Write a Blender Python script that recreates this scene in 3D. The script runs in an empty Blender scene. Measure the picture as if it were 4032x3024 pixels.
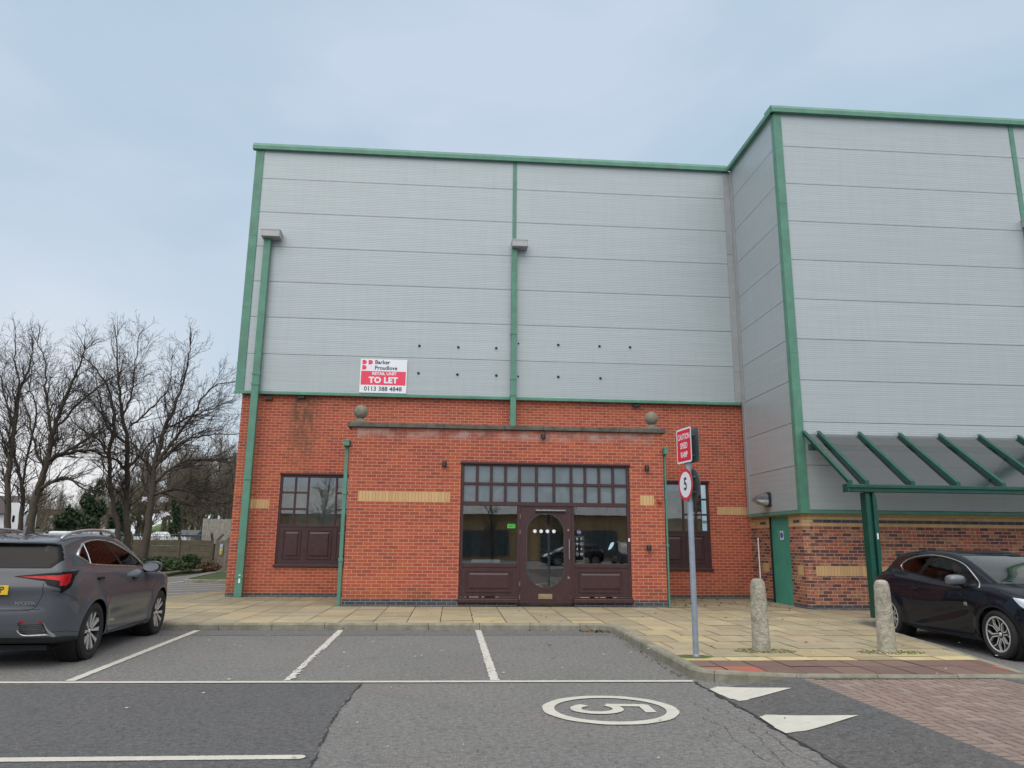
import bpy, bmesh, math, random
import numpy as np
from mathutils import Vector, Matrix
R = math.radians
scene = bpy.context.scene
COL = scene.collection

# ------------------------------------------------------------ camera
cam_d = bpy.data.cameras.new('camera'); cam = bpy.data.objects.new('camera', cam_d); COL.objects.link(cam)
cam_d.sensor_width = 36.0; cam_d.lens = 36.0 * 2911.0 / 4032.0
cam_d.clip_start = 0.05; cam_d.clip_end = 2000
_th, _ps, _ro = R(12.0643), R(4.3221), R(0.5669)
_F = Vector((math.sin(_ps) * math.cos(_th), math.cos(_ps) * math.cos(_th), math.sin(_th)))
_R = Vector((math.cos(_ps), -math.sin(_ps), 0)); _U = _R.cross(_F)
_R2 = _R * math.cos(_ro) + _U * math.sin(_ro); _U2 = -_R * math.sin(_ro) + _U * math.cos(_ro)
cam.matrix_world = Matrix(((_R2.x, _U2.x, -_F.x, 0), (_R2.y, _U2.y, -_F.y, 0), (_R2.z, _U2.z, -_F.z, 1.55), (0, 0, 0, 1)))
scene.camera = cam
scene.view_settings.view_transform = 'Standard'; scene.view_settings.look = 'None'
scene.view_settings.exposure = 0.0; scene.view_settings.gamma = 1.0

# ------------------------------------------------------------ overcast sky
SUN_EL, SUN_AZ = R(48), R(205)      # high, behind the camera's left shoulder, veiled by cloud
world = bpy.data.worlds.new('World'); scene.world = world; world.use_nodes = True
nt = world.node_tree; nt.nodes.clear(); N = nt.nodes.new; L = nt.links.new
out = N('ShaderNodeOutputWorld'); mix = N('ShaderNodeMixShader'); mix.inputs[0].default_value = 0.88
sky = N('ShaderNodeTexSky'); sky.sky_type = 'NISHITA'; sky.sun_disc = False
sky.sun_elevation = SUN_EL; sky.sun_rotation = SUN_AZ; sky.dust_density = 3.0; sky.air_density = 1.2
bg1 = N('ShaderNodeBackground'); bg1.inputs[1].default_value = 0.10; L(sky.outputs[0], bg1.inputs[0])
tc = N('ShaderNodeTexCoord'); sep = N('ShaderNodeSeparateXYZ'); L(tc.outputs['Generated'], sep.inputs[0])
mp = N('ShaderNodeMapping'); mp.inputs['Scale'].default_value = (1.3, 1.0, 2.6); mp.inputs['Location'].default_value = (3.1, 1.7, 0.4)
L(tc.outputs['Generated'], mp.inputs[0])
nz = N('ShaderNodeTexNoise'); nz.inputs['Scale'].default_value = 2.1; nz.inputs['Detail'].default_value = 6.0; nz.inputs['Roughness'].default_value = 0.5
nz.inputs['Distortion'].default_value = 0.3
L(mp.outputs[0], nz.inputs['Vector'])
cr = N('ShaderNodeValToRGB'); L(nz.outputs['Fac'], cr.inputs[0])
cr.color_ramp.elements[0].position = 0.34; cr.color_ramp.elements[0].color = (0.495, 0.645, 0.785, 1)
cr.color_ramp.elements[1].position = 0.68; cr.color_ramp.elements[1].color = (0.63, 0.735, 0.875, 1)
def vmath(op, a, b=None, clamp=False):
    m = N('ShaderNodeMath'); m.operation = op; m.use_clamp = clamp
    for i, v in enumerate((a, b)):
        if v is None: continue
        if isinstance(v, (int, float)): m.inputs[i].default_value = v
        else: L(v, m.inputs[i])
    return m.outputs[0]
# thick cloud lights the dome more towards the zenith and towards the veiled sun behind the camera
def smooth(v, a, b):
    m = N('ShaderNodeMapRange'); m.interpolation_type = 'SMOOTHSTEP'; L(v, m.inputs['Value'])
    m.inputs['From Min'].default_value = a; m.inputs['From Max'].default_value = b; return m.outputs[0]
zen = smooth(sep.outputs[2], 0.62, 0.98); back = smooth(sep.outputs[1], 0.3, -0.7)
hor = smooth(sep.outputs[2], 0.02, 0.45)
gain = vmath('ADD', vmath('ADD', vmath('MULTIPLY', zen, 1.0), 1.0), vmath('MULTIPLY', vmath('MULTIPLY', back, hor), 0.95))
# pale gap in the cloud low over the trees on the left
dt = N('ShaderNodeVectorMath'); dt.operation = 'DOT_PRODUCT'; L(tc.outputs['Generated'], dt.inputs[0])
gd = Vector((-0.46, 0.88, 0.06)).normalized(); dt.inputs[1].default_value = gd
glow = vmath('POWER', vmath('MAXIMUM', dt.outputs['Value'], 0.0), 55.0)
gmix = N('ShaderNodeMix'); gmix.data_type = 'RGBA'; L(vmath('MULTIPLY', glow, 0.85), gmix.inputs[0])
L(cr.outputs[0], gmix.inputs[6]); gmix.inputs[7].default_value = (1.02, 1.0, 1.0, 1)
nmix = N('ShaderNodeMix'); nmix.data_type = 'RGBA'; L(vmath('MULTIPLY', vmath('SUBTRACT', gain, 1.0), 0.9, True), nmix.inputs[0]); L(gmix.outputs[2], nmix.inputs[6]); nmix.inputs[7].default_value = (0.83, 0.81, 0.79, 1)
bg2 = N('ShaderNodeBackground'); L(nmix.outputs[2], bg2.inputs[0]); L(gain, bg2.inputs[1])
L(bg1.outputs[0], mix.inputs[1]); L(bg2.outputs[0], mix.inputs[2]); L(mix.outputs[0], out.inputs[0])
sun_d = bpy.data.lights.new('sun', 'SUN'); sun_d.energy = 0.9; sun_d.angle = R(60); sun_d.color = (1.0, 0.96, 0.9)
sun = bpy.data.objects.new('sun', sun_d); COL.objects.link(sun)
_sd = Vector((math.sin(SUN_AZ) * math.cos(SUN_EL), math.cos(SUN_AZ) * math.cos(SUN_EL), math.sin(SUN_EL)))
sun.rotation_euler = _sd.to_track_quat('Z', 'Y').to_euler(); sun.location = _sd * 60

# ------------------------------------------------------------ helpers
def tag(o, label=None, cat=None, group=None, kind=None):
    if label: o['label'] = label
    if cat: o['category'] = cat
    if group: o['group'] = group
    if kind: o['kind'] = kind
    return o
def empty(name, loc, rz=0.0, label=None, cat=None, group=None):
    o = bpy.data.objects.new(name, None); COL.objects.link(o); o.location = loc; o.rotation_euler = (0, 0, rz)
    o.empty_display_size = 0.2
    return tag(o, label, cat, group)
ROOTLOC = {}
def wloc(o):
    v = Vector((0, 0, 0))
    while o is not None: v += Vector(o.location); o = o.parent
    return v
def add_uv(me):
    """world-metre box projection: u runs along the wall, v is the height"""
    n = len(me.loops)
    uv = me.uv_layers.new(name='UVMap') if not me.uv_layers else me.uv_layers[0]
    co = np.empty(len(me.vertices) * 3); me.vertices.foreach_get('co', co); co = co.reshape(-1, 3)
    vi = np.empty(n, int); me.loops.foreach_get('vertex_index', vi)
    nr = np.empty(len(me.polygons) * 3); me.polygons.foreach_get('normal', nr); nr = nr.reshape(-1, 3)
    lt = np.empty(len(me.polygons), int); me.polygons.foreach_get('loop_total', lt)
    nn = np.repeat(nr, lt, axis=0); P = co[vi]
    hor_len = np.hypot(nn[:, 0], nn[:, 1]); tx = np.where(hor_len > 1e-6, -nn[:, 1] / np.maximum(hor_len, 1e-6), 1); ty = np.where(hor_len > 1e-6, nn[:, 0] / np.maximum(hor_len, 1e-6), 0)
    s = np.sign(tx + 1e-9 + ty * 1e-3); tx *= s; ty *= s
    flat = np.abs(nn[:, 2]) > 0.8
    u = np.where(flat, P[:, 0], P[:, 0] * tx + P[:, 1] * ty); v = np.where(flat, P[:, 1], P[:, 2])
    uv.data.foreach_set('uv', np.stack([u, v], 1).ravel())
class MB:
    def __init__(s): s.v = []; s.f = []; s.m = []; s.mi = 0
    def mat(s, i): s.mi = i; return s
    def add(s, vs, fs):
        n = len(s.v); s.v += [tuple(p) for p in vs]; s.f += [tuple(i + n for i in f) for f in fs]; s.m += [s.mi] * len(fs); return s
    def box(s, x0, x1, y0, y1, z0, z1, bev=0.0):
        if x0 > x1: x0, x1 = x1, x0
        if y0 > y1: y0, y1 = y1, y0
        if z0 > z1: z0, z1 = z1, z0
        if bev <= 0:
            return s.add([(x0, y0, z0), (x1, y0, z0), (x1, y1, z0), (x0, y1, z0), (x0, y0, z1), (x1, y0, z1), (x1, y1, z1), (x0, y1, z1)],
                         [(0, 3, 2, 1), (4, 5, 6, 7), (0, 1, 5, 4), (1, 2, 6, 5), (2, 3, 7, 6), (3, 0, 4, 7)])
        b = min(bev, (x1 - x0) * .45, (y1 - y0) * .45, (z1 - z0) * .45)
        bm = bmesh.new(); bmesh.ops.create_cube(bm, size=1.0)
        for vv in bm.verts: vv.co = Vector(((x0 + x1) / 2 + vv.co.x * (x1 - x0), (y0 + y1) / 2 + vv.co.y * (y1 - y0), (z0 + z1) / 2 + vv.co.z * (z1 - z0)))
        bmesh.ops.bevel(bm, geom=list(bm.edges), offset=b, segments=1, affect='EDGES')
        s.bm(bm); bm.free(); return s
    def bm(s, bm, M=None):
        bm.verts.ensure_lookup_table()
        for i, vv in enumerate(bm.verts): vv.index = i
        return s.add([(M @ vv.co if M else vv.co) for vv in bm.verts], [[vv.index for vv in f.verts] for f in bm.faces])
    def prism(s, poly, a0, a1, axis='y'):
        """poly in the plane across axis ('y': (x,z), 'x': (y,z), 'z': (x,y)), extruded a0..a1"""
        n = len(poly)
        def P(p, a): return {'y': (p[0], a, p[1]), 'x': (a, p[0], p[1]), 'z': (p[0], p[1], a)}[axis]
        vs = [P(p, a0) for p in poly] + [P(p, a1) for p in poly]
        area = sum(poly[i][0] * poly[(i + 1) % n][1] - poly[(i + 1) % n][0] * poly[i][1] for i in range(n))
        flip = (area > 0) == (axis != 'y')   # orient outwards
        if a1 < a0: flip = not flip
        fs = [tuple(range(n)), tuple(range(2 * n - 1, n - 1, -1))] + [(i, i + n, (i + 1) % n + n, (i + 1) % n) for i in range(n)]
        if flip: fs = [tuple(reversed(f)) for f in fs]
        return s.add(vs, fs)
    def tube(s, pts, rad, n=8, cap=True):
        pts = [Vector(p) for p in pts]; rs = rad if isinstance(rad, (list, tuple)) else [rad] * len(pts)
        vs = []; fs = []; up = None
        for i, p in enumerate(pts):
            d = (pts[min(i + 1, len(pts) - 1)] - pts[max(i - 1, 0)]).normalized()
            if up is None: up = Vector((0, 0, 1)) if abs(d.z) < .9 else Vector((0, 1, 0))
            a = d.cross(up).normalized(); b = a.cross(d).normalized(); up = b
            for k in range(n):
                t = 2 * math.pi * k / n; vs.append(p + (a * math.cos(t) + b * math.sin(t)) * rs[i])
        for i in range(len(pts) - 1):
            for k in range(n): fs.append((i * n + k, i * n + (k + 1) % n, (i + 1) * n + (k + 1) % n, (i + 1) * n + k))
        if cap: fs += [tuple(range(n - 1, -1, -1)), tuple(range((len(pts) - 1) * n, len(pts) * n))]
        return s.add(vs, fs)
    def lathe(s, prof, c=(0, 0, 0), n=32, axis='z', closed=False):
        """prof = [(r, h)] swept round an axis through c"""
        vs = []; fs = []; m = len(prof)
        for k in range(n):
            t = 2 * math.pi * k / n
            for r, h in prof:
                a, b = r * math.cos(t), r * math.sin(t)
                vs.append({'z': (c[0] + a, c[1] + b, c[2] + h), 'y': (c[0] + a, c[1] + h, c[2] - b), 'x': (c[0] + h, c[1] + a, c[2] + b)}[axis])
        for k in range(n):
            k2 = (k + 1) % n
            for i in range(m if closed else m - 1):
                j = (i + 1) % m; fs.append((k * m + i, k2 * m + i, k2 * m + j, k * m + j))
        return s.add(vs, fs)
    def build(s, name, mats, parent=None, smooth=None, merge=True, rel=True, uv=True):
        me = bpy.data.meshes.new(name); me.from_pydata(s.v, [], s.f)
        if merge is True:
            bm = bmesh.new(); bm.from_mesh(me); 
            for f, k in zip(bm.faces, s.m): f.material_index = k
            if len(s.v) < 60000:
                bmesh.ops.remove_doubles(bm, verts=bm.verts, dist=1e-5)
            bm.to_mesh(me); bm.free()
        else: me.polygons.foreach_set('material_index', s.m)
        if uv: add_uv(me)
        for m in (mats if isinstance(mats, (list, tuple)) else [mats]): me.materials.append(m)
        if smooth is not None:
            me.polygons.foreach_set('use_smooth', [True] * len(me.polygons))
            if smooth < 179: me.set_sharp_from_angle(angle=R(smooth))
        o = bpy.data.objects.new(name, me); COL.objects.link(o)
        if parent is not None:
            o.parent = parent
            if rel:
                off = wloc(parent)
                if off.length > 0: me.transform(Matrix.Translation(-off))
        return o
def struct(o): o['kind'] = 'structure'; return o
def superell(c, size, e=(0.6, 0.6), n=20, m=12):
    """superellipsoid (vertices, faces)"""
    def sp(v, p): return math.copysign(abs(v) ** p, v)
    vs = []; fs = []
    for j in range(m + 1):
        ph = -math.pi / 2 + math.pi * j / m
        for i in range(n):
            t = 2 * math.pi * i / n
            vs.append((c[0] + size[0] * sp(math.cos(ph), e[0]) * sp(math.cos(t), e[1]), c[1] + size[1] * sp(math.cos(ph), e[0]) * sp(math.sin(t), e[1]), c[2] + size[2] * sp(math.sin(ph), e[0])))
    for j in range(m):
        for i in range(n): fs.append((j * n + i, j * n + (i + 1) % n, (j + 1) * n + (i + 1) % n, (j + 1) * n + i))
    return vs, fs
def spline(pts, k=6, closed=False):
    """Catmull-Rom through 2-D or 3-D points"""
    P = [np.array(p, float) for p in pts]; n = len(P); o = []
    for i in range(n if closed else n - 1):
        p0, p1, p2, p3 = (P[(i - 1) % n], P[i], P[(i + 1) % n], P[(i + 2) % n]) if closed else (P[max(i - 1, 0)], P[i], P[i + 1], P[min(i + 2, n - 1)])
        for j in range(k):
            t = j / k; o.append(0.5 * ((2 * p1) + (-p0 + p2) * t + (2 * p0 - 5 * p1 + 4 * p2 - p3) * t * t + (-p0 + 3 * p1 - 3 * p2 + p3) * t ** 3))
    if not closed: o.append(P[-1])
    return [tuple(p) for p in o]

# ------------------------------------------------------------ materials
MATS = {}
class NT:
    def __init__(s, name):
        s.m = bpy.data.materials.new(name); s.m.use_nodes = True; s.t = s.m.node_tree; s.b = s.t.nodes['Principled BSDF']; s.o = s.t.nodes['Material Output']
    def n(s, ty, **kw):
        q = s.t.nodes.new('ShaderNode' + ty)
        for k, v in kw.items():
            if k in q.inputs: q.inputs[k].default_value = v
            else: setattr(q, k, v)
        return q
    def l(s, a, b): s.t.links.new(a, b)
    def coord(s, kind='Object', scale=(1, 1, 1)):
        c = s.n('TexCoord'); mp = s.n('Mapping'); mp.inputs['Scale'].default_value = scale; s.l(c.outputs[kind], mp.inputs[0]); return mp.outputs[0]
    def noise(s, vec, scale, detail=4.0, rough=0.5, dist=0.0):
        q = s.n('TexNoise'); s.l(vec, q.inputs['Vector']); q.inputs['Scale'].default_value = scale; q.inputs['Detail'].default_value = detail
        q.inputs['Roughness'].default_value = rough; q.inputs['Distortion'].default_value = dist; return q.outputs['Fac']
    def ramp(s, fac, stops, interp='LINEAR'):
        q = s.n('ValToRGB'); s.l(fac, q.inputs[0]); cr = q.color_ramp; cr.interpolation = interp
        while len(cr.elements) > 1: cr.elements.remove(cr.elements[-1])
        cr.elements[0].position = stops[0][0]; cr.elements[0].color = col4(stops[0][1])
        for p, c in stops[1:]:
            e = cr.elements.new(p); e.color = col4(c)
        return q.outputs[0]
    def mix(s, fac, a, b, mode='MIX'):
        q = s.n('Mix'); q.data_type = 'RGBA'; q.blend_type = mode
        for sock, v in ((0, fac), (6, a), (7, b)):
            if isinstance(v, (int, float)): q.inputs[sock].default_value = v
            elif isinstance(v, (tuple, list)): q.inputs[sock].default_value = col4(v)
            else: s.l(v, q.inputs[sock])
        return q.outputs[2]
    def math(s, op, a, b=0.0, clamp=False):
        q = s.n('Math'); q.operation = op; q.use_clamp = clamp
        for i, v in enumerate((a, b)):
            if isinstance(v, (int, float)): q.inputs[i].default_value = v
            else: s.l(v, q.inputs[i])
        return q.outputs[0]
    def bump(s, h, dist=0.01, strength=1.0, normal=None):
        q = s.n('Bump'); q.inputs['Distance'].default_value = dist; q.inputs['Strength'].default_value = strength; s.l(h, q.inputs['Height'])
        if normal is not None: s.l(normal, q.inputs['Normal'])
        return q.outputs[0]
    def col(s, c):
        if isinstance(c, tuple): s.b.inputs['Base Color'].default_value = col4(c)
        else: s.l(c, s.b.inputs['Base Color'])
        return s
    def rough(s, v):
        if isinstance(v, (int, float)): s.b.inputs['Roughness'].default_value = v
        else: s.l(v, s.b.inputs['Roughness'])
        return s
    def normal(s, v): s.l(v, s.b.inputs['Normal']); return s
def col4(c):
    if isinstance(c, (int, float)): return (c, c, c, 1)
    return (c[0], c[1], c[2], 1)
def paint(name, c, rough=0.5, metal=0.0, var=0.12, scale=6.0, bump=0.0, bscale=80.0, coat=0.0, spec=None, dirt=None):
    """painted / plastic / metal surface with slight procedural unevenness"""
    if name in MATS: return MATS[name]
    q = NT(name); v = q.coord('Object')
    f = q.noise(v, scale, 5, .6)
    lo = tuple(x * (1 - var) for x in c); hi = tuple(min(1, x * (1 + var)) for x in c)
    cc = q.ramp(f, [(.3, lo), (.7, hi)])
    if dirt: cc = q.mix(q.ramp(q.noise(v, dirt[1], 6, .7), [(.5, 0), (.75, dirt[2])]), cc, dirt[0])
    q.col(cc); q.rough(q.ramp(q.noise(v, scale * 2.3, 3), [(.3, rough * .85), (.7, min(1, rough * 1.15))])); q.b.inputs['Metallic'].default_value = metal
    if coat: q.b.inputs['Coat Weight'].default_value = coat; q.b.inputs['Coat Roughness'].default_value = 0.03
    if spec is not None: q.b.inputs['Specular IOR Level'].default_value = spec
    if bump: q.normal(q.bump(q.noise(v, bscale, 3), bump))
    MATS[name] = q.m; return q.m

def brickmat(name, kind):
    q = NT(name); uv = q.coord('UV')
    wob = q.n('TexNoise'); q.l(uv, wob.inputs['Vector']); wob.inputs['Scale'].default_value = 9.0; wob.inputs['Detail'].default_value = 2.0
    vm = q.n('VectorMath', operation='MULTIPLY_ADD'); q.l(wob.outputs['Color'], vm.inputs[0]); vm.inputs[1].default_value = (.005, .005, 0); q.l(uv, vm.inputs[2])
    b = q.n('TexBrick'); q.l(vm.outputs[0], b.inputs['Vector'])
    b.offset = .5; b.offset_frequency = 2
    for k, v in (('Color1', 0), ('Color2', 1), ('Mortar', 0)): b.inputs[k].default_value = col4(v)
    bw, rh, ms = (.225, .0762, .0055)
    if kind == 'soldier': bw, rh, ms = .075, 1.35, .0045
    b.inputs['Scale'].default_value = 1.0; b.inputs['Brick Width'].default_value = bw; b.inputs['Row Height'].default_value = rh
    b.inputs['Mortar Size'].default_value = ms; b.inputs['Mortar Smooth'].default_value = .25; b.inputs['Bias'].default_value = 0
    t = b.outputs['Color']; mort = b.outputs['Fac']
    fine = q.noise(uv, 90, 4, .7); big = q.noise(uv, .9, 4, .6, .5)
    if kind == 'red':
        c = q.ramp(t, [(0, (.33, .072, .050)), (.3, (.41, .086, .050)), (.6, (.48, .108, .056)), (.85, (.40, .078, .054)), (1, (.29, .066, .052))])
        mc = (.66, .41, .28)
    elif kind == 'mixed':
        c = q.ramp(t, [(0, (.10, .05, .055)), (.15, (.24, .09, .07)), (.30, (.38, .15, .09)), (.45, (.46, .22, .12)), (.58, (.42, .15, .085)), (.72, (.15, .065, .065)), (.82, (.36, .20, .11)), (.92, (.48, .12, .07))], 'CONSTANT')
        d2 = q.noise(uv, 14, 2, .5)
        c = q.mix(q.ramp(d2, [(.45, 0), (.62, .6)]), c, (.16, .07, .065)); mc = (.66, .44, .33)
    elif kind in ('buff', 'soldier'):
        c = q.ramp(t, [(0, (.60, .39, .19)), (.5, (.66, .44, .22)), (1, (.56, .35, .17))]); mc = (.36, .22, .12) if kind == 'soldier' else (.42, .28, .18)
    else:
        c = q.ramp(t, [(0, (.045, .055, .07)), (1, (.075, .085, .105))]); mc = (.30, .30, .28)
    c = q.mix(q.ramp(fine, [(.3, .0), (.8, .35)]), c, q.mix(1.0, c, (.62, .60, .58), 'MULTIPLY'))
    c = q.mix(q.ramp(big, [(.35, 0), (.75, .28)]), c, q.mix(1.0, c, (.66, .60, .60), 'MULTIPLY'))
    if kind == 'red': c = q.mix(q.ramp(q.noise(uv, .55, 3, .5), [(.4, 0), (.62, .55)]), c, q.mix(1.0, c, (1.12, 1.25, .95), 'MULTIPLY')); c = q.mix(q.ramp(q.noise(uv, 1.6, 5, .6), [(.52, 0), (.7, .5)]), c, q.mix(1.0, c, (.68, .72, .85), 'MULTIPLY'))
    full = q.mix(mort, c, q.mix(q.ramp(fine, [(.3, .0), (.8, .5)]), mc, tuple(x * .72 for x in mc)))
    sp = q.n('SeparateXYZ'); q.l(uv, sp.inputs[0])
    if kind in ('red', 'mixed'):
        # green algae creeping up from the pavement and below leaking joints
        low = q.math('SUBTRACT', .62, sp.outputs[1]); low = q.math('MULTIPLY', low, 1.6, True)
        g = q.math('MULTIPLY', low, q.ramp(q.noise(uv, 1.1, 5, .6), [(.42, 0), (.68, 1)]), True)
        full = q.mix(q.math('MULTIPLY', g, .72), full, (.085, .075, .028))
    if kind == 'red':
        # damp streak under the gutter outlet left of the porch
        dx = q.math('ABSOLUTE', q.math('SUBTRACT', sp.outputs[0], -4.1)); fx = q.math('MULTIPLY', q.math('SUBTRACT', 1.0, q.math('MULTIPLY', dx, 2.2), True), 1.8, True)
        dz = q.math('MULTIPLY', q.math('SUBTRACT', sp.outputs[1], 2.9), .6, True)
        vs = q.coord('UV', (3.0, .6, 1)); st = q.ramp(q.noise(vs, 3.2, 5, .6), [(.36, 0), (.56, 1)])
        full = q.mix(q.math('MULTIPLY', q.math('MULTIPLY', fx, dz), q.math('MULTIPLY', st, .8), True), full, (.10, .070, .035))
        # white bloom in the parapet courses of the porch
        dz = q.math('SUBTRACT', 1.0, q.math('MULTIPLY', q.math('ABSOLUTE', q.math('SUBTRACT', sp.outputs[1], 4.02)), 5.5), True)
        inx = q.math('MULTIPLY', q.math('GREATER_THAN', sp.outputs[0], -2.3), q.math('LESS_THAN', sp.outputs[0], 4.7))
        full = q.mix(q.math('MULTIPLY', q.math('MULTIPLY', dz, inx), q.ramp(q.noise(uv, 3.5, 6, .7), [(.38, .15), (.60, .9)]), True), full, q.mix(q.ramp(q.noise(uv, 2.0, 4), [(.4, 0), (.55, 1)]), (.20, .10, .085), (.46, .33, .30)))
    q.col(full); q.rough(.88)
    h = q.math('ADD', q.math('MULTIPLY', mort, -1.0), q.math('MULTIPLY', fine, .35))
    q.normal(q.bump(h, .006)); MATS[name] = q.m; return q.m
M_RED = brickmat('red_brick', 'red'); M_MIX = brickmat('mixed_brick', 'mixed'); M_BUFF = brickmat('buff_brick', 'buff'); M_SOLD = brickmat('buff_soldier_brick', 'soldier'); M_BLUE = brickmat('blue_brick', 'blue')

def clad(name, c):
    q = NT(name); uv = q.coord('UV'); sp = q.n('SeparateXYZ'); q.l(uv, sp.inputs[0])
    ph = q.math('MULTIPLY', sp.outputs[1], 2 * math.pi / .0515); w = q.math('SINE', ph)
    st = q.coord('UV', (.25, 7, 1)); streak = q.noise(st, 2.0, 4, .6)
    vert = q.coord('UV', (5, .35, 1)); dirt = q.noise(vert, 1.6, 5, .65)
    cc = q.mix(q.ramp(streak, [(.3, 0), (.7, 1)]), tuple(x * .92 for x in c), tuple(x * 1.05 for x in c))
    cc = q.mix(q.ramp(dirt, [(.45, 0), (.75, .3)]), cc, tuple(x * .78 for x in c))
    cc = q.mix(q.math('MULTIPLY', q.math('ADD', w, 1.0), .014), cc, tuple(x * .55 for x in c))
    row = q.math('FLOOR', q.math('DIVIDE', q.math('SUBTRACT', sp.outputs[1], 2.345), 1.034))
    wn = q.n('TexWhiteNoise', noise_dimensions='1D'); q.l(row, wn.inputs['W'])
    cc = q.mix(q.math('MULTIPLY', wn.outputs['Value'], .25), cc, tuple(x * .8 for x in c))
    q.col(cc); q.rough(.42); q.b.inputs['Metallic'].default_value = .15
    q.normal(q.bump(w, .0008)); MATS[name] = q.m; return q.m
M_CLAD = clad('ribbed_silver_cladding', (.425, .475, .495))
M_GREEN = paint('pale_green_metal', (.090, .245, .178), .5, 0, .16, 3, dirt=((.10, .18, .145), 2.2, .8))
M_DGREEN = paint('dark_green_metal', (.005, .072, .050), .36, 0, .2, 5, dirt=((.05, .13, .10), 9, .35))
M_DOORG = paint('jade_door_paint', (.05, .30, .225), .5, 0, .14, 2.2, dirt=((.04, .19, .14), 3, .6))
M_GREYM = paint('grey_flashing', (.36, .37, .38), .45, .2, .08, 4)
M_PLUM = paint('plum_wood_paint', (.056, .024, .027), .38, 0, .18, 9, bump=.0015, bscale=30, dirt=((.03, .014, .016), 7, .6))
M_BARE = paint('bare_worn_wood', (.34, .27, .20), .8, 0, .3, 40, bump=.002)
M_STONE = paint('weathered_stone', (.21, .195, .15), .9, 0, .25, 14, bump=.006, bscale=60, dirt=((.10, .095, .07), 6, .8))
M_COPING = paint('dark_stained_coping', (.115, .105, .09), .9, 0, .35, 5, bump=.006, bscale=50, dirt=((.05, .05, .035), 4, .7))
M_CONC = paint('old_concrete', (.36, .34, .28), .92, 0, .38, 12, bump=.02, bscale=34, dirt=((.14, .135, .07), 5.0, 1.0))
M_KERB = paint('kerb_concrete', (.25, .235, .185), .92, 0, .25, 6, bump=.008, bscale=60, dirt=((.13, .135, .075), 1.6, .8))
M_BLACK = paint('black_plastic', (.012, .012, .013), .45, 0, .2, 8)
M_DARKIN = paint('dark_interior', (.42, .43, .41), .8, 0, .3, 2)
M_GALV = paint('galvanised_post', (.27, .32, .38), .42, .25, .12, 9, dirt=((.17, .19, .22), 12, .5))
M_SIGNBACK = paint('grey_sign_back', (.13, .155, .165), .5, .2, .12, 6)
M_WHITE = paint('white_sign_face', (.80, .82, .88), .35, 0, .02, 3)
M_SRED = paint('road_sign_red', (.74, .012, .035), .35, 0, .04, 3)
M_PINK = paint('sign_pink_red', (.80, .055, .11), .4, 0, .03, 3)
M_NAVY = paint('sign_dark_text', (.02, .024, .045), .5, 0, .05, 5)
M_CHROME = paint('bright_metal', (.72, .72, .74), .18, 1.0, .05, 6)
M_BRASS = paint('dull_brass', (.42, .34, .22), .38, .8, .15, 10)
M_WOODIN = paint('brown_timber', (.22, .085, .04), .55, 0, .3, 6)

def glassmat(name, tint=(.8, .85, .85), gl=1.6, base=.04, rough=.01, spec=(1, 1, 1), wav=.1):
    q = NT(name); t = q.n('BsdfTransparent'); t.inputs[0].default_value = col4(tint); g = q.n('BsdfGlossy'); g.inputs[0].default_value = col4(spec); g.inputs['Roughness'].default_value = rough
    fr = q.n('Fresnel'); fr.inputs[0].default_value = 1.52; f = q.math('ADD', q.math('MULTIPLY', fr.outputs[0], gl), base, True)
    v = q.coord('Object'); nb = q.bump(q.noise(v, 1.1, 1), .01, wav)
    if wav: q.l(nb, g.inputs['Normal'])
    m = q.n('MixShader'); q.l(f, m.inputs[0]); q.l(t.outputs[0], m.inputs[1]); q.l(g.outputs[0], m.inputs[2]); q.l(m.outputs[0], q.o.inputs[0])
    MATS[name] = q.m; return q.m
G_SHOP = glassmat('shop_window_glass', (.86, .90, .90), 1.7, .085)
G_CAR = glassmat('car_side_glass', (.50, .56, .55), 0.45, .0, .0, wav=0)
G_SCREEN = glassmat('car_windscreen_glass', (.5, .56, .55), 1.5, .04, .0, wav=0)
G_PRIV = glassmat('privacy_glass', (.035, .035, .04), .45, .0, .0, wav=0)
G_ROOF = glassmat('smoked_canopy_sheet', (.27, .28, .305), 1.2, .10, .12)
def frosted():
    q = NT('frosted_blue_glass'); v = q.coord('Object'); n = q.noise(v, 1.2, 4, .55, .8)
    q.col(q.ramp(n, [(.3, (.11, .145, .165)), (.5, (.165, .205, .23)), (.7, (.12, .15, .17))])); q.rough(.10); q.b.inputs['Specular IOR Level'].default_value = .8
    q.normal(q.bump(q.noise(v, 1.5, 2), .01, .3)); return q.m
G_FROST = frosted()
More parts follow.
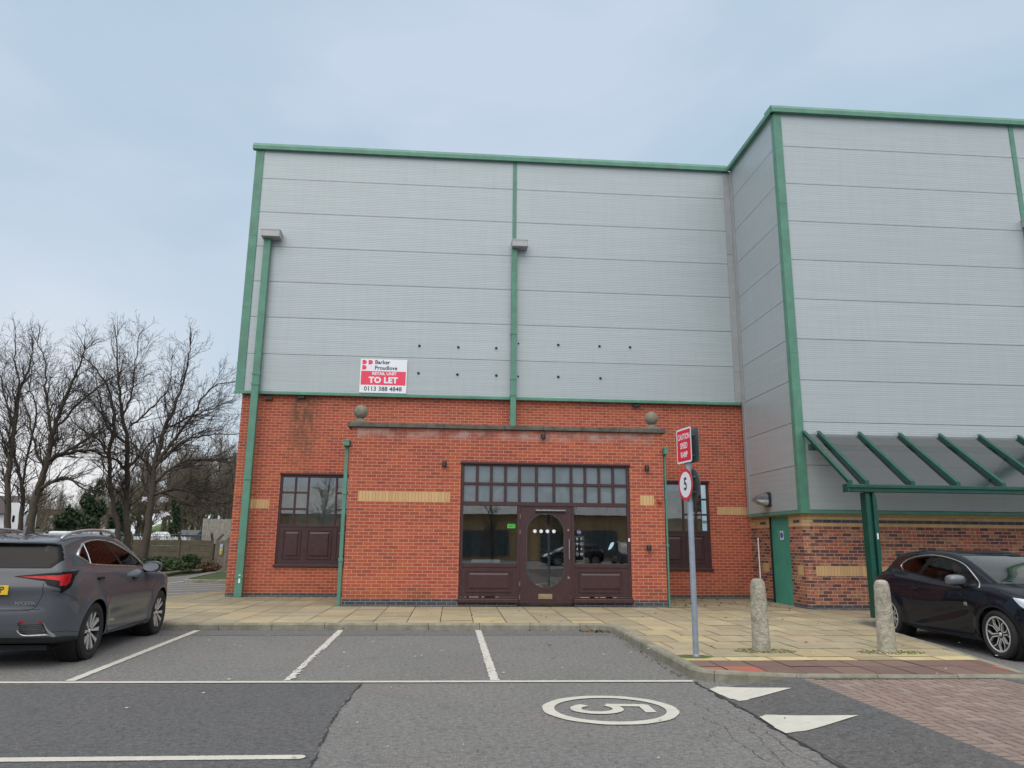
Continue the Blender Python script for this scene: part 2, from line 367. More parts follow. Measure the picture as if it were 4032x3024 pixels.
# ------------------------------------------------------------ ground materials
def asphalt(name, base, grain=.5, tint=(0, 0, 0), wear=0.3, extra=None):
    q = NT(name); v = q.coord('Object'); fine = q.noise(v, 95, 4, .85); mid = q.noise(v, 38, 3, .6); big = q.noise(v, .55, 5, .6, .6)
    vo = q.n('TexVoronoi'); q.l(v, vo.inputs['Vector']); vo.inputs['Scale'].default_value = 75.0
    b = base
    c = q.ramp(fine, [(.34, tuple(x * (1 - grain) for x in b)), (.5, b), (.66, tuple(x * (1 + grain * 1.2) for x in b))])
    c = q.mix(q.ramp(vo.outputs['Distance'], [(.1, grain * .8), (.45, 0)]), c, tuple(min(1, x * 1.9) for x in b))
    c = q.mix(q.ramp(big, [(.35, 0), (.7, wear)]), c, q.mix(1.0, c, (1.35, 1.28, 1.26), 'MULTIPLY'))
    stain = q.noise(v, 2.3, 6, .65, .4); c = q.mix(q.ramp(stain, [(.55, 0), (.72, .45)]), c, q.mix(1.0, c, (.62, .62, .64), 'MULTIPLY'))
    c = q.mix(q.ramp(q.noise(v, 17, 5, .8), [(.40, .85), (.52, 0)]), c, q.mix(1.0, c, (.60, .60, .61), 'MULTIPLY')); c = q.mix(q.ramp(q.noise(v, 24, 4, .8), [(.49, 0), (.60, .8)]), c, q.mix(1.0, c, (1.45, 1.43, 1.40), 'MULTIPLY'))
    hs = q.coord('Object', (2.2, 9, 1)); c = q.mix(q.ramp(q.noise(hs, 1.4, 5, .7), [(.62, 0), (.72, .5)]), c, q.mix(1.0, c, (.6, .6, .6), 'MULTIPLY'))
    c = q.mix(q.ramp(q.noise(v, .8, 3, .5), [(.5, 0), (.68, .55)]), c, q.mix(1.0, c, (1.10, .97, .98), 'MULTIPLY'))
    q.col(c); q.rough(.93); q.normal(q.bump(q.math('ADD', fine, q.math('MULTIPLY', mid, .6)), .006)); MATS[name] = q.m; return q.m
M_ASPH = asphalt('worn_asphalt', (.152, .152, .146), .55, wear=.35)
M_ASPH2 = asphalt('newer_dark_asphalt', (.092, .093, .094), .42, wear=.2)
M_ASPH3 = asphalt('ramp_asphalt', (.092, .092, .092), .45, wear=.35)
def linepaint(name, c, lo=.36, hi=.50):
    q = NT(name); v = q.coord('Object'); f = q.noise(v, 16, 6, .75)
    cc = q.ramp(q.noise(v, 7, 5, .6), [(.3, tuple(x * .86 for x in c)), (.7, c)])
    cc = q.mix(q.ramp(f, [(lo - .06, 1), (lo, 0)]), cc, (.10, .098, .095)); cc = q.mix(q.ramp(q.noise(v, 180, 2), [(.55, 0), (.8, .35)]), cc, (.3, .29, .27))
    q.col(cc); q.rough(.75); q.normal(q.bump(q.noise(v, 150, 2), .003)); return q.m
M_LINE = linepaint('white_line_paint', (.58, .56, .49), .36)
M_LINEW = linepaint('worn_line_paint', (.60, .58, .53), .45)
def slabmat():
    q = NT('paving_slab'); a = q.n('Attribute'); a.attribute_name = 'tone'; v = q.coord('Object')
    n = q.noise(v, 3.0, 5, .6); f = q.noise(v, 130, 3, .7)
    c = q.mix(q.ramp(f, [(.3, 0), (.75, .3)]), a.outputs['Color'], q.mix(1.0, a.outputs['Color'], (.7, .69, .66), 'MULTIPLY'))
    c = q.mix(q.ramp(n, [(.4, 0), (.72, .38)]), c, (.17, .15, .085))
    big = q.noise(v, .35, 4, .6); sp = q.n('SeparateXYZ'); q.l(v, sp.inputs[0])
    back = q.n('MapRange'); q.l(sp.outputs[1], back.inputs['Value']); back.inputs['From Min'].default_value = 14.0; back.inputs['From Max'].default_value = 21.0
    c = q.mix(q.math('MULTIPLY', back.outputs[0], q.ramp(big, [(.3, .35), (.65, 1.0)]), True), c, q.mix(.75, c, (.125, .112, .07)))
    q.col(c); q.rough(.88); q.normal(q.bump(f, .003)); return q.m
M_SLAB = slabmat()
M_JOINT = paint('dark_joint_sand', (.045, .04, .028), .95, 0, .3, 20)
M_GRASS = paint('grass_turf', (.055, .085, .022), .95, 0, .45, 3, bump=.05, bscale=30)
M_SOIL = paint('leafy_soil', (.06, .05, .035), .95, 0, .5, 6, bump=.05, bscale=20)

def sheet(name, poly, z, m, th=0.0, kind=True):
    b = MB()
    if th: b.prism(poly, z - th, z, 'z')
    else: b.add([(x, y, z) for x, y in poly], [tuple(range(len(poly)))])
    o = b.build(name, m)
    bm = bmesh.new(); bm.from_mesh(o.data); bmesh.ops.recalc_face_normals(bm, faces=bm.faces)
    if not th:
        for f in bm.faces:
            if f.normal.z < 0: f.normal_flip()
    bm.to_mesh(o.data); bm.free()
    return struct(o) if kind else o
sheet('terrain', [(-500, -300), (500, -300), (500, 700), (-500, 700)], -0.06, M_GRASS)
sheet('car_park', [(-15, 20), (-11.4, 33.7), (-11.9, 41), (-6, 52), (60, 52), (60, -70), (-60, -70), (-60, 20)], 0.0, M_ASPH)
random.seed(4)
def jag(pts, n, a):
    o = []
    for (x0, y0), (x1, y1) in zip(pts, pts[1:]):
        for i in range(n):
            t = i / n; o.append((x0 + (x1 - x0) * t + random.uniform(-a, a), y0 + (y1 - y0) * t + random.uniform(-a, a) * .3))
    o.append(pts[-1]); return o
sheet('road_patch', [(-30, -6)] + jag([(-.93, -6), (-.97, 5.76), (-1.01, 6.5), (-1.03, 7.4), (-.985, 8.80)], 16, .018) + [(-30, 8.80)], 0.004, M_ASPH2)
# tarred joint along the edge of the newer tarmac
tj = jag([(-.95, 3), (-.955, 5.76), (-1.0, 6.5), (-1.02, 7.4), (-.97, 8.80)], 14, .014)
b = MB()
for (x0, y0), (x1, y1) in zip(tj, tj[1:]):
    w0 = .006 + .004 * math.sin(y0 * 9); b.add([(x0 - w0, y0, .009), (x0 + w0, y0, .009), (x1 + w0, y1, .009), (x1 - w0, y1, .009)], [(0, 1, 2, 3)])
struct(b.build('road_joint', paint('black_tar', (.022, .022, .024), .7, 0, .3, 20)))
# repaired strip along the front kerb
sheet('road_strip', [(-14, 13.0)] + jag([(-9, 13.02), (2.7, 13.15)], 40, .03) + [(2.70, 13.795), (-14, 13.795)], 0.004, asphalt('kerbside_asphalt', (.128, .128, .126), .4, wear=.1))

# speed table: tarmac ramp, then herringbone blocks
RX0, RX1, TX1, TZ = 2.82, 3.88, 6.15, .100
b = MB(); ys = [-8, 2, 4, 5, 5.5, 6, 6.5, 7, 7.6, 8.2, 8.43]
xs = [RX0 + (RX1 - RX0) * i / 6 for i in range(7)]
def rampz(x): t = min(1, max(0, (x - RX0) / (RX1 - RX0))); return .006 + TZ * (t * t * (3 - 2 * t))
vs = [(x + (random.uniform(-.02, .02) if i == 0 else 0), y, rampz(x)) for y in [q for q in ys] for i, x in enumerate(xs)]
fs = [(j * 7 + i, j * 7 + i + 1, (j + 1) * 7 + i + 1, (j + 1) * 7 + i) for j in range(len(ys) - 1) for i in range(6)]
b.add(vs, fs); struct(b.build('speed_ramp', M_ASPH3, smooth=60))
sheet('block_bed', [(RX1, -8), (TX1, -8), (TX1, 8.43), (RX1, 8.43)], TZ - .004, paint('block_joint_sand', (.045, .033, .028), .95, 0, .3, 20))
b = MB(); tones = []
def block(x0, y0, x1, y1):
    g = .007; x0 += g; y0 += g; x1 -= g; y1 -= g
    if x0 < RX1 + .12 or x1 > TX1 or y1 > 8.33: 
        x0 = max(x0, RX1 + .122); x1 = min(x1, TX1); y1 = min(y1, 8.33)
        if x1 - x0 < .02 or y1 - y0 < .02: return
    z = TZ + .003 + random.uniform(0, .003); e = .006
    b.add([(x0, y0, z - .012), (x1, y0, z - .012), (x1, y1, z - .012), (x0, y1, z - .012), (x0 + e, y0 + e, z), (x1 - e, y0 + e, z), (x1 - e, y1 - e, z), (x0 + e, y1 - e, z)],
          [(4, 5, 6, 7), (0, 1, 5, 4), (1, 2, 6, 5), (2, 3, 7, 6), (3, 0, 4, 7)])
    c = random.choice([(.25, .18, .15), (.27, .20, .17), (.23, .17, .145), (.29, .22, .19), (.24, .165, .14)]); k = random.uniform(.9, 1.08)
    tones.append([x * k for x in c])
w_ = .104
for i in range(-60, 80):
    for j in range(-10, 62):
        # 90-degree herringbone: step pattern of 2x1 and 1x2 blocks on a w_ grid
        m4 = (i + j) % 4
        x0 = RX1 + i * w_; y0 = 3.2 + j * w_
        if x0 < RX1 - .3 or x0 > TX1 or y0 > 8.5: continue
        if m4 == 0: block(x0, y0, x0 + 2 * w_, y0 + w_)
        elif m4 == 2: block(x0, y0, x0 + w_, y0 + 2 * w_)
for y in range(-20, 52): # header course along the ramp
    yy = 3.0 + y * .1075
    if 3.2 <= yy < 8.3:
        x0, x1 = RX1, RX1 + .115; z = TZ + .005; b.add([(x0, yy + .004, z), (x1, yy + .004, z), (x1, yy + .1, z), (x0, yy + .1, z)], [(0, 1, 2, 3)] ); tones.append([.26, .195, .165])
def tone_attr(o, tones, counts):
    me = o.data; a = me.color_attributes.new('tone', 'FLOAT_COLOR', 'CORNER'); out_ = []; k = 0
    for t, c in zip(tones, counts):
        for _ in range(c):
            out_ += [t[0], t[1], t[2], 1.0] * me.polygons[k].loop_total; k += 1
    out_ += [.2, .17, .12, 1] * ((len(me.loops) * 4 - len(out_)) // 4); a.data.foreach_set('color', out_)
nblk = []
k = 0
fl = [len(f) for f in b.f]; nb = 0
counts = []
while k < len(b.f):
    if k + 4 < len(b.f) and b.f[k][0] - min(min(f) for f in b.f[k:k + 5]) == 4: counts.append(5); k += 5
    else: counts.append(1); k += 1
o = struct(b.build('block_paving', None, merge=False)); o.data.materials.clear()
tone_attr(o, tones, counts)
q = NT('clay_block'); a = q.n('Attribute'); a.attribute_name = 'tone'; v = q.coord('Object'); f = q.noise(v, 120, 3, .7)
c = q.mix(q.ramp(f, [(.3, 0), (.75, .4)]), a.outputs['Color'], q.mix(1.0, a.outputs['Color'], (.65, .65, .64), 'MULTIPLY'))
c = q.mix(q.ramp(q.noise(v, .9, 4), [(.4, 0), (.7, .3)]), c, (.17, .15, .13)); q.col(c); q.rough(.9); q.normal(q.bump(f, .003)); o.data.materials.append(q.m)
# road beyond the table (right edge of the picture)
b = MB(); b.add([(TX1, -8, TZ + .006), (TX1 + .9, -8, .006), (TX1 + .9, 8.43, .006), (TX1, 8.43, TZ + .006)], [(0, 1, 2, 3)]); struct(b.build('speed_ramp', M_ASPH3))

# pavement: bedding, slabs, kerbs
PZ = .12
def arc(cx, cy, r, a0, a1, n): return [(cx + r * math.cos(R(a0 + (a1 - a0) * i / n)), cy + r * math.sin(R(a0 + (a1 - a0) * i / n))) for i in range(n + 1)]
KX, KY = 2.84, 13.80     # inner kerb faces
front_edge = [(-14, KY), (2.50, KY)] + arc(2.50, KY - .34, .34, 90, 0, 5)[1:] + [(KX, 9.15)] + arc(KX + .42, 9.15, .42, 180, 262, 6)[1:] + [(3.9, 8.56)]
right_edge = [(6.70, 8.6), (7.13, 10.46), (7.46, 12.2), (7.60, 13.2), (7.68, 14.0), (7.9, 14.45), (8.4, 14.6), (22, 14.6)]
far = [(22, 16.9), (8.2, 16.9), (8.2, 20.1), (-5.77, 20.1), (-5.77, 27.0), (-6.55, 22.8), (-6.85, 21.1), (-7.18, 20.1), (-7.9, 18.8), (-9.2, 17.9), (-14, 17.6)]
pave_poly = front_edge + right_edge + far
PAVE_LATER = True
def inside(x, y, poly):
    c = False; n = len(poly)
    for i in range(n):
        x0, y0 = poly[i]; x1, y1 = poly[i - 1]
        if (y0 > y) != (y1 > y) and x < (x1 - x0) * (y - y0) / (y1 - y0) + x0: c = not c
    return c
def clip(poly, x0, y0, x1, y1):
    """clip a rectangle by the convex-ish pavement outline: Sutherland-Hodgman of the outline against the rectangle"""
    P = poly
    for ax, lim, sg in ((0, x0, 1), (0, x1, -1), (1, y0, 1), (1, y1, -1)):
        o = []
        for i in range(len(P)):
            a, c = P[i - 1], P[i]; ia = (a[ax] - lim) * sg >= 0; ic = (c[ax] - lim) * sg >= 0
            if ia != ic:
                t = (lim - a[ax]) / (c[ax] - a[ax]); o.append((a[0] + (c[0] - a[0]) * t, a[1] + (c[1] - a[1]) * t))
            if ic: o.append(c)
        P = o
        if not P: return []
    q_ = [P[0]]
    for p in P[1:]:
        if abs(p[0] - q_[-1][0]) + abs(p[1] - q_[-1][1]) > 1e-4: q_.append(p)
    return q_ if len(q_) > 2 else []
KW = .125
inner = [(-14, KY + KW), (2.55, KY + KW)] + arc(2.50, KY - .34, .34 + KW, 80, 0, 5) + [(KX + KW, 9.15)] + arc(KX + .42, 9.15, .42 - KW, 180, 262, 6)[1:] + [(3.9, 8.63), (6.64, 8.50)] + \
        [(6.58, 8.6), (7.01, 10.48), (7.34, 12.22), (7.48, 13.22), (7.56, 14.03), (7.81, 14.54), (8.36, 14.72), (22, 14.72)] + far
sheet('pavement', [(p[0], p[1]) for p in inner], PZ - .006, M_JOINT, .3)
b = MB(); tones = []; counts = []
def slab(x0, y0, x1, y1, c, drop=0.0):
    g = .0075; P = clip(inner, x0 + g, y0 + g, x1 - g, y1 - g)
    if not P: return
    cx = sum(p[0] for p in P) / len(P); cy = sum(p[1] for p in P) / len(P)
    z = PZ + random.uniform(-.0015, .0025) - drop; tx, ty = random.uniform(-.003, .003), random.uniform(-.003, .003)
    b.add([(p[0], p[1], z + (p[0] - cx) * tx + (p[1] - cy) * ty) for p in P], [tuple(range(len(P)))]); k = random.uniform(.88, 1.1)
    tones.append([v * k for v in c]); counts.append(1)
BUFFS = [(.44, .365, .225), (.41, .34, .215), (.39, .33, .22), (.35, .30, .20), (.41, .33, .22), (.47, .385, .22), (.37, .31, .21), (.39, .34, .235)]
PLUMS = [(.175, .10, .085), (.16, .095, .085), (.185, .11, .095)]
rows = [(8.45, 8.66 + .45, 'p', .42), (9.11, 9.57, 'p', .42), (9.57, 9.87, 'y', .565)]
y = 9.87; k = 0
while y < 27: rows.append((y, y + .745, 'b', .6)); y += .745
ri = 0
for (y0, y1, kd, w) in rows:
    ri += 1; off = (ri % 2) * w * .0 + (.5 * w if kd == 'b' and y0 < 13 and ri % 2 else 0)
    x = -14 + off
    while x < 22:
        if kd == 'p':
            c = random.choice(PLUMS)
            if (x < 3.05 < x + w and y0 < 9) or (x < 3.35 < x + w and y0 < 9 ) or (6.3 < x < 6.8 and y0 < 9): c = (.42, .13, .085)
        elif kd == 'y': c = (.56, .46, .23) if random.random() < .8 else (.36, .29, .16)
        else: c = random.choice(BUFFS)
        slab(x, y0, x + w, y1, c); x += w
o = b.build('paving_slabs', None, merge=False); o.data.materials.clear(); tone_attr(o, tones, counts); o.data.materials.append(M_SLAB); struct(o)
bm = bmesh.new(); bm.from_mesh(o.data)
for f in bm.faces:
    if f.normal.z < 0: f.normal_flip()
bm.to_mesh(o.data); bm.free()
# kerbs: stones between outer and inner outlines
def kerb(outer, w, ztop, side, seg=.9, zb=-.1):
    """stones laid along a polyline; side=+1 puts them to the left of the direction of travel"""
    P = []; dd = [0]
    for a, c in zip(outer, outer[1:]): dd.append(dd[-1] + math.dist(a, c))
    tot = dd[-1]; n = max(1, round(tot / seg))
    def at(s):
        for i in range(len(dd) - 1):
            if s <= dd[i + 1] + 1e-9:
                t = (s - dd[i]) / (dd[i + 1] - dd[i]); a, c = outer[i], outer[i + 1]; return (a[0] + (c[0] - a[0]) * t, a[1] + (c[1] - a[1]) * t)
    def nrm(s):
        a = at(max(0, s - .12)); c = at(min(tot, s + .12)); d = math.dist(a, c); return (-(c[1] - a[1]) / d * side, (c[0] - a[0]) / d * side)
    b = MB()
    cuts = [tot * i / n for i in range(n + 1)]
    for s0, s1 in zip(cuts, cuts[1:]):
        s0 += .004; s1 -= .004; m = max(2, int((s1 - s0) / .15) + 1); dz = random.uniform(-.003, .003)
        ring = []
        for i in range(m + 1):
            s = s0 + (s1 - s0) * i / m; p = at(s); q_ = nrm(s); z1 = ztop(s, p) + dz if callable(ztop) else ztop + dz
            for off, z in ((0, zb), (.0, z1 - .03), (.018, z1 - .004), (.03, z1), (w, z1), (w, zb)): ring.append((p[0] + q_[0] * off, p[1] + q_[1] * off, z))
        fs = [(i * 6 + k, i * 6 + k + 1, (i + 1) * 6 + k + 1, (i + 1) * 6 + k) for i in range(m) for k in range(5)] + [tuple(range(6)), tuple(range(m * 6 + 5, m * 6 - 1, -1))]
        if side < 0: fs = [tuple(reversed(f)) for f in fs]
        b.add(ring, fs)
    return b
# front kerb with dropped section at the table
fk = front_edge
def ktop(s, p): return PZ + .001
struct(kerb(fk, .125, ktop, +1).build('kerb', M_KERB, smooth=30))
struct(kerb([(3.9, 8.56), (6.68, 8.43)], .065, PZ + .001, +1).build('kerb', M_KERB, smooth=30))
struct(kerb(right_edge, .125, PZ + .001, +1).build('kerb', M_KERB, smooth=30))
struct(kerb([(-5.9, 27.0), (-6.55, 22.8), (-6.85, 21.1), (-7.18, 20.1), (-7.9, 18.8), (-9.2, 17.9), (-14, 17.6)], .1, PZ + .001, +1).build('kerb', M_KERB, smooth=30))

# road markings
def strip(name, p0, p1, w, z, m, jagg=.006, n=40, miss=None, round_end=False):
    d = Vector((p1[0] - p0[0], p1[1] - p0[1], 0)); ln = d.length; d.normalize(); nn = Vector((-d.y, d.x, 0)); b = MB(); L_, R_ = [], []
    for i in range(n + 1):
        s = ln * i / n; c = Vector((p0[0], p0[1], z)) + d * s; a = random.uniform(-jagg, jagg); e = random.uniform(-jagg, jagg); wl = w / 2
        if round_end: 
            t = ln - s
            if t < w / 2: wl = math.sqrt(max(0, (w / 2) ** 2 - (w / 2 - t) ** 2)); a = e = 0
        k = miss(i / n) if miss else (0, 0)
        L_.append(c + nn * (wl + a - k[0] * w)); R_.append(c - nn * (wl + e - k[1] * w))
    vs = L_ + R_; b.add(vs, [(i, n + 1 + i, n + 2 + i, i + 1) for i in range(n)])
    o = b.build(name, m); return struct(o)
ZL = .0085
strip('parking_bay_line', (-14, 9.0), (2.79, 8.835), .10, .0095, M_LINE, .004, 240)
strip('parking_bay_line', (-4.36, 13.74), (-4.17, 8.99), .105, ZL, M_LINE, .006, 90)
strip('parking_bay_line', (-1.93, 13.80), (-1.80, 8.97), .105, ZL, M_LINEW, .012, 120, miss=lambda t: ((random.uniform(0, .55) if t > .50 else 0), 0))
strip('parking_bay_line', (.482, 13.82), (.51, 8.93), .105, ZL, M_LINEW, .010, 120)
strip('parking_bay_line', (-7.0, 13.8), (-6.7, 8.99), .105, ZL, M_LINE, .006, 60)
strip('bay_edge_line', (-14, 6.00), (-1.03, 5.92), .105, ZL + .001, M_LINE, .004, 1400, round_end=True)
for a, c in (((-9.2, 21.5), (-7.5, 23.1)), ((-9.6, 22.9), (-7.33, 24.9)), ((-9.9, 23.9), (-7.0, 26.7)), ((-10.2, 25.1), (-7.2, 28.1)), ((-10.7, 26.3), (-8.1, 28.6)), ((-10.2, 26.3), (-9.87, 29.5))):
    strip('hatch_line', a, c, .11, ZL, M_LINE, .004, 30)
# "5" roundel, read by drivers coming from the left
def text_mesh(s, size, extrude=0.0, bold=0.0, font_shear=0, align='CENTER', sx=1.0, spacing=1.0):
    cu = bpy.data.curves.new('txt', 'FONT'); cu.body = s; cu.size = size; cu.extrude = extrude; cu.offset = bold; cu.align_x = align; cu.align_y = 'CENTER'; cu.space_character = spacing; cu.resolution_u = 3
    o = bpy.data.objects.new('txt', cu); COL.objects.link(o); bpy.context.view_layer.update()
    dg = bpy.context.evaluated_depsgraph_get(); me = bpy.data.meshes.new_from_object(o.evaluated_get(dg))
    vs = [Vector((v.co.x * sx, v.co.y, v.co.z)) for v in me.vertices]; fs = [tuple(p.vertices) for p in me.polygons]
    bpy.data.objects.remove(o); bpy.data.curves.remove(cu); bpy.data.meshes.remove(me); return vs, fs
def put_text(b, s, size, M, **k):
    vs, fs = text_mesh(s, size, **k); b.add([M @ v for v in vs], fs)
b = MB(); cx, cy, rx, ry, n = 1.525, 7.42, .645, .62, 72
for i in range(n):
    a0, a1 = 2 * math.pi * i / n, 2 * math.pi * (i + 1) / n
    j0 = 1 + .006 * math.sin(i * 7.3); j1 = 1 + .006 * math.sin((i + 1) * 7.3)
    if i == n - 1: j1 = 1
    b.add([(cx + rx * j0 * math.cos(a0), cy + ry * math.sin(a0) * j0, ZL), (cx + rx * j1 * math.cos(a1), cy + ry * j1 * math.sin(a1), ZL), (cx + (rx - .115) * math.cos(a1), cy + (ry - .115) * math.sin(a1), ZL), (cx + (rx - .115) * math.cos(a0), cy + (ry - .115) * math.sin(a0), ZL)], [(0, 1, 2, 3)])
# figure drawn as a heavy stroke; its top points along +X
five = [(.13, .36), (-.15, .36), (-.175, .02), (-.06, .075), (.06, .06), (.145, -.05), (.14, -.2), (.05, -.31), (-.08, -.31), (-.17, -.225)]
fv = [five[0], five[1], five[2]] + spline(five[2:], 5)[1:]
def stroke(b, pts, w, M):
    for i, (p, q_) in enumerate(zip(pts, pts[1:])):
        d = Vector((q_[0] - p[0], q_[1] - p[1])); 
        if d.length < 1e-6: continue
        d.normalize(); nn = Vector((-d.y, d.x)) * w / 2; e = d * w * .22 if i < 2 else d * .012
        b.add([M @ Vector((v.x, v.y, i * 2e-5)) for v in (Vector(p) - nn - e, Vector(q_) - nn + e, Vector(q_) + nn + e, Vector(p) + nn - e)], [(0, 1, 2, 3)])
# letter up (+y of the figure) runs along world +X; letter right (+x) along world -Y
MF = Matrix(((0, 1, 0, cx), (-1.0, 0, 0, cy), (0, 0, 1, ZL), (0, 0, 0, 1)))
stroke(b, fv, .105, MF); o = b.build('speed_roundel', M_LINE); bm = bmesh.new(); bm.from_mesh(o.data)
for f in bm.faces:
    if f.normal.z < 0: f.normal_flip()
bm.to_mesh(o.data); bm.free(); struct(o)
# give-way style triangles on the ramp
def tri(pts, name='ramp_triangle'):
    P = []
    for (x0, y0), (x1, y1) in zip(pts, pts[1:] + pts[:1]):
        for i in range(10):
            t = i / 10; x = x0 + (x1 - x0) * t; y = y0 + (y1 - y0) * t
            if x < RX0 + .16: x += random.uniform(-.05, .035); y += random.uniform(-.03, .03)
            P.append((x, y))
    # strips in x so that the marking follows the ramp
    b = MB(); xs_ = sorted({p[0] for p in P}); 
    def yr(x):
        ys_ = []
        for a, c in zip(P, P[1:] + P[:1]):
            if (a[0] <= x <= c[0]) or (c[0] <= x <= a[0]):
                if abs(c[0] - a[0]) > 1e-9: ys_.append(a[1] + (c[1] - a[1]) * (x - a[0]) / (c[0] - a[0]))
        return (min(ys_), max(ys_)) if ys_ else None
    X = [min(xs_) + (max(xs_) - min(xs_)) * i / 60 for i in range(61)]; pr = None
    for x in X:
        r = yr(x)
        if r:
            if pr: b.add([(pr[0], pr[1][0], rampz(pr[0]) + .0075), (x, r[0], rampz(x) + .0075), (x, r[1], rampz(x) + .0075), (pr[0], pr[1][1], rampz(pr[0]) + .0075)], [(0, 1, 2, 3)])
            pr = (x, r)
    return struct(b.build(name, M_LINE))
tri([(2.825, 8.33), (2.95, 8.45), (3.56, 7.95), (2.90, 7.72)])
tri([(2.845, 7.04), (2.945, 7.10), (3.58, 6.69), (2.84, 6.43)])
# cracks beside the ramp
b = MB()
random.seed(12)
for st in [[(2.41, 7.76), (2.50, 7.2), (2.60, 6.80), (2.52, 6.3), (2.47, 5.88), (2.4, 5.3)], [(2.66, 6.75), (2.25, 6.6), (2.1, 6.35)], [(2.60, 7.6), (2.62, 7.1), (2.7, 6.7), (2.62, 6.1), (2.66, 5.5)], [(2.3, 7.1), (2.38, 6.7), (2.3, 6.2), (2.36, 5.6)], [(2.2, 9.3), (2.45, 8.9), (2.78, 8.7)]]:
    p = []
    for a, c in zip(st, st[1:]):
        for i in range(8): p.append((a[0] + (c[0] - a[0]) * i / 8 + random.uniform(-.03, .03), a[1] + (c[1] - a[1]) * i / 8 + random.uniform(-.02, .02)))
    for (x0, y0), (x1, y1) in zip(p, p[1:]):
        w0 = random.uniform(.0008, .003); b.add([(x0 - w0, y0, .005), (x0 + w0, y0, .005), (x1 + w0, y1, .005), (x1 - w0, y1, .005)], [(0, 1, 2, 3)])
# broken dark edge where the ramp meets the old surface
rp = jag([(2.80, 3.5), (2.80, 5.57), (2.80, 7.6), (2.79, 8.83)], 26, .02)
for (x0, y0), (x1, y1) in zip(rp, rp[1:]):
    w0 = random.uniform(-.005, .022); b.add([(x0 - w0, y0, .0055), (x0 + .02, y0, .0055), (x1 + .02, y1, .0055), (x1 - w0, y1, .0055)], [(0, 1, 2, 3)])
struct(b.build('road_cracks', MATS['black_tar']))

# ------------------------------------------------------------ left unit
def wall(b, axis, at, u0, u1, z0, z1, holes=(), th=.1, inward=+1):
    """brick wall with openings: front face in the plane axis=at, thickness th going inward; gridded round the holes"""
    us = sorted({u0, u1} | {h[0] for h in holes} | {h[1] for h in holes}); zs = sorted({z0, z1} | {h[2] for h in holes} | {h[3] for h in holes})
    us = [u for u in us if u0 <= u <= u1]; zs = [z for z in zs if z0 <= z <= z1]
    def solid(i, j):
        if i < 0 or j < 0 or i >= len(us) - 1 or j >= len(zs) - 1: return False
        cu, cz = (us[i] + us[i + 1]) / 2, (zs[j] + zs[j + 1]) / 2
        return not any(h[0] < cu < h[1] and h[2] < cz < h[3] for h in holes)
    a1 = at + th * inward
    def P(u, a, z): return (u, a, z) if axis == 'y' else (a, u, z)
    fl = (inward > 0) if axis == 'y' else (inward < 0)
    def q4(p): b.add(p if fl else list(reversed(p)), [(0, 1, 2, 3)])
    for i in range(len(us) - 1):
        for j in range(len(zs) - 1):
            if not solid(i, j): continue
            A, B, Cc, D = us[i], us[i + 1], zs[j], zs[j + 1]
            q4([P(A, at, Cc), P(B, at, Cc), P(B, at, D), P(A, at, D)]); q4([P(B, a1, Cc), P(A, a1, Cc), P(A, a1, D), P(B, a1, D)])
            if not solid(i - 1, j): q4([P(A, a1, Cc), P(A, at, Cc), P(A, at, D), P(A, a1, D)])
            if not solid(i + 1, j): q4([P(B, at, Cc), P(B, a1, Cc), P(B, a1, D), P(B, at, D)])
            if not solid(i, j - 1): q4([P(A, at, Cc), P(A, a1, Cc), P(B, a1, Cc), P(B, at, Cc)])
            if not solid(i, j + 1): q4([P(A, at, D), P(B, at, D), P(B, a1, D), P(A, a1, D)])
    return b
D1, D2 = 17.28, 20.07
B1 = empty('retail_unit', (1.2, D2, PZ), label='vacant retail unit of red brick and ribbed silver cladding with pale green trim', cat='building', group='two joined retail sheds')
PH = PZ - .1
WL, WR = (-4.60, -2.50, .865, 3.285), (4.985, 6.985, .845, 3.25)
b = wall(MB(), 'y', D2, -5.77, 8.28, PH, 5.46, [WL, WR, (-2.22, 4.72, .2, 3.9)], .22)
wall(b, 'x', -5.77, D2 + .22, 40, PH, 5.46, [], .22, +1); b.build('brick_wall', M_RED, B1)
b = MB(); b.box(-5.775, -2.45, D2 - .004, D2 + .05, PH, .205); b2 = MB(); b2.box(4.93, 8.11, D2 - .004, D2 + .05, PH, .205); b2.build('blue_brick_plinth', M_BLUE, B1)
b.build('blue_brick_plinth', M_BLUE, B1); b = MB(); wall(b, 'y', D1 - .004, -2.434, .128, PH, .272, [], .05); b.box(.128, 1.46, D1 + .02, D1 + .2, PH, .2); b.build('blue_brick_plinth', M_BLUE, B1)
b = MB(); wall(b, 'y', D1 - .004, 4.122, 4.934, PH, .272, [], .05); b.box(2.79, 4.122, D1 + .02, D1 + .2, PH, .2); b.build('blue_brick_plinth', M_BLUE, B1)
SF = (.14, 4.112, .0, 3.362)
b = wall(MB(), 'y', D1, -2.43, 4.93, PH, 4.13, [SF], .22)
wall(b, 'x', -2.43, D1 + .22, D2 - .005, PH, 4.13, [], .2, +1); wall(b, 'x', 4.93, D1 + .22, D2 - .005, PH, 4.13, [], .2, -1)
b.build('porch_wall', M_RED, B1)
b = MB(); b.box(-2.2, 4.7, D1 + .2, D2 - .01, 3.78, 3.90); b.build('porch_roof', M_DARKIN, B1)
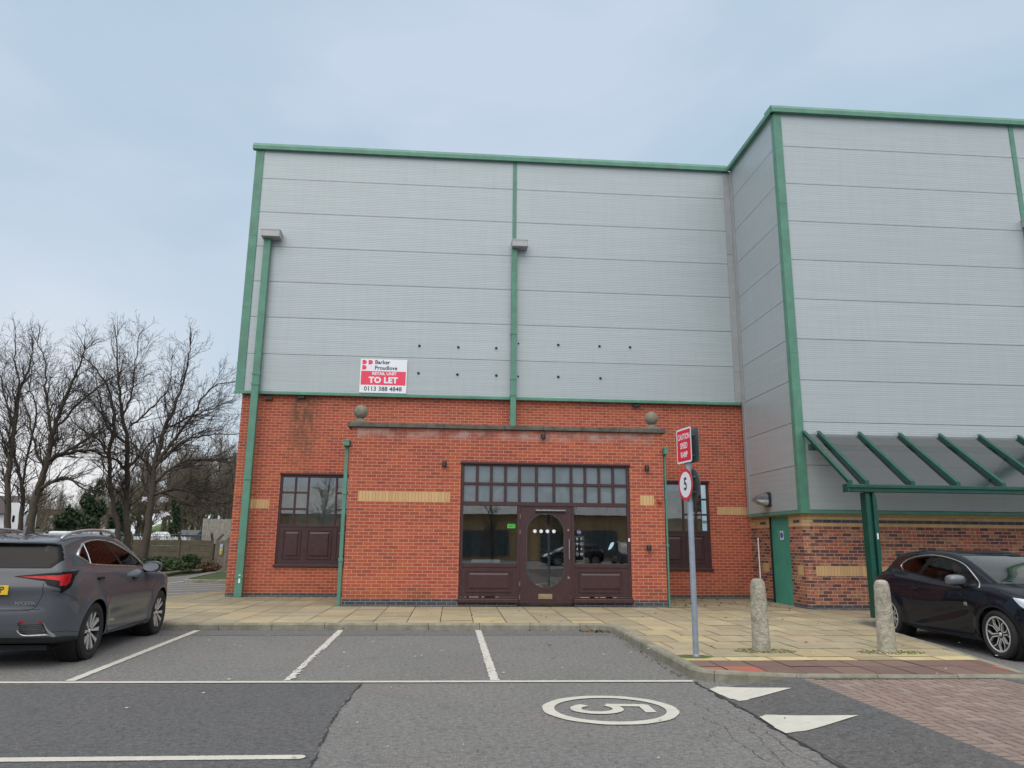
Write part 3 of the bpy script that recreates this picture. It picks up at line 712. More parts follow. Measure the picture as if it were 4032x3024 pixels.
# stone-on-edge coping in lengths with dark joints
b = MB(); x = -2.52
random.seed(5)
while x < 5.01 - .01:
    x1 = min(x + .915, 5.012); b.box(x + .003, x1 - .003, D1 - .075, D1 + .30, 4.135 + random.uniform(0, .004), 4.238 + random.uniform(-.004, .004), .008); x = x1
b.box(-2.52, -2.15, D1 + .303, D2 - .01, 4.135, 4.235, .008); b.box(4.64, 5.01, D1 + .303, D2 - .01, 4.135, 4.235, .008)
b.build('coping', M_COPING, B1)
for x0, x1, yy, z0, z1 in ((-2.20, -.10, D1, 2.425, 2.668), (4.355, 4.69, D1, 2.42, 2.65), (-5.40, -4.84, D2, 2.345, 2.577), (7.20, 8.10, D2, 2.335, 2.55)):
    b = MB(); b.box(x0, x1, yy - .003, yy + .02, z0, z1); b.build('buff_brick_panel', M_SOLD, B1)
for fx in (-2.25, 4.715):
    b = MB(); b.box(fx - .16, fx + .16, D1 - .02, D1 + .28, 4.24, 4.285, .006)
    prof = [(.135, .285 - .24), (.13, .07), (.075, .10), (.068, .12), (.09, .145)]
    b.lathe([(r, h + 4.24) for r, h in prof], (fx, D1 + .13, 0), 24)
    r0 = .163; cz = 4.24 + .13 + r0 - .02
    b.lathe([(max(.002, r0 * math.cos(a)), cz + r0 * math.sin(a)) for a in [R(-90 + 180 * i / 20) for i in range(21)]], (fx, D1 + .13, 0), 32)
    b.build('ball_finial', M_STONE, B1, smooth=40)
# cladding boards: one metre courses with an open dark joint
JZ = [5.46, 6.497, 7.536, 8.567, 9.60, 10.632, 11.665, 12.56]
def courses(b, fn, js, gap=.009):
    for z0, z1 in zip(js, js[1:]): fn(z0 + gap, z1 - gap * .3)
CY = 19.97
b = MB(); courses(b, lambda z0, z1: b.box(-5.90, 1.478, CY, CY + .06, z0, z1), JZ); courses(b, lambda z0, z1: b.box(1.592, 7.83, CY, CY + .06, z0, z1), JZ)
courses(b, lambda z0, z1: b.box(-5.91, -5.85, CY + .07, 40, z0, z1), JZ)
b.build('cladding', M_CLAD, B1, merge=False)
b = MB(); b.box(-5.84, 8.06, CY + .055, CY + .10, 5.40, 12.6); b.box(-5.84, 8.06, CY + .10, D2 - .005, 5.40, 5.455); b.build('cladding_backing', M_BLACK, B1)
b = MB(); b.prism([(CY - .11, 12.53), (CY - .11, 12.64), (CY - .05, 12.74), (CY + .35, 12.74), (CY + .35, 12.70), (CY + .02, 12.53)], -6.03, 7.96, 'x')
b.box(-6.03, -5.86, CY + .36, 40, 12.53, 12.74); b.build('roof_trim', M_GREEN, B1)
b = MB(); b.box(-5.945, -5.72, CY - .03, CY + .0, 5.44, 12.53, .004); b.box(-5.945, -5.915, CY, CY + .22, 5.44, 12.53); 
for z in (9.9, 7.8): b.box(-5.95, -5.715, CY - .034, CY - .028, z, z + .02)
b.build('corner_trim', M_GREEN, B1)
b = MB(); b.box(1.478, 1.592, CY - .018, CY + .055, 5.47, 12.53); b.build('centre_trim', M_GREEN, B1)
b = MB(); b.prism([(CY - .05, 5.38), (CY - .05, 5.44), (CY - .012, 5.468), (CY + .05, 5.468), (CY + .05, 5.40), (CY - .03, 5.372)], -5.96, 7.98, 'x'); b.build('base_trim', M_GREEN, B1)
b = MB(); b.box(7.832, 8.035, CY - .02, CY + .01, 5.47, 12.5); b.box(8.0, 8.035, CY - .18, CY - .02, 2.35, 12.5)
b.box(7.82, 8.03, CY - .03, CY - .018, 9.9, 9.93); b.box(7.82, 8.03, CY - .03, CY - .018, 6.35, 6.38); b.build('corner_flashing', M_GREYM, B1)
# rainwater pipes
def hopper_pipe(x0, x1, y0, y1, ztop, zbot, hx0, hx1, parent, mp=M_GREEN, mh=M_GREYM, joints=(), hh=.21, foot=False, skew=0.0):
    b = MB(); n = 1
    b.box(x0, x1, y0, y1, zbot, ztop, .006)
    for z in joints: b.box(x0 - .012, x1 + .012, y0 - .012, y1 + .005, z - .035, z + .035, .004)
    o = b.build('downpipe', mp, parent)
    if hx0 is not None:
        b = MB(); b.box(hx0, hx1, y0 - .16, y1 + .03, ztop, ztop + hh, .01); b.box(hx0 - .008, hx1 + .008, y0 - .168, y1 + .03, ztop + hh - .03, ztop + hh + .004, .004); b.build('hopper', mh, o)
    return o
hopper_pipe(-5.475, -5.29, CY - .19, CY - .06, 9.77, PZ, -5.53, -5.02, B1, joints=(5.9, 5.62, 3.1, .62))
hopper_pipe(1.462, 1.612, CY - .17, CY - .03, 9.77, 4.20, 1.455, 1.90, B1, joints=(7.25, 5.95, 5.5))
hopper_pipe(-2.555, -2.470, D1 + .04, D1 + .11, 3.68, PZ, -2.585, -2.445, B1, mh=M_GREEN, joints=(2.62, 1.12), hh=.14)
hopper_pipe(4.962, 5.008, D1 + .03, D1 + .09, 3.62, PZ, 4.935, 5.03, B1, mh=M_GREEN, joints=(2.60, 1.5), hh=.16)
b = MB(); b.box(-5.39, -5.345, CY - .1945, CY - .192, .47, .68); b.build('pipe_label', M_WHITE, B1)
for x, z in [(-4.2, 5.34), (-5.05, 5.28), (5.0, 5.33)]:
    b = MB(); b.box(x - .09, x + .09, D2 - .10, D2 - .004, z - .05, z + .02); b.build('soffit_outlet', M_BLACK, B1)

# joinery ------------------------------------------------------
def raised_panel(b, x0, x1, z0, z1, y):
    """moulded frame ring, sunk band and bevelled field"""
    def ring(a, c, ya, yb):   # a outer inset, c inner inset
        o = [(x0 + a, z0 + a), (x1 - a, z0 + a), (x1 - a, z1 - a), (x0 + a, z1 - a)]; i_ = [(x0 + c, z0 + c), (x1 - c, z0 + c), (x1 - c, z1 - c), (x0 + c, z1 - c)]
        vs = [(p[0], ya, p[1]) for p in o] + [(p[0], yb, p[1]) for p in i_]
        b.add(vs, [(k, (k + 1) % 4, 4 + (k + 1) % 4, 4 + k) for k in range(4)])
    ring(0, .004, y, y - .022); ring(.004, .028, y - .022, y - .022); ring(.028, .036, y - .022, y - .004); ring(.036, .062, y - .004, y - .004); ring(.062, .10, y - .004, y - .020)
    c = .10; b.add([(x0 + c, y - .020, z0 + c), (x1 - c, y - .020, z0 + c), (x1 - c, y - .020, z1 - c), (x0 + c, y - .020, z1 - c)], [(0, 1, 2, 3)])
def casement(parent, x0, x1, z0, z1, Y, vm, rows, sillz, panels, gmat, label=None):
    """timber window: frame, glazing bars, panes, panelled apron, sill. Y = wall face"""
    yf = Y + .03; b = MB(); fr = .06
    b.box(x0, x0 + fr, yf, yf + .07, z0, z1, .005); b.box(x1 - fr, x1, yf, yf + .07, z0, z1, .005)
    b.box(x0 + fr, x1 - fr, yf, yf + .07, z1 - .11, z1, .005); b.box(x0 - .02, x1 + .02, Y - .03, yf, z1 - .045, z1 + .0, .006)
    b.box(x0 + fr, x1 - fr, yf, yf + .07, sillz - .06, sillz, .005)
    w = b.build('window', M_PLUM, parent)
    b = MB()
    for x in vm: b.box(x - .026, x + .026, yf + .008, yf + .06, sillz, z1 - .11, .006)
    xs_ = [x0 + fr] + [v for v in vm] + [x1 - fr]; big = max(range(len(xs_) - 1), key=lambda i: xs_[i + 1] - xs_[i])
    for i in range(len(xs_) - 1):
        if i == big: continue
        for z in rows: b.box(xs_[i] + (.026 if i else 0), xs_[i + 1] - (.026 if i < len(xs_) - 2 else 0), yf + .01, yf + .058, z - .026, z + .026, .006)
    b.build('glazing_bars', M_PLUM, w)
    b = MB(); b.box(x0 + fr - .01, x1 - fr + .01, yf + .035, yf + .041, sillz - .01, z1 - .10); b.build('pane', gmat, w)
    b = MB(); b.box(x0 + fr, x1 - fr, yf + .012, yf + .05, z0 + .06, sillz - .06)
    for p0, p1 in panels: raised_panel(b, p0, p1, z0 + .20, sillz - .125, yf + .0115)
    b.build('apron_panel', M_PLUM, w)
    b = MB(); b.box(x0 - .03, x1 + .03, Y - .05, yf + .06, z0 - .005, z0 + .062, .012); b.build('sill', M_PLUM, w)
    return w
casement(B1, WL[0], WL[1], WL[2], WL[3], D2, (-4.20, -3.865, -3.13, -2.80), (2.775, 2.345), 1.94, [(-4.44, -3.97), (-3.82, -3.18), (-3.08, -2.62)], G_SHOP)
casement(B1, WR[0], WR[1], WR[2], WR[3], D2, (5.37, 5.70, 6.262, 6.618), (2.745, 2.33), 1.90, [(5.1, 5.60), (5.66, 6.22), (6.29, 6.83)], G_SHOP)
for x0, x1 in ((-4.6, -2.45), (4.95, 7.0)):
    b = MB(); b.box(x0, x1, D2 + .7, D2 + .74, PZ, 3.4); b.build('window_backing', M_DARKIN, B1)

yF = D1 + .025; yB = D1 + .105
b = MB()
b.box(.146, .215, yF, yB, .30, 3.36, .006); b.box(4.040, 4.108, yF, yB, .30, 3.36, .006); b.box(.215, 4.040, yF, yB, 3.288, 3.36, .006)
b.box(.12, 4.13, D1 - .035, yF, 3.325, 3.372, .008)
b.box(.215, 4.04, yF - .012, yB, 2.368, 2.462, .008)
b.box(1.462, 1.528, yF, yB, .20, 2.368, .006); b.box(2.732, 2.790, yF, yB, .20, 2.368, .006)
for x0, x1 in ((.215, 1.462), (2.79, 4.04)): b.box(x0, x1, yF - .006, yB, .985, 1.078, .006)
SH = b.build('shopfront', M_PLUM, B1)
b = MB(); xm = [.52, .849, 1.179, 1.507, 1.907, 2.319, 2.726, 3.056, 3.388, 3.722]
for x in xm: b.box(x - .031, x + .031, yF + .006, yB - .01, 2.462, 3.288, .008)
xs_ = [.215] + xm + [4.04]
for i in range(11): b.box(xs_[i] + (.031 if i else 0), xs_[i + 1] - (.031 if i < 10 else 0), yF + .009, yB - .012, 2.843, 2.905, .008)
b.build('glazing_bars', M_PLUM, SH)
b = MB(); b.box(.20, 4.05, yF + .045, yF + .050, 2.45, 3.30); b.build('frosted_pane', G_FROST, SH)
for x0, x1 in ((.205, 1.472), (2.78, 4.05)):
    b = MB(); b.box(x0, x1, yF + .045, yF + .051, 1.07, 2.375); b.build('pane', G_SHOP, SH)
for x0, x1 in ((.215, 1.462), (2.79, 4.04)):
    b = MB(); b.box(x0, x1, yF + .012, yB - .01, .34, .985); raised_panel(b, x0 + .085, x1 - .125, .435, .918, yF + .0115); b.build('lower_panel', M_PLUM, SH)
for x0, x1 in ((.118, 1.50), (2.76, 4.135)):
    b = MB(); b.box(x0, x1, D1 - .06, yB, .205, .30, .016); b.box(x0 + .01, x1 - .01, D1 - .03, yB, .302, .338, .01); s_ = b.build('sill', M_PLUM, SH)
    b = MB()
    random.seed(int(x0 * 10))
    for i in range(5):
        xx = random.uniform(x0 + .1, x1 - .5); b.box(xx, xx + random.uniform(.08, .38), D1 - .0325, D1 + .0, .326, .3405)
    b.build('bare_wood_edge', M_BARE, s_)
# door leaf with stadium window
DX0, DX1, DZ0, DZ1 = 1.530, 2.730, .20, 2.366; ox, oz0, oz1, orr = 2.116, .524 + .447, 2.217 - .447, .447
hole = [(ox + orr * math.cos(R(a)), oz0 + orr * math.sin(R(a))) for a in range(180, 361, 9)] + [(ox + orr * math.cos(R(a)), oz1 + orr * math.sin(R(a))) for a in range(0, 181, 9)]
def ringed(b, outer_fn, hole, y0, y1):
    n = len(hole); O = [outer_fn(p) for p in hole]
    vs = [(p[0], y0, p[1]) for p in O] + [(p[0], y0, p[1]) for p in hole] + [(p[0], y1, p[1]) for p in hole] + [(p[0], y1, p[1]) for p in O]
    fs = []
    for i in range(n):
        j = (i + 1) % n; fs += [(i, j, n + j, n + i), (n + i, n + j, 2 * n + j, 2 * n + i), (2 * n + i, 2 * n + j, 3 * n + j, 3 * n + i)]
    b.add(vs, fs)
def to_rect(p):
    # push the hole outline out to the door edge; corners are kept by snapping the diagonals
    cx_, cz_ = (DX0 + DX1) / 2, (DZ0 + DZ1) / 2; dx, dz = p[0] - cx_, p[1] - cz_
    hw, hh = (DX1 - DX0) / 2, (DZ1 - DZ0) / 2; s = min(hw / max(abs(dx), 1e-6), hh / max(abs(dz), 1e-6)); q_ = [cx_ + dx * s, cz_ + dz * s]
    if abs(abs(q_[0] - cx_) - hw) < .09 and abs(abs(q_[1] - cz_) - hh) < .09: q_ = [cx_ + math.copysign(hw, dx), cz_ + math.copysign(hh, dz)]
    return q_
def fix_corners(hole):
    # make sure exactly one outline vertex maps to every corner
    cx_, cz_ = (DX0 + DX1) / 2, (DZ0 + DZ1) / 2; O = [to_rect(p) for p in hole]
    for sx in (-1, 1):
        for sz in (-1, 1):
            c = (cx_ + sx * (DX1 - DX0) / 2, cz_ + sz * (DZ1 - DZ0) / 2); k = min(range(len(O)), key=lambda i: math.dist(O[i], c)); O[k] = list(c)
    return O
_O = fix_corners(hole); _it = iter(_O)
b = MB(); yd = yF + .012; ringed(b, lambda p: next(_it), hole, yd, yd + .045)
DR = b.build('door', M_PLUM, B1)
b = MB(); h2 = [(ox + (p[0] - ox) * .955, (p[1] - 1.37) * .974 + 1.37) for p in hole]; it2 = iter(hole); ringed(b, lambda p: next(it2), h2, yd - .006, yd + .02); 
b.build('oval_bead', paint('dark_rubber_bead', (.05, .045, .045), .5), DR)
b = MB(); b.prism(hole, yd + .018, yd + .024, 'y'); b.build('oval_pane', G_SHOP, DR)
for z in (2.13, 1.78, .33, .62): 
    b = MB(); b.tube([(1.529, yd - .012, z - .05), (1.529, yd - .012, z + .05)], .009, 8); b.build('hinge', M_BRASS, DR)
b = MB(); b.tube([(2.662, yd - .055, 1.62), (2.664, yd - .055, 1.175)], .013, 10)
for z in (1.60, 1.195): b.tube([(2.663, yd, z), (2.663, yd - .055, z)], .009, 8)
b.build('pull_handle', M_CHROME, DR, smooth=40)
for z in (1.832, .762):
    b = MB(); b.lathe([(.0005, -.014), (.022, -.014), (.028, -.004), (.028, 0)], (2.65, yd, z), 20, 'y'); b.build('lock', M_BRASS, DR, smooth=30)
b = MB(); b.box(1.955, 2.275, yd - .008, yd + .001, .293, .402, .003); b.box(1.985, 2.245, yd - .013, yd - .007, .318, .377, .003); b.build('letter_plate', M_BRASS, DR)
b = MB(); b.box(1.885, 2.592, yF - .05, yF - .002, 2.262, 2.295, .006); b.build('door_bar', M_CHROME, DR)
b = MB(); b.box(1.88, 2.60, yF - .03, yF + .011, 2.235, 2.262); b.build('door_closer_rail', M_BLACK, DR)
for x in (1.873, 2.02, 2.166, 2.316):
    b = MB(); b.lathe([(.0005, 0), (.041, 0), (.041, .002)], (x, yd + .014, 1.80), 24, 'y'); b.build('dot_sticker', M_WHITE, DR)
# small stickers on the panes
ys = yF + .040
b = MB(); b.box(1.235, 1.425, ys, ys + .003, 1.86, 1.955, .001); b.build('green_sticker', paint('green_sticker_face', (.07, .42, .05), .4), B1)
b = MB(); b.box(1.24, 1.42, ys, ys + .003, 1.96, 1.985); b.box(1.26, 1.36, ys - .001, ys, 1.90, 1.906); b.box(1.26, 1.345, ys - .001, ys, 1.915, 1.921); b.build('sticker_print', M_NAVY, B1)
b = MB(); b.lathe([(.0005, 0), (.052, 0), (.052, .003)], (2.905, ys, 1.79), 28, 'y'); b.build('round_sticker', paint('violet_sticker_face', (.10, .075, .27), .4), B1)
b = MB(); put_text(b, 'Tesk', .05, Matrix.Translation((2.905, ys - .002, 1.79)) @ Matrix.Rotation(R(90), 4, 'X'), bold=.001)
for k in range(4):
    for j in range(2):
        cx_ = 2.862 + j * .098; cz_ = 1.64 - k * .115
        if k == 1 and j == 0: b.prism([(cx_ - .034, cz_ + .018), (cx_ + .034, cz_ + .018), (cx_, cz_ - .028)], ys, ys + .002, 'y')
        elif (k, j) in ((1, 1), (3, 0)):
            b.lathe([(.026, 0), (.034, 0)], (cx_, ys, cz_), 20, 'y'); b.prism([(cx_ - .022, cz_ + .018), (cx_ - .018, cz_ + .022), (cx_ + .022, cz_ - .018), (cx_ + .018, cz_ - .022)], ys, ys + .002, 'y')
        elif (k, j) == (3, 1):
            b.box(cx_ - .036, cx_ + .036, ys, ys + .002, cz_ + .008, cz_ + .024); b.box(cx_ - .036, cx_ + .036, ys, ys + .002, cz_ - .024, cz_ - .008)
        elif k == 0: b.box(cx_ - .024, cx_ + .024, ys, ys + .002, cz_ + .004, cz_ + .022); b.box(cx_ - .018, cx_ + .016, ys, ys + .002, cz_ - .02, cz_ - .002)
        else: b.lathe([(.0005, 0), (.011, 0)], (cx_ + .004, ys, cz_ + .018), 12, 'y'); b.prism([(cx_ - .026, cz_ - .024), (cx_ + .026, cz_ - .014), (cx_ + .01, cz_ + .008), (cx_ - .014, cz_ + .006)], ys, ys + .002, 'y')
        b.box(cx_ - .024, cx_ + .024, ys, ys + .002, cz_ - .048, cz_ - .044)
b.box(2.83, 2.99, ys, ys + .002, 1.135, 1.142); b.box(2.86, 2.97, ys, ys + .002, 1.105, 1.11)
for (x0, x1, z0, z1) in ((2.803, 2.806, 1.09, 1.695), (3.013, 3.016, 1.09, 1.695), (2.806, 3.013, 1.692, 1.695), (2.806, 3.013, 1.09, 1.093)): b.box(x0, x1, ys, ys + .002, z0, z1)
b.build('service_symbols', paint('pale_print', (.34, .37, .36), .5), B1)
b = MB(); b.prism([(3.585, 1.385), (3.655, 1.42), (3.725, 1.535), (3.72, 1.575), (3.65, 1.55), (3.60, 1.44)], ys, ys + .003, 'y'); b.build('torn_blue_sticker', paint('torn_sticker_face', (.42, .68, .85), .5, 0, .35, 30), B1)
b = MB(); b.box(.43, 1.07, D1 + .16, D1 + .24, 1.078, 1.155, .01); b.box(.42, .44, D1 + .15, D1 + .25, 1.078, 1.15, .004); b.box(1.06, 1.08, D1 + .15, D1 + .25, 1.078, 1.15, .004); tag(b.build('box', M_WHITE), 'long white box lying on the window ledge inside the left shop pane', 'box')
# interior seen dimly through the panes
b = MB(); b.box(-2.1, 4.7, D1 + .25, 24.5, .13, .19); b.box(-2.1, 4.7, 24.5, 24.6, .19, 3.7); b.box(-2.2, -2.1, D1 + .3, 24.6, .13, 3.7); b.box(4.7, 4.8, D1 + .3, 24.6, .13, 3.7); b.box(-2.1, 4.7, D2 + .3, 24.6, 3.6, 3.7)
b.build('interior_shell', M_DARKIN, B1)
ST = empty('staircase', (2.3, 19.2, .19), label='dark interior staircase with brown timber post behind the oval door glass', cat='staircase')
b = MB()
for i in range(9): b.box(1.5, 3.4, 19.4 + i * .27, 19.72 + i * .27, .19 + i * .17, .36 + i * .17)
b.build('steps', paint('stair_tread', (.12, .13, .14), .6), ST)
b = MB(); b.box(1.90, 2.08, 18.6, 18.75, .19, 3.7, .01); b.prism([(2.08, .19), (2.62, .19), (2.55, .42), (2.34, .52), (2.2, .72), (2.08, 1.15)], 18.62, 18.72, 'y'); b.build('timber_post', M_WOODIN, ST)
b = MB(); b.tube([(2.09, 18.7, 1.42), (3.3, 19.0, .95)], .022, 8); b.tube([(2.09, 18.7, 1.28), (3.3, 19.0, .82)], .016, 8); b.build('handrail', M_BRASS, ST)
for x0, x1, y0, y1 in ((3.45, 3.75, 20.5, 20.9), (.5, .75, 21, 21.3)):
    b = MB(); b.box(x0, x1, y0, y1, .19, 3.6); b.build('interior_column', paint('dim_column', (.35, .34, .30), .7), B1)

# TO LET board ---------------------------------------------------
SG = empty('letting_board', (-2.02, CY - .03, 5.95), label='white and pink TO LET letting board fixed above the brick wall', cat='sign')
b = MB(); b.box(-2.655, -1.385, CY - .035, CY - .012, 5.478, 6.425, .003); b.build('board', M_WHITE, SG)
yt = CY - .0375; RX = Matrix.Rotation(R(90), 4, 'X')
def tm(x, z, y=yt): return Matrix.Translation((x, y, z)) @ RX
b = MB(); b.box(-2.625, -1.415, yt, yt + .003, 5.70, 6.085); dsh = [(0, 0), (0, .125)] + [(.055 + .0625 * math.cos(R(a)), .0625 + .0625 * math.sin(R(a))) for a in range(90, -91, -15)]
for dx, dz in ((-2.605, 6.27), (-2.44, 6.27), (-2.605, 6.12)): b.prism([(dx + p[0], dz + p[1]) for p in dsh], yt, yt + .003, 'y')
b.build('pink_panel', M_PINK, SG)
b = MB(); put_text(b, 'Barker', .155, tm(-2.265, 6.335), align='LEFT', bold=.0035, sx=.97); b.build('agent_name', M_NAVY, SG); b = MB(); put_text(b, 'Proudlove', .155, tm(-2.265, 6.175), align='LEFT', bold=.0035, sx=.95); b.build('agent_name', M_NAVY, SG); b = MB()
put_text(b, '0113 388 4848', .168, tm(-2.02, 5.588), bold=.003, sx=.985, spacing=1.02); b.build('phone_number', M_NAVY, SG)
b = MB(); put_text(b, 'RETAIL UNIT', .115, tm(-2.0, 6.015, yt - .002), bold=.0035); b.build('retail_unit_lettering', M_WHITE, SG); b = MB(); put_text(b, 'TO LET', .225, tm(-2.02, 5.83, yt - .002), bold=.0105, spacing=1.06); b.build('to_let_lettering', M_WHITE, SG)

# fixings left from an old fascia sign
k = 0
names = {0: 'upper row, first from the letting board', 1: 'upper row, second from the board', 2: 'upper row, just left of the centre pipe', 3: 'upper row, first right of the centre pipe', 4: 'upper row, second right of the pipe', 5: 'upper row, furthest right', 6: 'lower row, beside the letting board', 7: 'lower row, second from the board', 8: 'lower row, left of the centre pipe', 9: 'lower row, first right of the pipe', 10: 'lower row, furthest right', 11: 'tiny one close against the centre pipe top', 12: 'small one touching the centre pipe low down'}
for i, (x, z) in enumerate([(-1.076, 6.846), (0, 6.838), (1.058, 6.844), (2.806, 6.991), (3.98, 6.986), (4.856, 6.985), (-1.073, 6.069), (-.006, 6.059), (1.07, 6.062), (2.803, 6.069), (3.992, 6.061), (1.68, 6.996), (1.68, 6.05)]):
    b = MB(); r_ = .03 if i < 11 else .02; b.lathe([(.0005, -.05), (r_ * .7, -.048), (r_, -.03), (r_, -.008), (r_ * 1.25, -.004), (r_ * 1.25, 0)], (x, CY, z), 14, 'y')
    tag(b.build('sign_stud', M_BLACK, smooth=40), 'black sign fixing on the silver cladding, ' + names[i], 'fixing', 'black sign fixings on the cladding')
# wall lights
def wlight(x, z, lab, s=1.0):
    e = empty('wall_spotlight', (x, D1, z), label=lab, cat='wall light', group='small black spotlights on the porch')
    b = MB(); b.lathe([(.0005, -.02), (.035 * s, -.018), (.04 * s, 0)], (x, D1, z + .02), 16, 'y'); b.build('mount', M_BLACK, e)
    b = MB(); b.lathe([(.0005, .07 * s), (.04 * s, .068 * s), (.052 * s, .045 * s), (.052 * s, -.06 * s), (.046 * s, -.062 * s), (.043 * s, -.04 * s), (.0005, -.04 * s)], (x, D1 - .075, z), 20, 'z'); b.build('lamp_body', M_BLACK, e, smooth=35)
wlight(-.248, 3.30, 'small black spotlight on the brick left of the shopfront')
wlight(2.052, 3.99, 'small black spotlight under the coping above the shopfront')
wlight(4.52, 3.287, 'small black spotlight above the short buff brick panel')
wlight(4.516, 1.446, 'small black fitting low on the brick right of the shopfront')
b = MB(); b.box(4.76, 4.865, D1 - .09, D1, 2.475, 2.575, .02); b.tube([(4.81, D1 - .045, 2.475), (4.812, D1 - .045, 2.42)], .014, 8); b.tube([(4.74, D1 - .03, 2.59), (4.70, D1 - .015, 2.62), (4.67, D1 - .003, 2.61)], .006, 6)
tag(b.build('alarm_call_point', paint('faded_red_plastic', (.40, .07, .04), .6, 0, .25, 14)), 'faded red plastic box on the brick beside the right porch pipe', 'alarm box')
b = MB(); b.box(4.055, 4.09, yF - .022, yF, 1.58, 1.66, .008); tag(b.build('entry_sensor', M_WHITE, smooth=30), 'small white plastic push button on the right shopfront jamb', 'push button')

# ------------------------------------------------------------ right unit
D3 = 16.80; XR = 8.04
B2 = empty('retail_unit', (14, D3, PZ), label='taller-looking neighbouring retail unit with mixed brick base behind the green canopy', cat='building', group='two joined retail sheds')
DG = (17.70, 18.84, .0, 2.235)
XB, YB = XR + .07, D3 + .07
# chamfered brick base
b = MB(); wall(b, 'x', XB, YB + .12, D2 + .0, PH, 1.975, [DG], .2, +1); wall(b, 'y', YB, XB + .12, 30, PH, 1.975, [], .2, +1)
b.add([(XB, YB + .12, PH), (XB + .12, YB, PH), (XB + .12, YB, 1.975), (XB, YB + .12, 1.975)], [(0, 1, 2, 3)]); b.build('mixed_brick_wall', M_MIX, B2)
b = MB(); wall(b, 'x', XB, YB + .12, D2 + .0, 1.975, 2.36, [DG], .2, +1); wall(b, 'y', YB, XB + .12, 30, 1.975, 2.36, [], .2, +1)
b.add([(XB, YB + .12, 1.975), (XB + .12, YB, 1.975), (XB + .12, YB, 2.36), (XB, YB + .12, 2.36)], [(0, 1, 2, 3)]); b.build('buff_brick_band', M_BUFF, B2)
e3 = .003
b = MB(); b.box(XB + .2, 30, YB - e3, YB + .02, 2.062, 2.129)
for y0, y1 in ((17.12, 17.45), (19.02, 19.42)): b.box(XB - e3, XB + .02, y0, y1, 2.062, 2.129)
wall(b, 'x', XB - e3, YB + .12, DG[0], PH, .205, [], .03, +1); wall(b, 'x', XB - e3, DG[1], D2, PH, .205, [], .03, +1); wall(b, 'y', YB - e3, XB + .12, 30, PH, .205, [], .03, +1)
b.add([(XB - .002, YB + .12, PH), (XB + .12, YB - .002, PH), (XB + .12, YB - .002, .205), (XB - .002, YB + .12, .205)], [(0, 1, 2, 3)])
b.build('blue_brick_course', M_BLUE, B2)
b = MB(); b.box(XB + .2, 30, YB - e3, YB + .02, .858, 1.083)
for y0, y1 in ((17.08, 17.36), (18.98, 19.34)): b.box(XB - e3, XB + .02, y0, y1, .86, 1.083)
b.build('buff_soldier_band', M_SOLD, B2)
JR = [2.345, 3.385, 4.412, 5.435, 6.462, 7.486, 8.512, 9.545, 10.574, 11.614, 12.55]
b = MB(); courses(b, lambda z0, z1: b.box(XR + .17, 14.475, D3, D3 + .05, z0, z1), JR); courses(b, lambda z0, z1: b.box(14.60, 30, D3, D3 + .05, z0, z1), JR)
courses(b, lambda z0, z1: b.box(XR, XR + .05, D3 + .15, CY - .16, z0, z1), JR)
b.build('cladding', M_CLAD, B2, merge=False)
b = MB(); b.box(XR + .045, 30, D3 + .045, D3 + .068, 2.345, 12.6); b.box(XR + .045, XR + .068, D3 + .07, D2 - .05, 2.345, 12.6); b.build('cladding_backing', M_BLACK, B2)
b = MB(); b.box(XR - .03, XR + .172, D3 - .03, D3 + .0, 2.33, 12.53, .004); b.box(XR - .03, XR, D3 + .001, D3 + .16, 2.33, 12.53, .004)
for z in (10.0, 6.1): b.box(XR - .034, XR + .176, D3 - .034, D3 - .028, z, z + .018)
b.build('corner_trim', M_GREEN, B2)
b = MB(); b.box(14.477, 14.598, D3 - .02, D3 + .045, 2.35, 12.53); b.build('centre_trim', M_GREEN, B2)
b = MB(); b.prism([(D3 - .12, 12.53), (D3 - .12, 12.64), (D3 - .06, 12.74), (D3 + .35, 12.74), (D3 + .35, 12.70), (D3 + .02, 12.53)], XR - .10, 30, 'x')
b.prism([(XR - .12, 12.53), (XR - .12, 12.64), (XR - .06, 12.74), (XR + .35, 12.742), (XR + .35, 12.70), (XR + .02, 12.53)], D3 - .06, CY - .1, 'y'); b.build('roof_trim', M_GREEN, B2)
b = MB(); b.box(XR - .03, 30, D3 - .045, YB - .005, 2.262, 2.342, .004); b.box(XR - .045, XB - .005, D3 - .02, CY - .02, 2.262, 2.342, .004); b.build('base_trim', M_GREEN, B2)
b = MB(); b.box(XR + .1, 30, D3 + .3, 40, 12.5, 12.52); b.box(-5.8, 8.0, CY + .3, 40, 12.5, 12.52); b.build('roof', M_GREYM, B2)
hopper_pipe(14.50, 14.66, D3 - .17, D3 - .04, 9.62, 4.3, 14.46, 14.95, B2)
b = MB(); b.box(XB + .045, XB + .09, DG[0], DG[1], PZ, 2.235, .004); DO = b.build('fire_door', M_DOORG, B2)
b = MB(); b.box(XB + .005, XB + .044, DG[1] - .035, DG[1], PZ, 2.235); b.build('door_frame_edge', M_BLACK, DO)
b = MB(); b.box(XB + .041, XB + .0445, 18.13, 18.315, 1.67, 1.885); s_ = b.build('door_notice', M_WHITE, DO)
b = MB(); b.lathe([(.0005, 0), (.078, 0), (.078, .002)], (XB + .039, 18.222, 1.78), 24, 'x'); b.build('blue_disc', paint('notice_blue', (.02, .10, .45), .4), DO)
b = MB(); b.box(XB + .034, XB + .046, 17.74, 17.78, 1.42, 1.56); b.build('latch', M_GREYM, DO)
b = MB(); b.tube([(XB - .04, 19.50, 1.72), (XB - .045, 19.48, .5)], .018, 8); b.build('white_conduit', M_WHITE, B2)
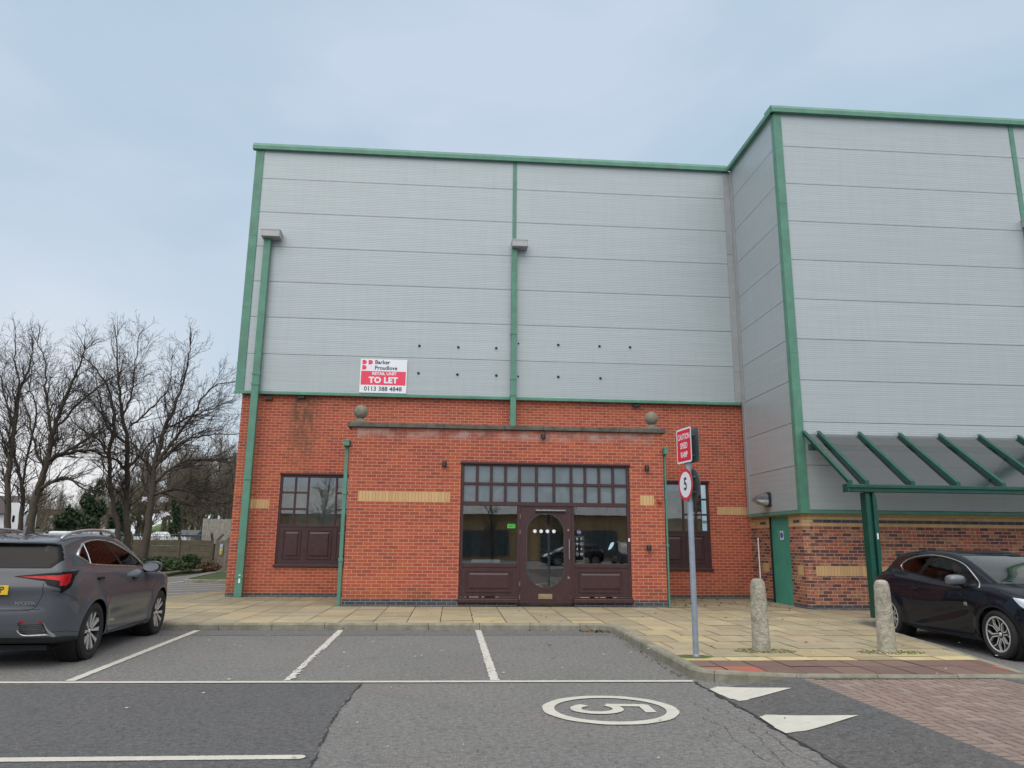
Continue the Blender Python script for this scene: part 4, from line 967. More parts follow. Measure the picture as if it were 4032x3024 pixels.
# bulkhead lamp on the return
e = empty('bulkhead_lamp', (XR, 18.6, 2.68), label='grey wedge-shaped bulkhead lamp on the cladding above the green door', cat='wall lamp')
b = MB(); b.box(XR - .075, XR, 18.42, 18.80, 2.50, 2.86, .03); b.build('back_box', M_BLACK, e)
def wedge(zlo, zhi, tip, low):
    prof = []
    vs = []; fs = []; n = 9; m = 10
    for j in range(m + 1):
        t = j / m; x = -.075 - .30 * t
        for i in range(n):
            s = i / (n - 1); yy = 18.44 + .34 * s; k = (1 - abs(2 * s - 1) ** 3)
            if low: z = 2.66 - (.15 * math.sqrt(max(0, 1 - t ** 1.6))) * (.55 + .45 * k)
            else: z = 2.665 + (.175 * math.sqrt(max(0, 1 - t ** 2.0))) * (.6 + .4 * k)
            vs.append((XR + x, yy, z))
    for j in range(m):
        for i in range(n - 1): fs.append((j * n + i, j * n + i + 1, (j + 1) * n + i + 1, (j + 1) * n + i))
    # close sides down/up to the split plane
    o = len(vs)
    for j in range(m + 1):
        for i in (0, n - 1): v = vs[j * n + i]; vs.append((v[0], v[1], 2.6625))
    for j in range(m):
        fs.append((j * n, (j + 1) * n, o + (j + 1) * 2, o + j * 2)); fs.append(((j + 1) * n + n - 1, j * n + n - 1, o + j * 2 + 1, o + (j + 1) * 2 + 1))
    return vs, fs
b = MB(); b.add(*wedge(0, 0, 0, False)); b.build('hood', paint('grey_lamp_hood', (.11, .12, .14), .35, 0, .1, 8), e, smooth=50)
b = MB(); b.add(*wedge(0, 0, 0, True)); b.build('diffuser', paint('milky_diffuser', (.42, .44, .42), .25, 0, .15, 10), e, smooth=50)

# canopy ----------------------------------------------------------
CN = empty('glazed_canopy', (8.6, 15.0, PZ), label='dark green steel canopy with sloping smoked sheets over the neighbouring unit', cat='canopy')
def beamlike(b, p0, p1, w, h):
    p0, p1 = Vector(p0), Vector(p1); d = (p1 - p0).normalized(); s = Vector((1, 0, 0)) if abs(d.x) < .9 else Vector((0, 1, 0)); u = s.cross(d).normalized()
    if u.z < 0: u = -u
    vs = [p + s * a * w / 2 + u * c * h / 2 for p in (p0, p1) for a, c in ((-1, -1), (1, -1), (1, 1), (-1, 1))]
    b.add(vs, [(0, 1, 2, 3), (7, 6, 5, 4), (0, 4, 5, 1), (1, 5, 6, 2), (2, 6, 7, 3), (3, 7, 4, 0)])
yl, zl, yu, zu = 14.90, 2.83, 16.74, 4.145
b = MB(); b.box(8.12, 22, 14.84, 14.97, 2.635, 2.77, .01); b.box(8.13, 22, 14.80, 14.84, 2.72, 2.785, .006); b.box(8.12, 22, 14.97, 15.0, 2.66, 2.80); b.box(8.09, 8.12, 14.79, 15.0, 2.63, 2.80, .004); b.build('gutter_beam', M_DGREEN, CN)
rx = [8.19, 8.55] + [9.55 + i for i in range(12)]
for x in rx:
    b = MB(); beamlike(b, (x, yl - .03, zl + .0), (x, yu, zu), .055, .055); beamlike(b, (x, yl - .03, zl + .045), (x, yu, zu + .045), .085, .014); beamlike(b, (x, yl - .03, zl - .034), (x, yu, zu - .034), .075, .012); b.box(x - .045, x + .045, yl - .055, yl - .03, zl - .06, zl + .05, .004)
    b.build('rafter', M_DGREEN, CN)
b = MB()
for x0, x1 in zip(rx, rx[1:]):
    b.add([(x0 + .03, yl, zl - .028), (x1 - .03, yl, zl - .028), (x1 - .03, yu, zu - .028), (x0 + .03, yu, zu - .028)], [(0, 1, 2, 3)])
b.build('roof_sheet', G_ROOF, CN)
b = MB(); b.box(8.16, 22, 16.38, 16.52, 3.69, 3.84, .006); b.build('purlin', M_DGREEN, CN)
for px in (8.52, 13.4, 18.3):
    b = MB(); b.box(px, px + .085, 14.90, 15.12, PZ, 2.635, .006); b.box(px + .085, px + .15, 14.96, 15.06, PZ, 2.635, .004); b.box(px + .15, px + .235, 14.90, 15.12, 1.25, 2.52, .006); b.prism([(px + .15, 2.52), (px + .235, 2.52), (px + .20, 2.60), (px + .20, 2.75), (px + .15, 2.75)], 14.91, 15.11, 'y')
    b.box(px + .15, px + .215, 14.90, 15.12, PZ, 1.25, .006); b.build('post', M_DGREEN, CN)
    b = MB(); b.box(px + .17, px + .20, 14.893, 14.90, 1.68, 1.80); b.build('reflector', M_WHITE, CN)
b = MB(); beamlike(b, (11.2, 15.02, 2.72), (13.1, 16.45, 3.76), .07, .09); b.build('brace', M_DGREEN, CN)

# bollards ----------------------------------------------------------
def bollard(x, y, lab, seed):
    rnd = random.Random(seed); b = MB(); prof = [(.124, 0), (.122, .02), (.117, .25), (.111, .5), (.105, .75), (.101, .86), (.094, .905), (.078, .938), (.050, .957), (.001, .962)]
    pr = []
    for (r0, h0), (r1, h1) in zip(prof, prof[1:]):
        for i in range(3): t = i / 3; pr.append((r0 + (r1 - r0) * t, h0 + (h1 - h0) * t))
    pr.append(prof[-1]); b.lathe([(r, h) for r, h in pr], (x, y, PZ), 28)
    b.v = [(vx + rnd.uniform(-.003, .003), vy + rnd.uniform(-.003, .003), vz) for vx, vy, vz in b.v]
    o = b.build('bollard', M_CONC, smooth=50, merge=False); o.data.transform(Matrix.Translation((-x, -y, -PZ))); o.location = (x, y, PZ); tag(o, lab, 'bollard', 'round-topped concrete bollards'); return o
bollard(4.28, 10.45, 'worn round-topped concrete bollard standing nearer the speed limit post', 1); o = bollard(6.01, 10.31, 'worn round-topped concrete bollard standing in front of the black car', 2); o.rotation_euler[2] = 2.1
# mossy ground round their feet
b = MB()
random.seed(3)
for cx, cy, rr, n in ((4.28, 10.36, .42, 260), (6.0, 10.22, .42, 260), (3.08, 9.86, .26, 700), (5.2, 17.2, .3, 200)):
    for _ in range(n):
        a = random.uniform(0, 6.28); r = rr * math.sqrt(random.random()); x = cx + r * math.cos(a) * 1.1; y = cy + r * math.sin(a) * .5; s = random.uniform(.008, .022); z = PZ + .004
        if not inside(x, y, inner): continue
        b.add([(x - s, y, z), (x + s, y - s * .4, z), (x + s * .2, y + s * .4, z + s * .5)], [(0, 1, 2)])
tag(b.build('moss', paint('moss_green', (.085, .105, .03), .95, 0, .4, 30), merge=False, uv=False), 'moss and grit round the feet of the post and bollards', 'moss', kind='stuff')

# sign post -----------------------------------------------------------
PX, PY = 3.16, 9.84
SP = empty('sign_post', (PX, PY, PZ), label='grey pole with red CAUTION SPEED RAMP plate and round 5 limit sign', cat='road sign')
b = MB(); b.lathe([(.038, PZ - .02), (.038, 3.06), (.034, 3.075), (.001, 3.08)], (PX, PY, 0), 24); b.lathe([(.044, PZ), (.044, PZ + .03), (.038, PZ + .04)], (PX, PY, 0), 24); b.build('pole', M_GALV, SP, smooth=40)
th = R(-82)  # plate direction: left edge far, right edge near
dw = Vector((math.cos(th), math.sin(th), 0)); dn = Vector((dw.y, -dw.x, 0))   # dn: out of the front face, towards the left and camera
if dn.x > 0: dn = -dn
def PM(off, z, cxo=0.0):
    c = Vector((PX, PY, z)) + dn * off + dw * cxo
    return Matrix(((dw.x, 0, dn.x, c.x), (dw.y, 0, dn.y, c.y), (0, 1, 0, c.z), (0, 0, 0, 1)))
def rrect(w, h, r, n=5):
    P = []
    for sx, sy, a0 in ((1, 1, 0), (-1, 1, 90), (-1, -1, 180), (1, -1, 270)):
        for i in range(n + 1): a = R(a0 + 90 * i / n); P.append((sx * (w / 2 - r) + r * math.cos(a), sy * (h / 2 - r) + r * math.sin(a)))
    return P
def flat(b, poly, z0, z1, M):
    n = len(poly); vs = [M @ Vector((p[0], p[1], z0)) for p in poly] + [M @ Vector((p[0], p[1], z1)) for p in poly]
    b.add(vs, [tuple(range(n - 1, -1, -1)), tuple(range(n, 2 * n))] + [(i, (i + 1) % n, (i + 1) % n + n, i + n) for i in range(n)])
circ = lambda r, n=48: [(r * math.cos(2 * math.pi * i / n), r * math.sin(2 * math.pi * i / n)) for i in range(n)]
W_, H_ = .455, .475
for side in (1, -1):
    off = .055 * side
    Mp = PM(off, 2.86, .0) if side > 0 else PM(off, 2.86, .0) @ Matrix.Rotation(math.pi, 4, 'Y')
    b = MB(); flat(b, rrect(W_, H_, .03), -.004, 0, Mp); pl = b.build('warning_plate', M_SIGNBACK, SP)
    b = MB(); flat(b, rrect(W_ - .004, H_ - .004, .03), .0, .0015, Mp); b.build('white_border', M_WHITE, pl)
    b = MB(); flat(b, rrect(W_ - .05, H_ - .05, .015), .0015, .0025, Mp); b.build('red_face', M_SRED, pl)
    b = MB()
    for t, z in (('CAUTION', .118), ('SPEED', -.005), ('RAMP', -.128)): put_text(b, t, .108, Mp @ Matrix.Translation((0, z, .0035)), bold=.0030, sx=.76)
    b.build('lettering', M_WHITE, pl)
    Mc = PM(off, 2.33, .0) if side > 0 else PM(off, 2.33, .0) @ Matrix.Rotation(math.pi, 4, 'Y')
    b = MB(); flat(b, circ(.215), -.004, 0, Mc); pl = b.build('speed_limit_sign', M_SIGNBACK, SP)
    b = MB(); flat(b, circ(.213), 0, .0015, Mc); b.build('red_ring', M_SRED, pl)
    b = MB(); flat(b, circ(.172), .0015, .0025, Mc); b.build('white_disc', M_WHITE, pl)
    b = MB(); put_text(b, '5', .235, Mc @ Matrix.Translation((0, .0, .0035)), bold=.006, sx=.9); b.build('number', M_NAVY, pl)
b = MB()
for z in (3.0, 2.72, 2.43, 2.23):
    for side in (1, -1):
        for dz in (0,):
            c0 = Vector((PX, PY, z)) + dn * .050 * side; wv = dw * .11
            p = [c0 - wv - dn * .012 * side, c0 + wv - dn * .012 * side]; b.tube(p, .008, 6)
    b.lathe([(.040, z - .012), (.044, z - .01), (.044, z + .01), (.040, z + .012)], (PX, PY, 0), 20)
b.build('clamps', M_GALV, SP)

# ------------------------------------------------------------ cars: smooth bodies from blended solids, then cut into panels
class Field2:
    """signed distance of a closed 2-D outline, sampled on a grid"""
    def __init__(s, pts, x0, x1, y0, y1, h=.02):
        s.x0, s.y0, s.h = x0, y0, h; s.nx = int((x1 - x0) / h) + 2; s.ny = int((y1 - y0) / h) + 2
        gx = x0 + h * np.arange(s.nx); gy = y0 + h * np.arange(s.ny); X, Y = np.meshgrid(gx, gy, indexing='ij')
        P = np.array(pts, float)[:, :2]; Q = np.roll(P, -1, 0); d2 = np.full(X.shape, 1e9); ins = np.zeros(X.shape, bool)
        for (ax, ay), (bx, by) in zip(P, Q):
            ex, ey = bx - ax, by - ay; l = ex * ex + ey * ey
            if l < 1e-12: continue
            t = np.clip(((X - ax) * ex + (Y - ay) * ey) / l, 0, 1); d2 = np.minimum(d2, (X - ax - t * ex) ** 2 + (Y - ay - t * ey) ** 2)
            c = (ay > Y) != (by > Y); 
            if by != ay: ins ^= c & (X < (bx - ax) * (Y - ay) / (by - ay) + ax)
        s.g = np.sqrt(d2) * np.where(ins, -1, 1)
    def __call__(s, x, y):
        u = np.clip((x - s.x0) / s.h, 0, s.nx - 1.001); v = np.clip((y - s.y0) / s.h, 0, s.ny - 1.001); i = u.astype(int); j = v.astype(int); u -= i; v -= j; g = s.g
        return (g[i, j] * (1 - u) + g[i + 1, j] * u) * (1 - v) + (g[i, j + 1] * (1 - u) + g[i + 1, j + 1] * u) * v
def smax(a, b, k): h = np.clip(.5 - .5 * (b - a) / k, 0, 1); return b + (a - b) * h + k * h * (1 - h)
def smin(a, b, k): return -smax(-a, -b, k)
def lerpc(x, xs, ys): return np.interp(x, xs, ys)
def body_mesh(F, bx, h):
    """wrap a quad box grid onto the zero level of F"""
    x0, x1, yw, z0, z1 = bx; nx, ny, nz = int((x1 - x0) / h), int(2 * yw / h), int((z1 - z0) / h)
    bm = bmesh.new(); idx = {}; vs = []; fs = []
    def vid(i, j, k):
        if (i, j, k) not in idx: idx[(i, j, k)] = len(vs); vs.append((x0 + (x1 - x0) * i / nx, -yw + 2 * yw * j / ny, z0 + (z1 - z0) * k / nz))
        return idx[(i, j, k)]
    for i in range(nx):
        for j in range(ny):
            fs.append((vid(i, j, nz), vid(i + 1, j, nz), vid(i + 1, j + 1, nz), vid(i, j + 1, nz))); fs.append((vid(i, j + 1, 0), vid(i + 1, j + 1, 0), vid(i + 1, j, 0), vid(i, j, 0)))
    for i in range(nx):
        for k in range(nz):
            fs.append((vid(i, 0, k), vid(i + 1, 0, k), vid(i + 1, 0, k + 1), vid(i, 0, k + 1))); fs.append((vid(i, ny, k + 1), vid(i + 1, ny, k + 1), vid(i + 1, ny, k), vid(i, ny, k)))
    for j in range(ny):
        for k in range(nz):
            fs.append((vid(0, j, k + 1), vid(0, j + 1, k + 1), vid(0, j + 1, k), vid(0, j, k))); fs.append((vid(nx, j, k), vid(nx, j + 1, k), vid(nx, j + 1, k + 1), vid(nx, j, k + 1)))
    V = np.array(vs); Fc = np.array(fs)
    E = np.concatenate([Fc[:, [0, 1]], Fc[:, [1, 2]], Fc[:, [2, 3]], Fc[:, [3, 0]]]); E = np.unique(np.sort(E, 1), axis=0)
    deg = np.zeros(len(V)); np.add.at(deg, E[:, 0], 1); np.add.at(deg, E[:, 1], 1)
    def f(P): return F(P[:, 0], P[:, 1], P[:, 2])
    def grad(P):
        e = .012; g = np.stack([(f(P + d) - f(P - d)) / (2 * e) for d in np.eye(3) * e], 1); return g
    for it in range(26):
        g = grad(V); n2 = np.maximum((g ** 2).sum(1), .08); step = f(V) / n2; step = np.clip(step, -.12, .12); V = V - g * step[:, None]
        if it < 24:
            S = np.zeros_like(V); np.add.at(S, E[:, 0], V[E[:, 1]]); np.add.at(S, E[:, 1], V[E[:, 0]]); S /= deg[:, None]; V = V + (S - V) * .55
    for _ in range(4):
        g = grad(V); n2 = np.maximum((g ** 2).sum(1), .15); V = V - g * (f(V) / n2)[:, None]
    for v in V: bm.verts.new(v)
    bm.verts.ensure_lookup_table()
    for q_ in fs: bm.faces.new([bm.verts[i] for i in q_])
    bm.normal_update(); return bm
PLN = {'y': (0, 2), 'x': (1, 2), 'z': (0, 1)}   # view axis -> in-plane coordinates
def select(bm, poly, view, filt):
    """cut the mesh along a polygon seen along an axis; return the faces inside it"""
    a, c = PLN[view]; xs_ = [p[0] for p in poly]; zs_ = [p[1] for p in poly]; n = len(poly)
    X0, X1, Z0, Z1 = min(xs_) - .01, max(xs_) + .01, min(zs_) - .01, max(zs_) + .01
    def cand(ex=None):
        r = []
        for f in bm.faces:
            cc = f.calc_center_median()
            if not filt(cc, f.normal): continue
            if X0 - .05 < cc[a] < X1 + .05 and Z0 - .05 < cc[c] < Z1 + .05:
                if ex is not None:
                    (p, q_, no) = ex; s = [(v.co[a] - p[0]) * no[0] + (v.co[c] - p[1]) * no[1] for v in f.verts]
                    if min(s) > -1e-5 or max(s) < 1e-5: continue
                    # only near the edge itself
                    d = (q_[0] - p[0], q_[1] - p[1]); l = math.hypot(*d); t = ((cc[a] - p[0]) * d[0] + (cc[c] - p[1]) * d[1]) / (l * l)
                    if t < -.06 / l or t > 1 + .06 / l: continue
                r.append(f)
        return r
    base = [f for f in cand()]
    for i in range(n):
        p, q_ = poly[i], poly[(i + 1) % n]; l = math.dist(p, q_)
        if l < 1e-6: continue
        no2 = ((q_[1] - p[1]) / l, -(q_[0] - p[0]) / l)
        sub = []
        for f in base:
            if not f.is_valid: continue
            s = [(v.co[a] - p[0]) * no2[0] + (v.co[c] - p[1]) * no2[1] for v in f.verts]
            if min(s) > -1e-5 or max(s) < 1e-5: continue
            d = (q_[0] - p[0], q_[1] - p[1]); tt = [((v.co[a] - p[0]) * d[0] + (v.co[c] - p[1]) * d[1]) / (l * l) for v in f.verts]
            if max(tt) < 0 or min(tt) > 1: continue
            sub.append(f)
        if not sub: continue
        geom = list({v for f in sub for v in f.verts}) + list({e for f in sub for e in f.edges}) + sub
        co = Vector((0, 0, 0)); no = Vector((0, 0, 0)); co[a], co[c] = p; no[a], no[c] = no2
        r = bmesh.ops.bisect_plane(bm, geom=geom, plane_co=co, plane_no=no, dist=1e-5)
        newf = {g for g in r['geom'] if isinstance(g, bmesh.types.BMFace)}
        base = [f for f in base if f.is_valid] + [f for f in newf if f.is_valid]; base = list(dict.fromkeys(base))
    res = []
    for f in bm.faces:
        cc = f.calc_center_median()
        if X0 < cc[a] < X1 and Z0 < cc[c] < Z1 and filt(cc, f.normal) and inside(cc[a], cc[c], poly): res.append(f)
    return res
def detach(bm, faces, name, mat_, parent, offset=0.0, thick=0.0, smooth=60, delete=True):
    vid = {}; b = MB(); vs = []; fs = []
    for f in faces:
        for v in f.verts:
            if v not in vid: vid[v] = len(vs); vs.append(v.co - v.normal * offset)
        fs.append([vid[v] for v in f.verts])
    b.add(vs, fs); o = b.build(name, mat_, parent, smooth=smooth, merge=False, uv=False, rel=False)
    if delete: bmesh.ops.delete(bm, geom=faces, context='FACES')
    return o
def finish(bm, name, mats, parent):
    loose = [v for v in bm.verts if not v.link_faces]; bmesh.ops.delete(bm, geom=loose, context='VERTS')
    me = bpy.data.meshes.new(name); bm.to_mesh(me); bm.free()
    for m in mats: me.materials.append(m)
    me.polygons.foreach_set('use_smooth', [True] * len(me.polygons)); me.set_sharp_from_angle(angle=R(50))
    o = bpy.data.objects.new(name, me); COL.objects.link(o); o.parent = parent; return o
def groove(bm, pts, view, filt, w=.007, mi=1):
    """dark shut line along a polyline"""
    for p, q_ in zip(pts, pts[1:]):
        l = math.dist(p, q_); n = ((q_[1] - p[1]) / l * w / 2, -(q_[0] - p[0]) / l * w / 2); e = ((q_[0] - p[0]) / l * .002, (q_[1] - p[1]) / l * .002)
        poly = [(p[0] - n[0] - e[0], p[1] - n[1] - e[1]), (q_[0] - n[0] + e[0], q_[1] - n[1] + e[1]), (q_[0] + n[0] + e[0], q_[1] + n[1] + e[1]), (p[0] + n[0] - e[0], p[1] + n[1] - e[1])]
        for f in select(bm, poly, view, filt): f.material_index = mi
def surf_y(F, x, z, sgn):
    y = 1.1 * sgn
    for _ in range(60):
        d = float(F(np.array([x]), np.array([y]), np.array([z]))[0]); y -= sgn * max(min(d * .8, .1), -.05)
        if abs(y) < .05: break
    return y
def surf_x(F, y, z, start, sgn):
    x = start
    for _ in range(60): x += -sgn * max(min(float(F(np.array([x]), np.array([y]), np.array([z]))[0]) * .8, .1), -.05)
    return x
def wheel(parent, x, y, r, w, sgn, style, mats_, label=None):
    """sgn: -1 right side, +1 left side (outer face direction)"""
    e = bpy.data.objects.new('wheel', None); COL.objects.link(e); e.parent = parent; e.location = (x, y, r)
    def ax(b): 
        b.v = [(vx, vy * sgn, vz) for vx, vy, vz in b.v]
        if sgn < 0: b.f = [tuple(reversed(f)) for f in b.f]
        return b
    rr = r * style['rim']; hw = w / 2
    b = MB(); prof = [(rr + .002, -hw + .02), (rr + .03, -hw + .004), (r - .05, -hw), (r - .015, -hw + .015), (r, -hw + .05)]
    for k in range(4):
        yy = -hw + .05 + (w - .1) * (k + .5) / 4; prof += [(r, yy - .010), (r - .007, yy - .006), (r - .007, yy + .006), (r, yy + .010)]
    prof += [(r, hw - .05), (r - .015, hw - .015), (r - .05, hw), (rr + .03, hw - .004), (rr + .002, hw - .02)]
    b.lathe(prof, (0, 0, 0), 56, 'y'); ax(b).build('tyre', mats_['tyre'], e, smooth=35, rel=False)
    b = MB(); b.lathe([(rr + .003, hw - .022), (rr - .006, hw - .012), (rr - .016, hw - .014), (rr - .022, hw - .03), (rr - .03, -hw + .03)], (0, 0, 0), 56, 'y'); b.lathe([(.001, -.02), (rr - .03, -.02)], (0, 0, 0), 32, 'y')
    ax(b).build('rim_barrel', mats_['dark'], e, smooth=35, rel=False)
    b = MB(); b2 = MB(); n = style['n']; yo = hw - .022
    def radial(bb, poly, ang, y0, y1):
        ca, sa = math.cos(ang), math.sin(ang); P = [(p[0] * ca - p[1] * sa, p[0] * sa + p[1] * ca) for p in poly]; bb.prism(P, y0, y1, 'y')
    def arcv(bb, poly, ang, dish):
        # spoke face with dish: hub end set further in
        ca, sa = math.cos(ang), math.sin(ang); m = len(poly); vs = []
        for dy in (0, -.03):
            for p in poly:
                rad = math.hypot(*p); t = min(1, rad / rr); vs.append((p[0] * ca - p[1] * sa, yo - dish * (1 - t) ** 1.3 + dy, p[0] * sa + p[1] * ca))
        bb.add(vs, [tuple(range(m - 1, -1, -1)), tuple(range(m, 2 * m))] + [(i, (i + 1) % m, (i + 1) % m + m, i + m) for i in range(m)])
    for k in range(n):
        a = 2 * math.pi * k / n + style.get('ph', .3)
        if style['kind'] == 'twin':
            for sg in (-1, 1):
                a2 = a + sg * .20
                arcv(b, [(.05, -.010), (.05, .012), (rr * .5, .026), (rr * .8, .040), (rr * .985, .054), (rr * .985, -.016), (rr * .8, -.006), (rr * .5, -.008)] if sg > 0 else [(.05, -.012), (.05, .010), (rr * .5, .008), (rr * .8, .006), (rr * .985, .016), (rr * .985, -.054), (rr * .8, -.040), (rr * .5, -.026)], a2, .030)
            arcv(b2, [(.05, -.03), (.05, .03), (rr * .97, .075), (rr * .97, -.075)], a, .046)
        else:
            # Y-spoke: dark core with a polished outline
            yk = [(.045, -.020), (.045, .020), (rr * .62, .016), (rr * .97, .085), (rr * .97, -.085), (rr * .62, -.016)]
            for sg in (-1, 1):
                arcv(b, [(.05, sg * .026), (rr * .60, sg * .026), (rr * .66, sg * .034), (rr * .975, sg * .104), (rr * .975, sg * .086), (rr * .655, sg * .019), (rr * .60, sg * .010), (.05, sg * .010)] if sg < 0 else [(.05, .010), (rr * .60, .010), (rr * .655, .019), (rr * .975, .086), (rr * .975, .104), (rr * .66, .034), (rr * .60, .026), (.05, .026)], a, .036)
            arcv(b2, [(.05, -.019), (rr * .62, -.019), (rr * .96, -.088), (rr * .96, .088), (rr * .62, .019), (.05, .019)], a, .046)
    if style['kind'] != 'twin': b.lathe([(rr - .0, yo + .008), (rr - .014, yo + .012), (rr - .026, yo + .004)], (0, 0, 0), 56, 'y')
    b.lathe([(.001, yo - .018), (.024, yo - .02), (.030, yo - .03)], (0, 0, 0), 20, 'y')
    ax(b2).build('spoke_pockets', mats_['pocket'], e, smooth=30, rel=False); ax(b).build('spokes', mats_['bright'], e, smooth=30, rel=False)
    return e
def carpaint(name, c, flake=.0, dirt=0.0, metal=.0, rough=.35, spec=.5, coat=1.5):
    q = NT(name); v = q.coord('Object'); sp = q.n('SeparateXYZ'); q.l(v, sp.inputs[0]); n = q.noise(v, 3.5, 6, .7); n2 = q.noise(v, 40, 3, .6)
    low = q.math('MULTIPLY', q.math('SUBTRACT', .62, sp.outputs[2]), 1.7, True); d = q.math('MULTIPLY', q.math('MULTIPLY', low, q.ramp(n, [(.3, .25), (.7, 1)])), dirt, True)
    cc = q.mix(d, c, (.075, .074, .074)); q.col(cc); q.b.inputs['Metallic'].default_value = metal; q.b.inputs['Coat Weight'].default_value = .8; q.l(q.math('MULTIPLY', d, .6), q.b.inputs['Coat Roughness'])
    q.rough(rough); q.b.inputs['Specular IOR Level'].default_value = spec; q.b.inputs['Coat IOR'].default_value = coat
    return q.m
M_SUV = carpaint('grey_metallic_paint', (.088, .095, .109), metal=.0, dirt=.0, rough=.5, spec=.0, coat=1.45)
M_BLK = carpaint('black_car_paint', (.008, .0105, .017), dirt=.16, rough=.35, spec=.0, coat=1.36)
M_TYRE = paint('tyre_rubber', (.018, .018, .019), .8, 0, .25, 12); M_TRIM = paint('black_trim', (.014, .014, .015), .5, 0, .2, 8); M_GLOSSB = paint('gloss_black', (.006, .006, .008), .3, 0, .1, 5, spec=.15)
M_RIMB = paint('machined_silver', (.60, .60, .60), .32, .35, .06, 8); M_RIMD = paint('dark_wheel_grey', (.03, .03, .033), .45, .3, .2, 8); M_LENS = paint('red_lens', (.42, .004, .010), .12, 0, .25, 14, coat=.2, spec=.2)
M_SHUT = paint('shut_line', (.004, .004, .004), .8); M_SILV = paint('satin_silver_trim', (.55, .57, .58), .25, .9, .05, 8); M_HEAD = paint('headlamp_lens', (.55, .58, .62), .06, .4, .25, 12, coat=1.0); M_SEAT = paint('seat_fabric', (.02, .02, .022), .8)
M_PLATE = paint('yellow_plate', (.72, .47, .03), .4, 0, .03, 8)

def seatshape(b, x, y, z):
    b.add(*superell((x, y, z), (.26, .25, .09), (.5, .5), 16, 8)); vs, fs = superell((0, 0, 0), (.09, .24, .33), (.5, .5), 16, 10); M_ = Matrix.Translation((x - .30, y, z + .34)) @ Matrix.Rotation(R(-14), 4, 'Y'); b.add([M_ @ Vector(v) for v in vs], fs)
    vs, fs = superell((0, 0, 0), (.06, .13, .09), (.6, .6), 12, 8); b.add([(v[0] - .39 + x, v[1] + y, v[2] + z + .76) for v in vs], fs)
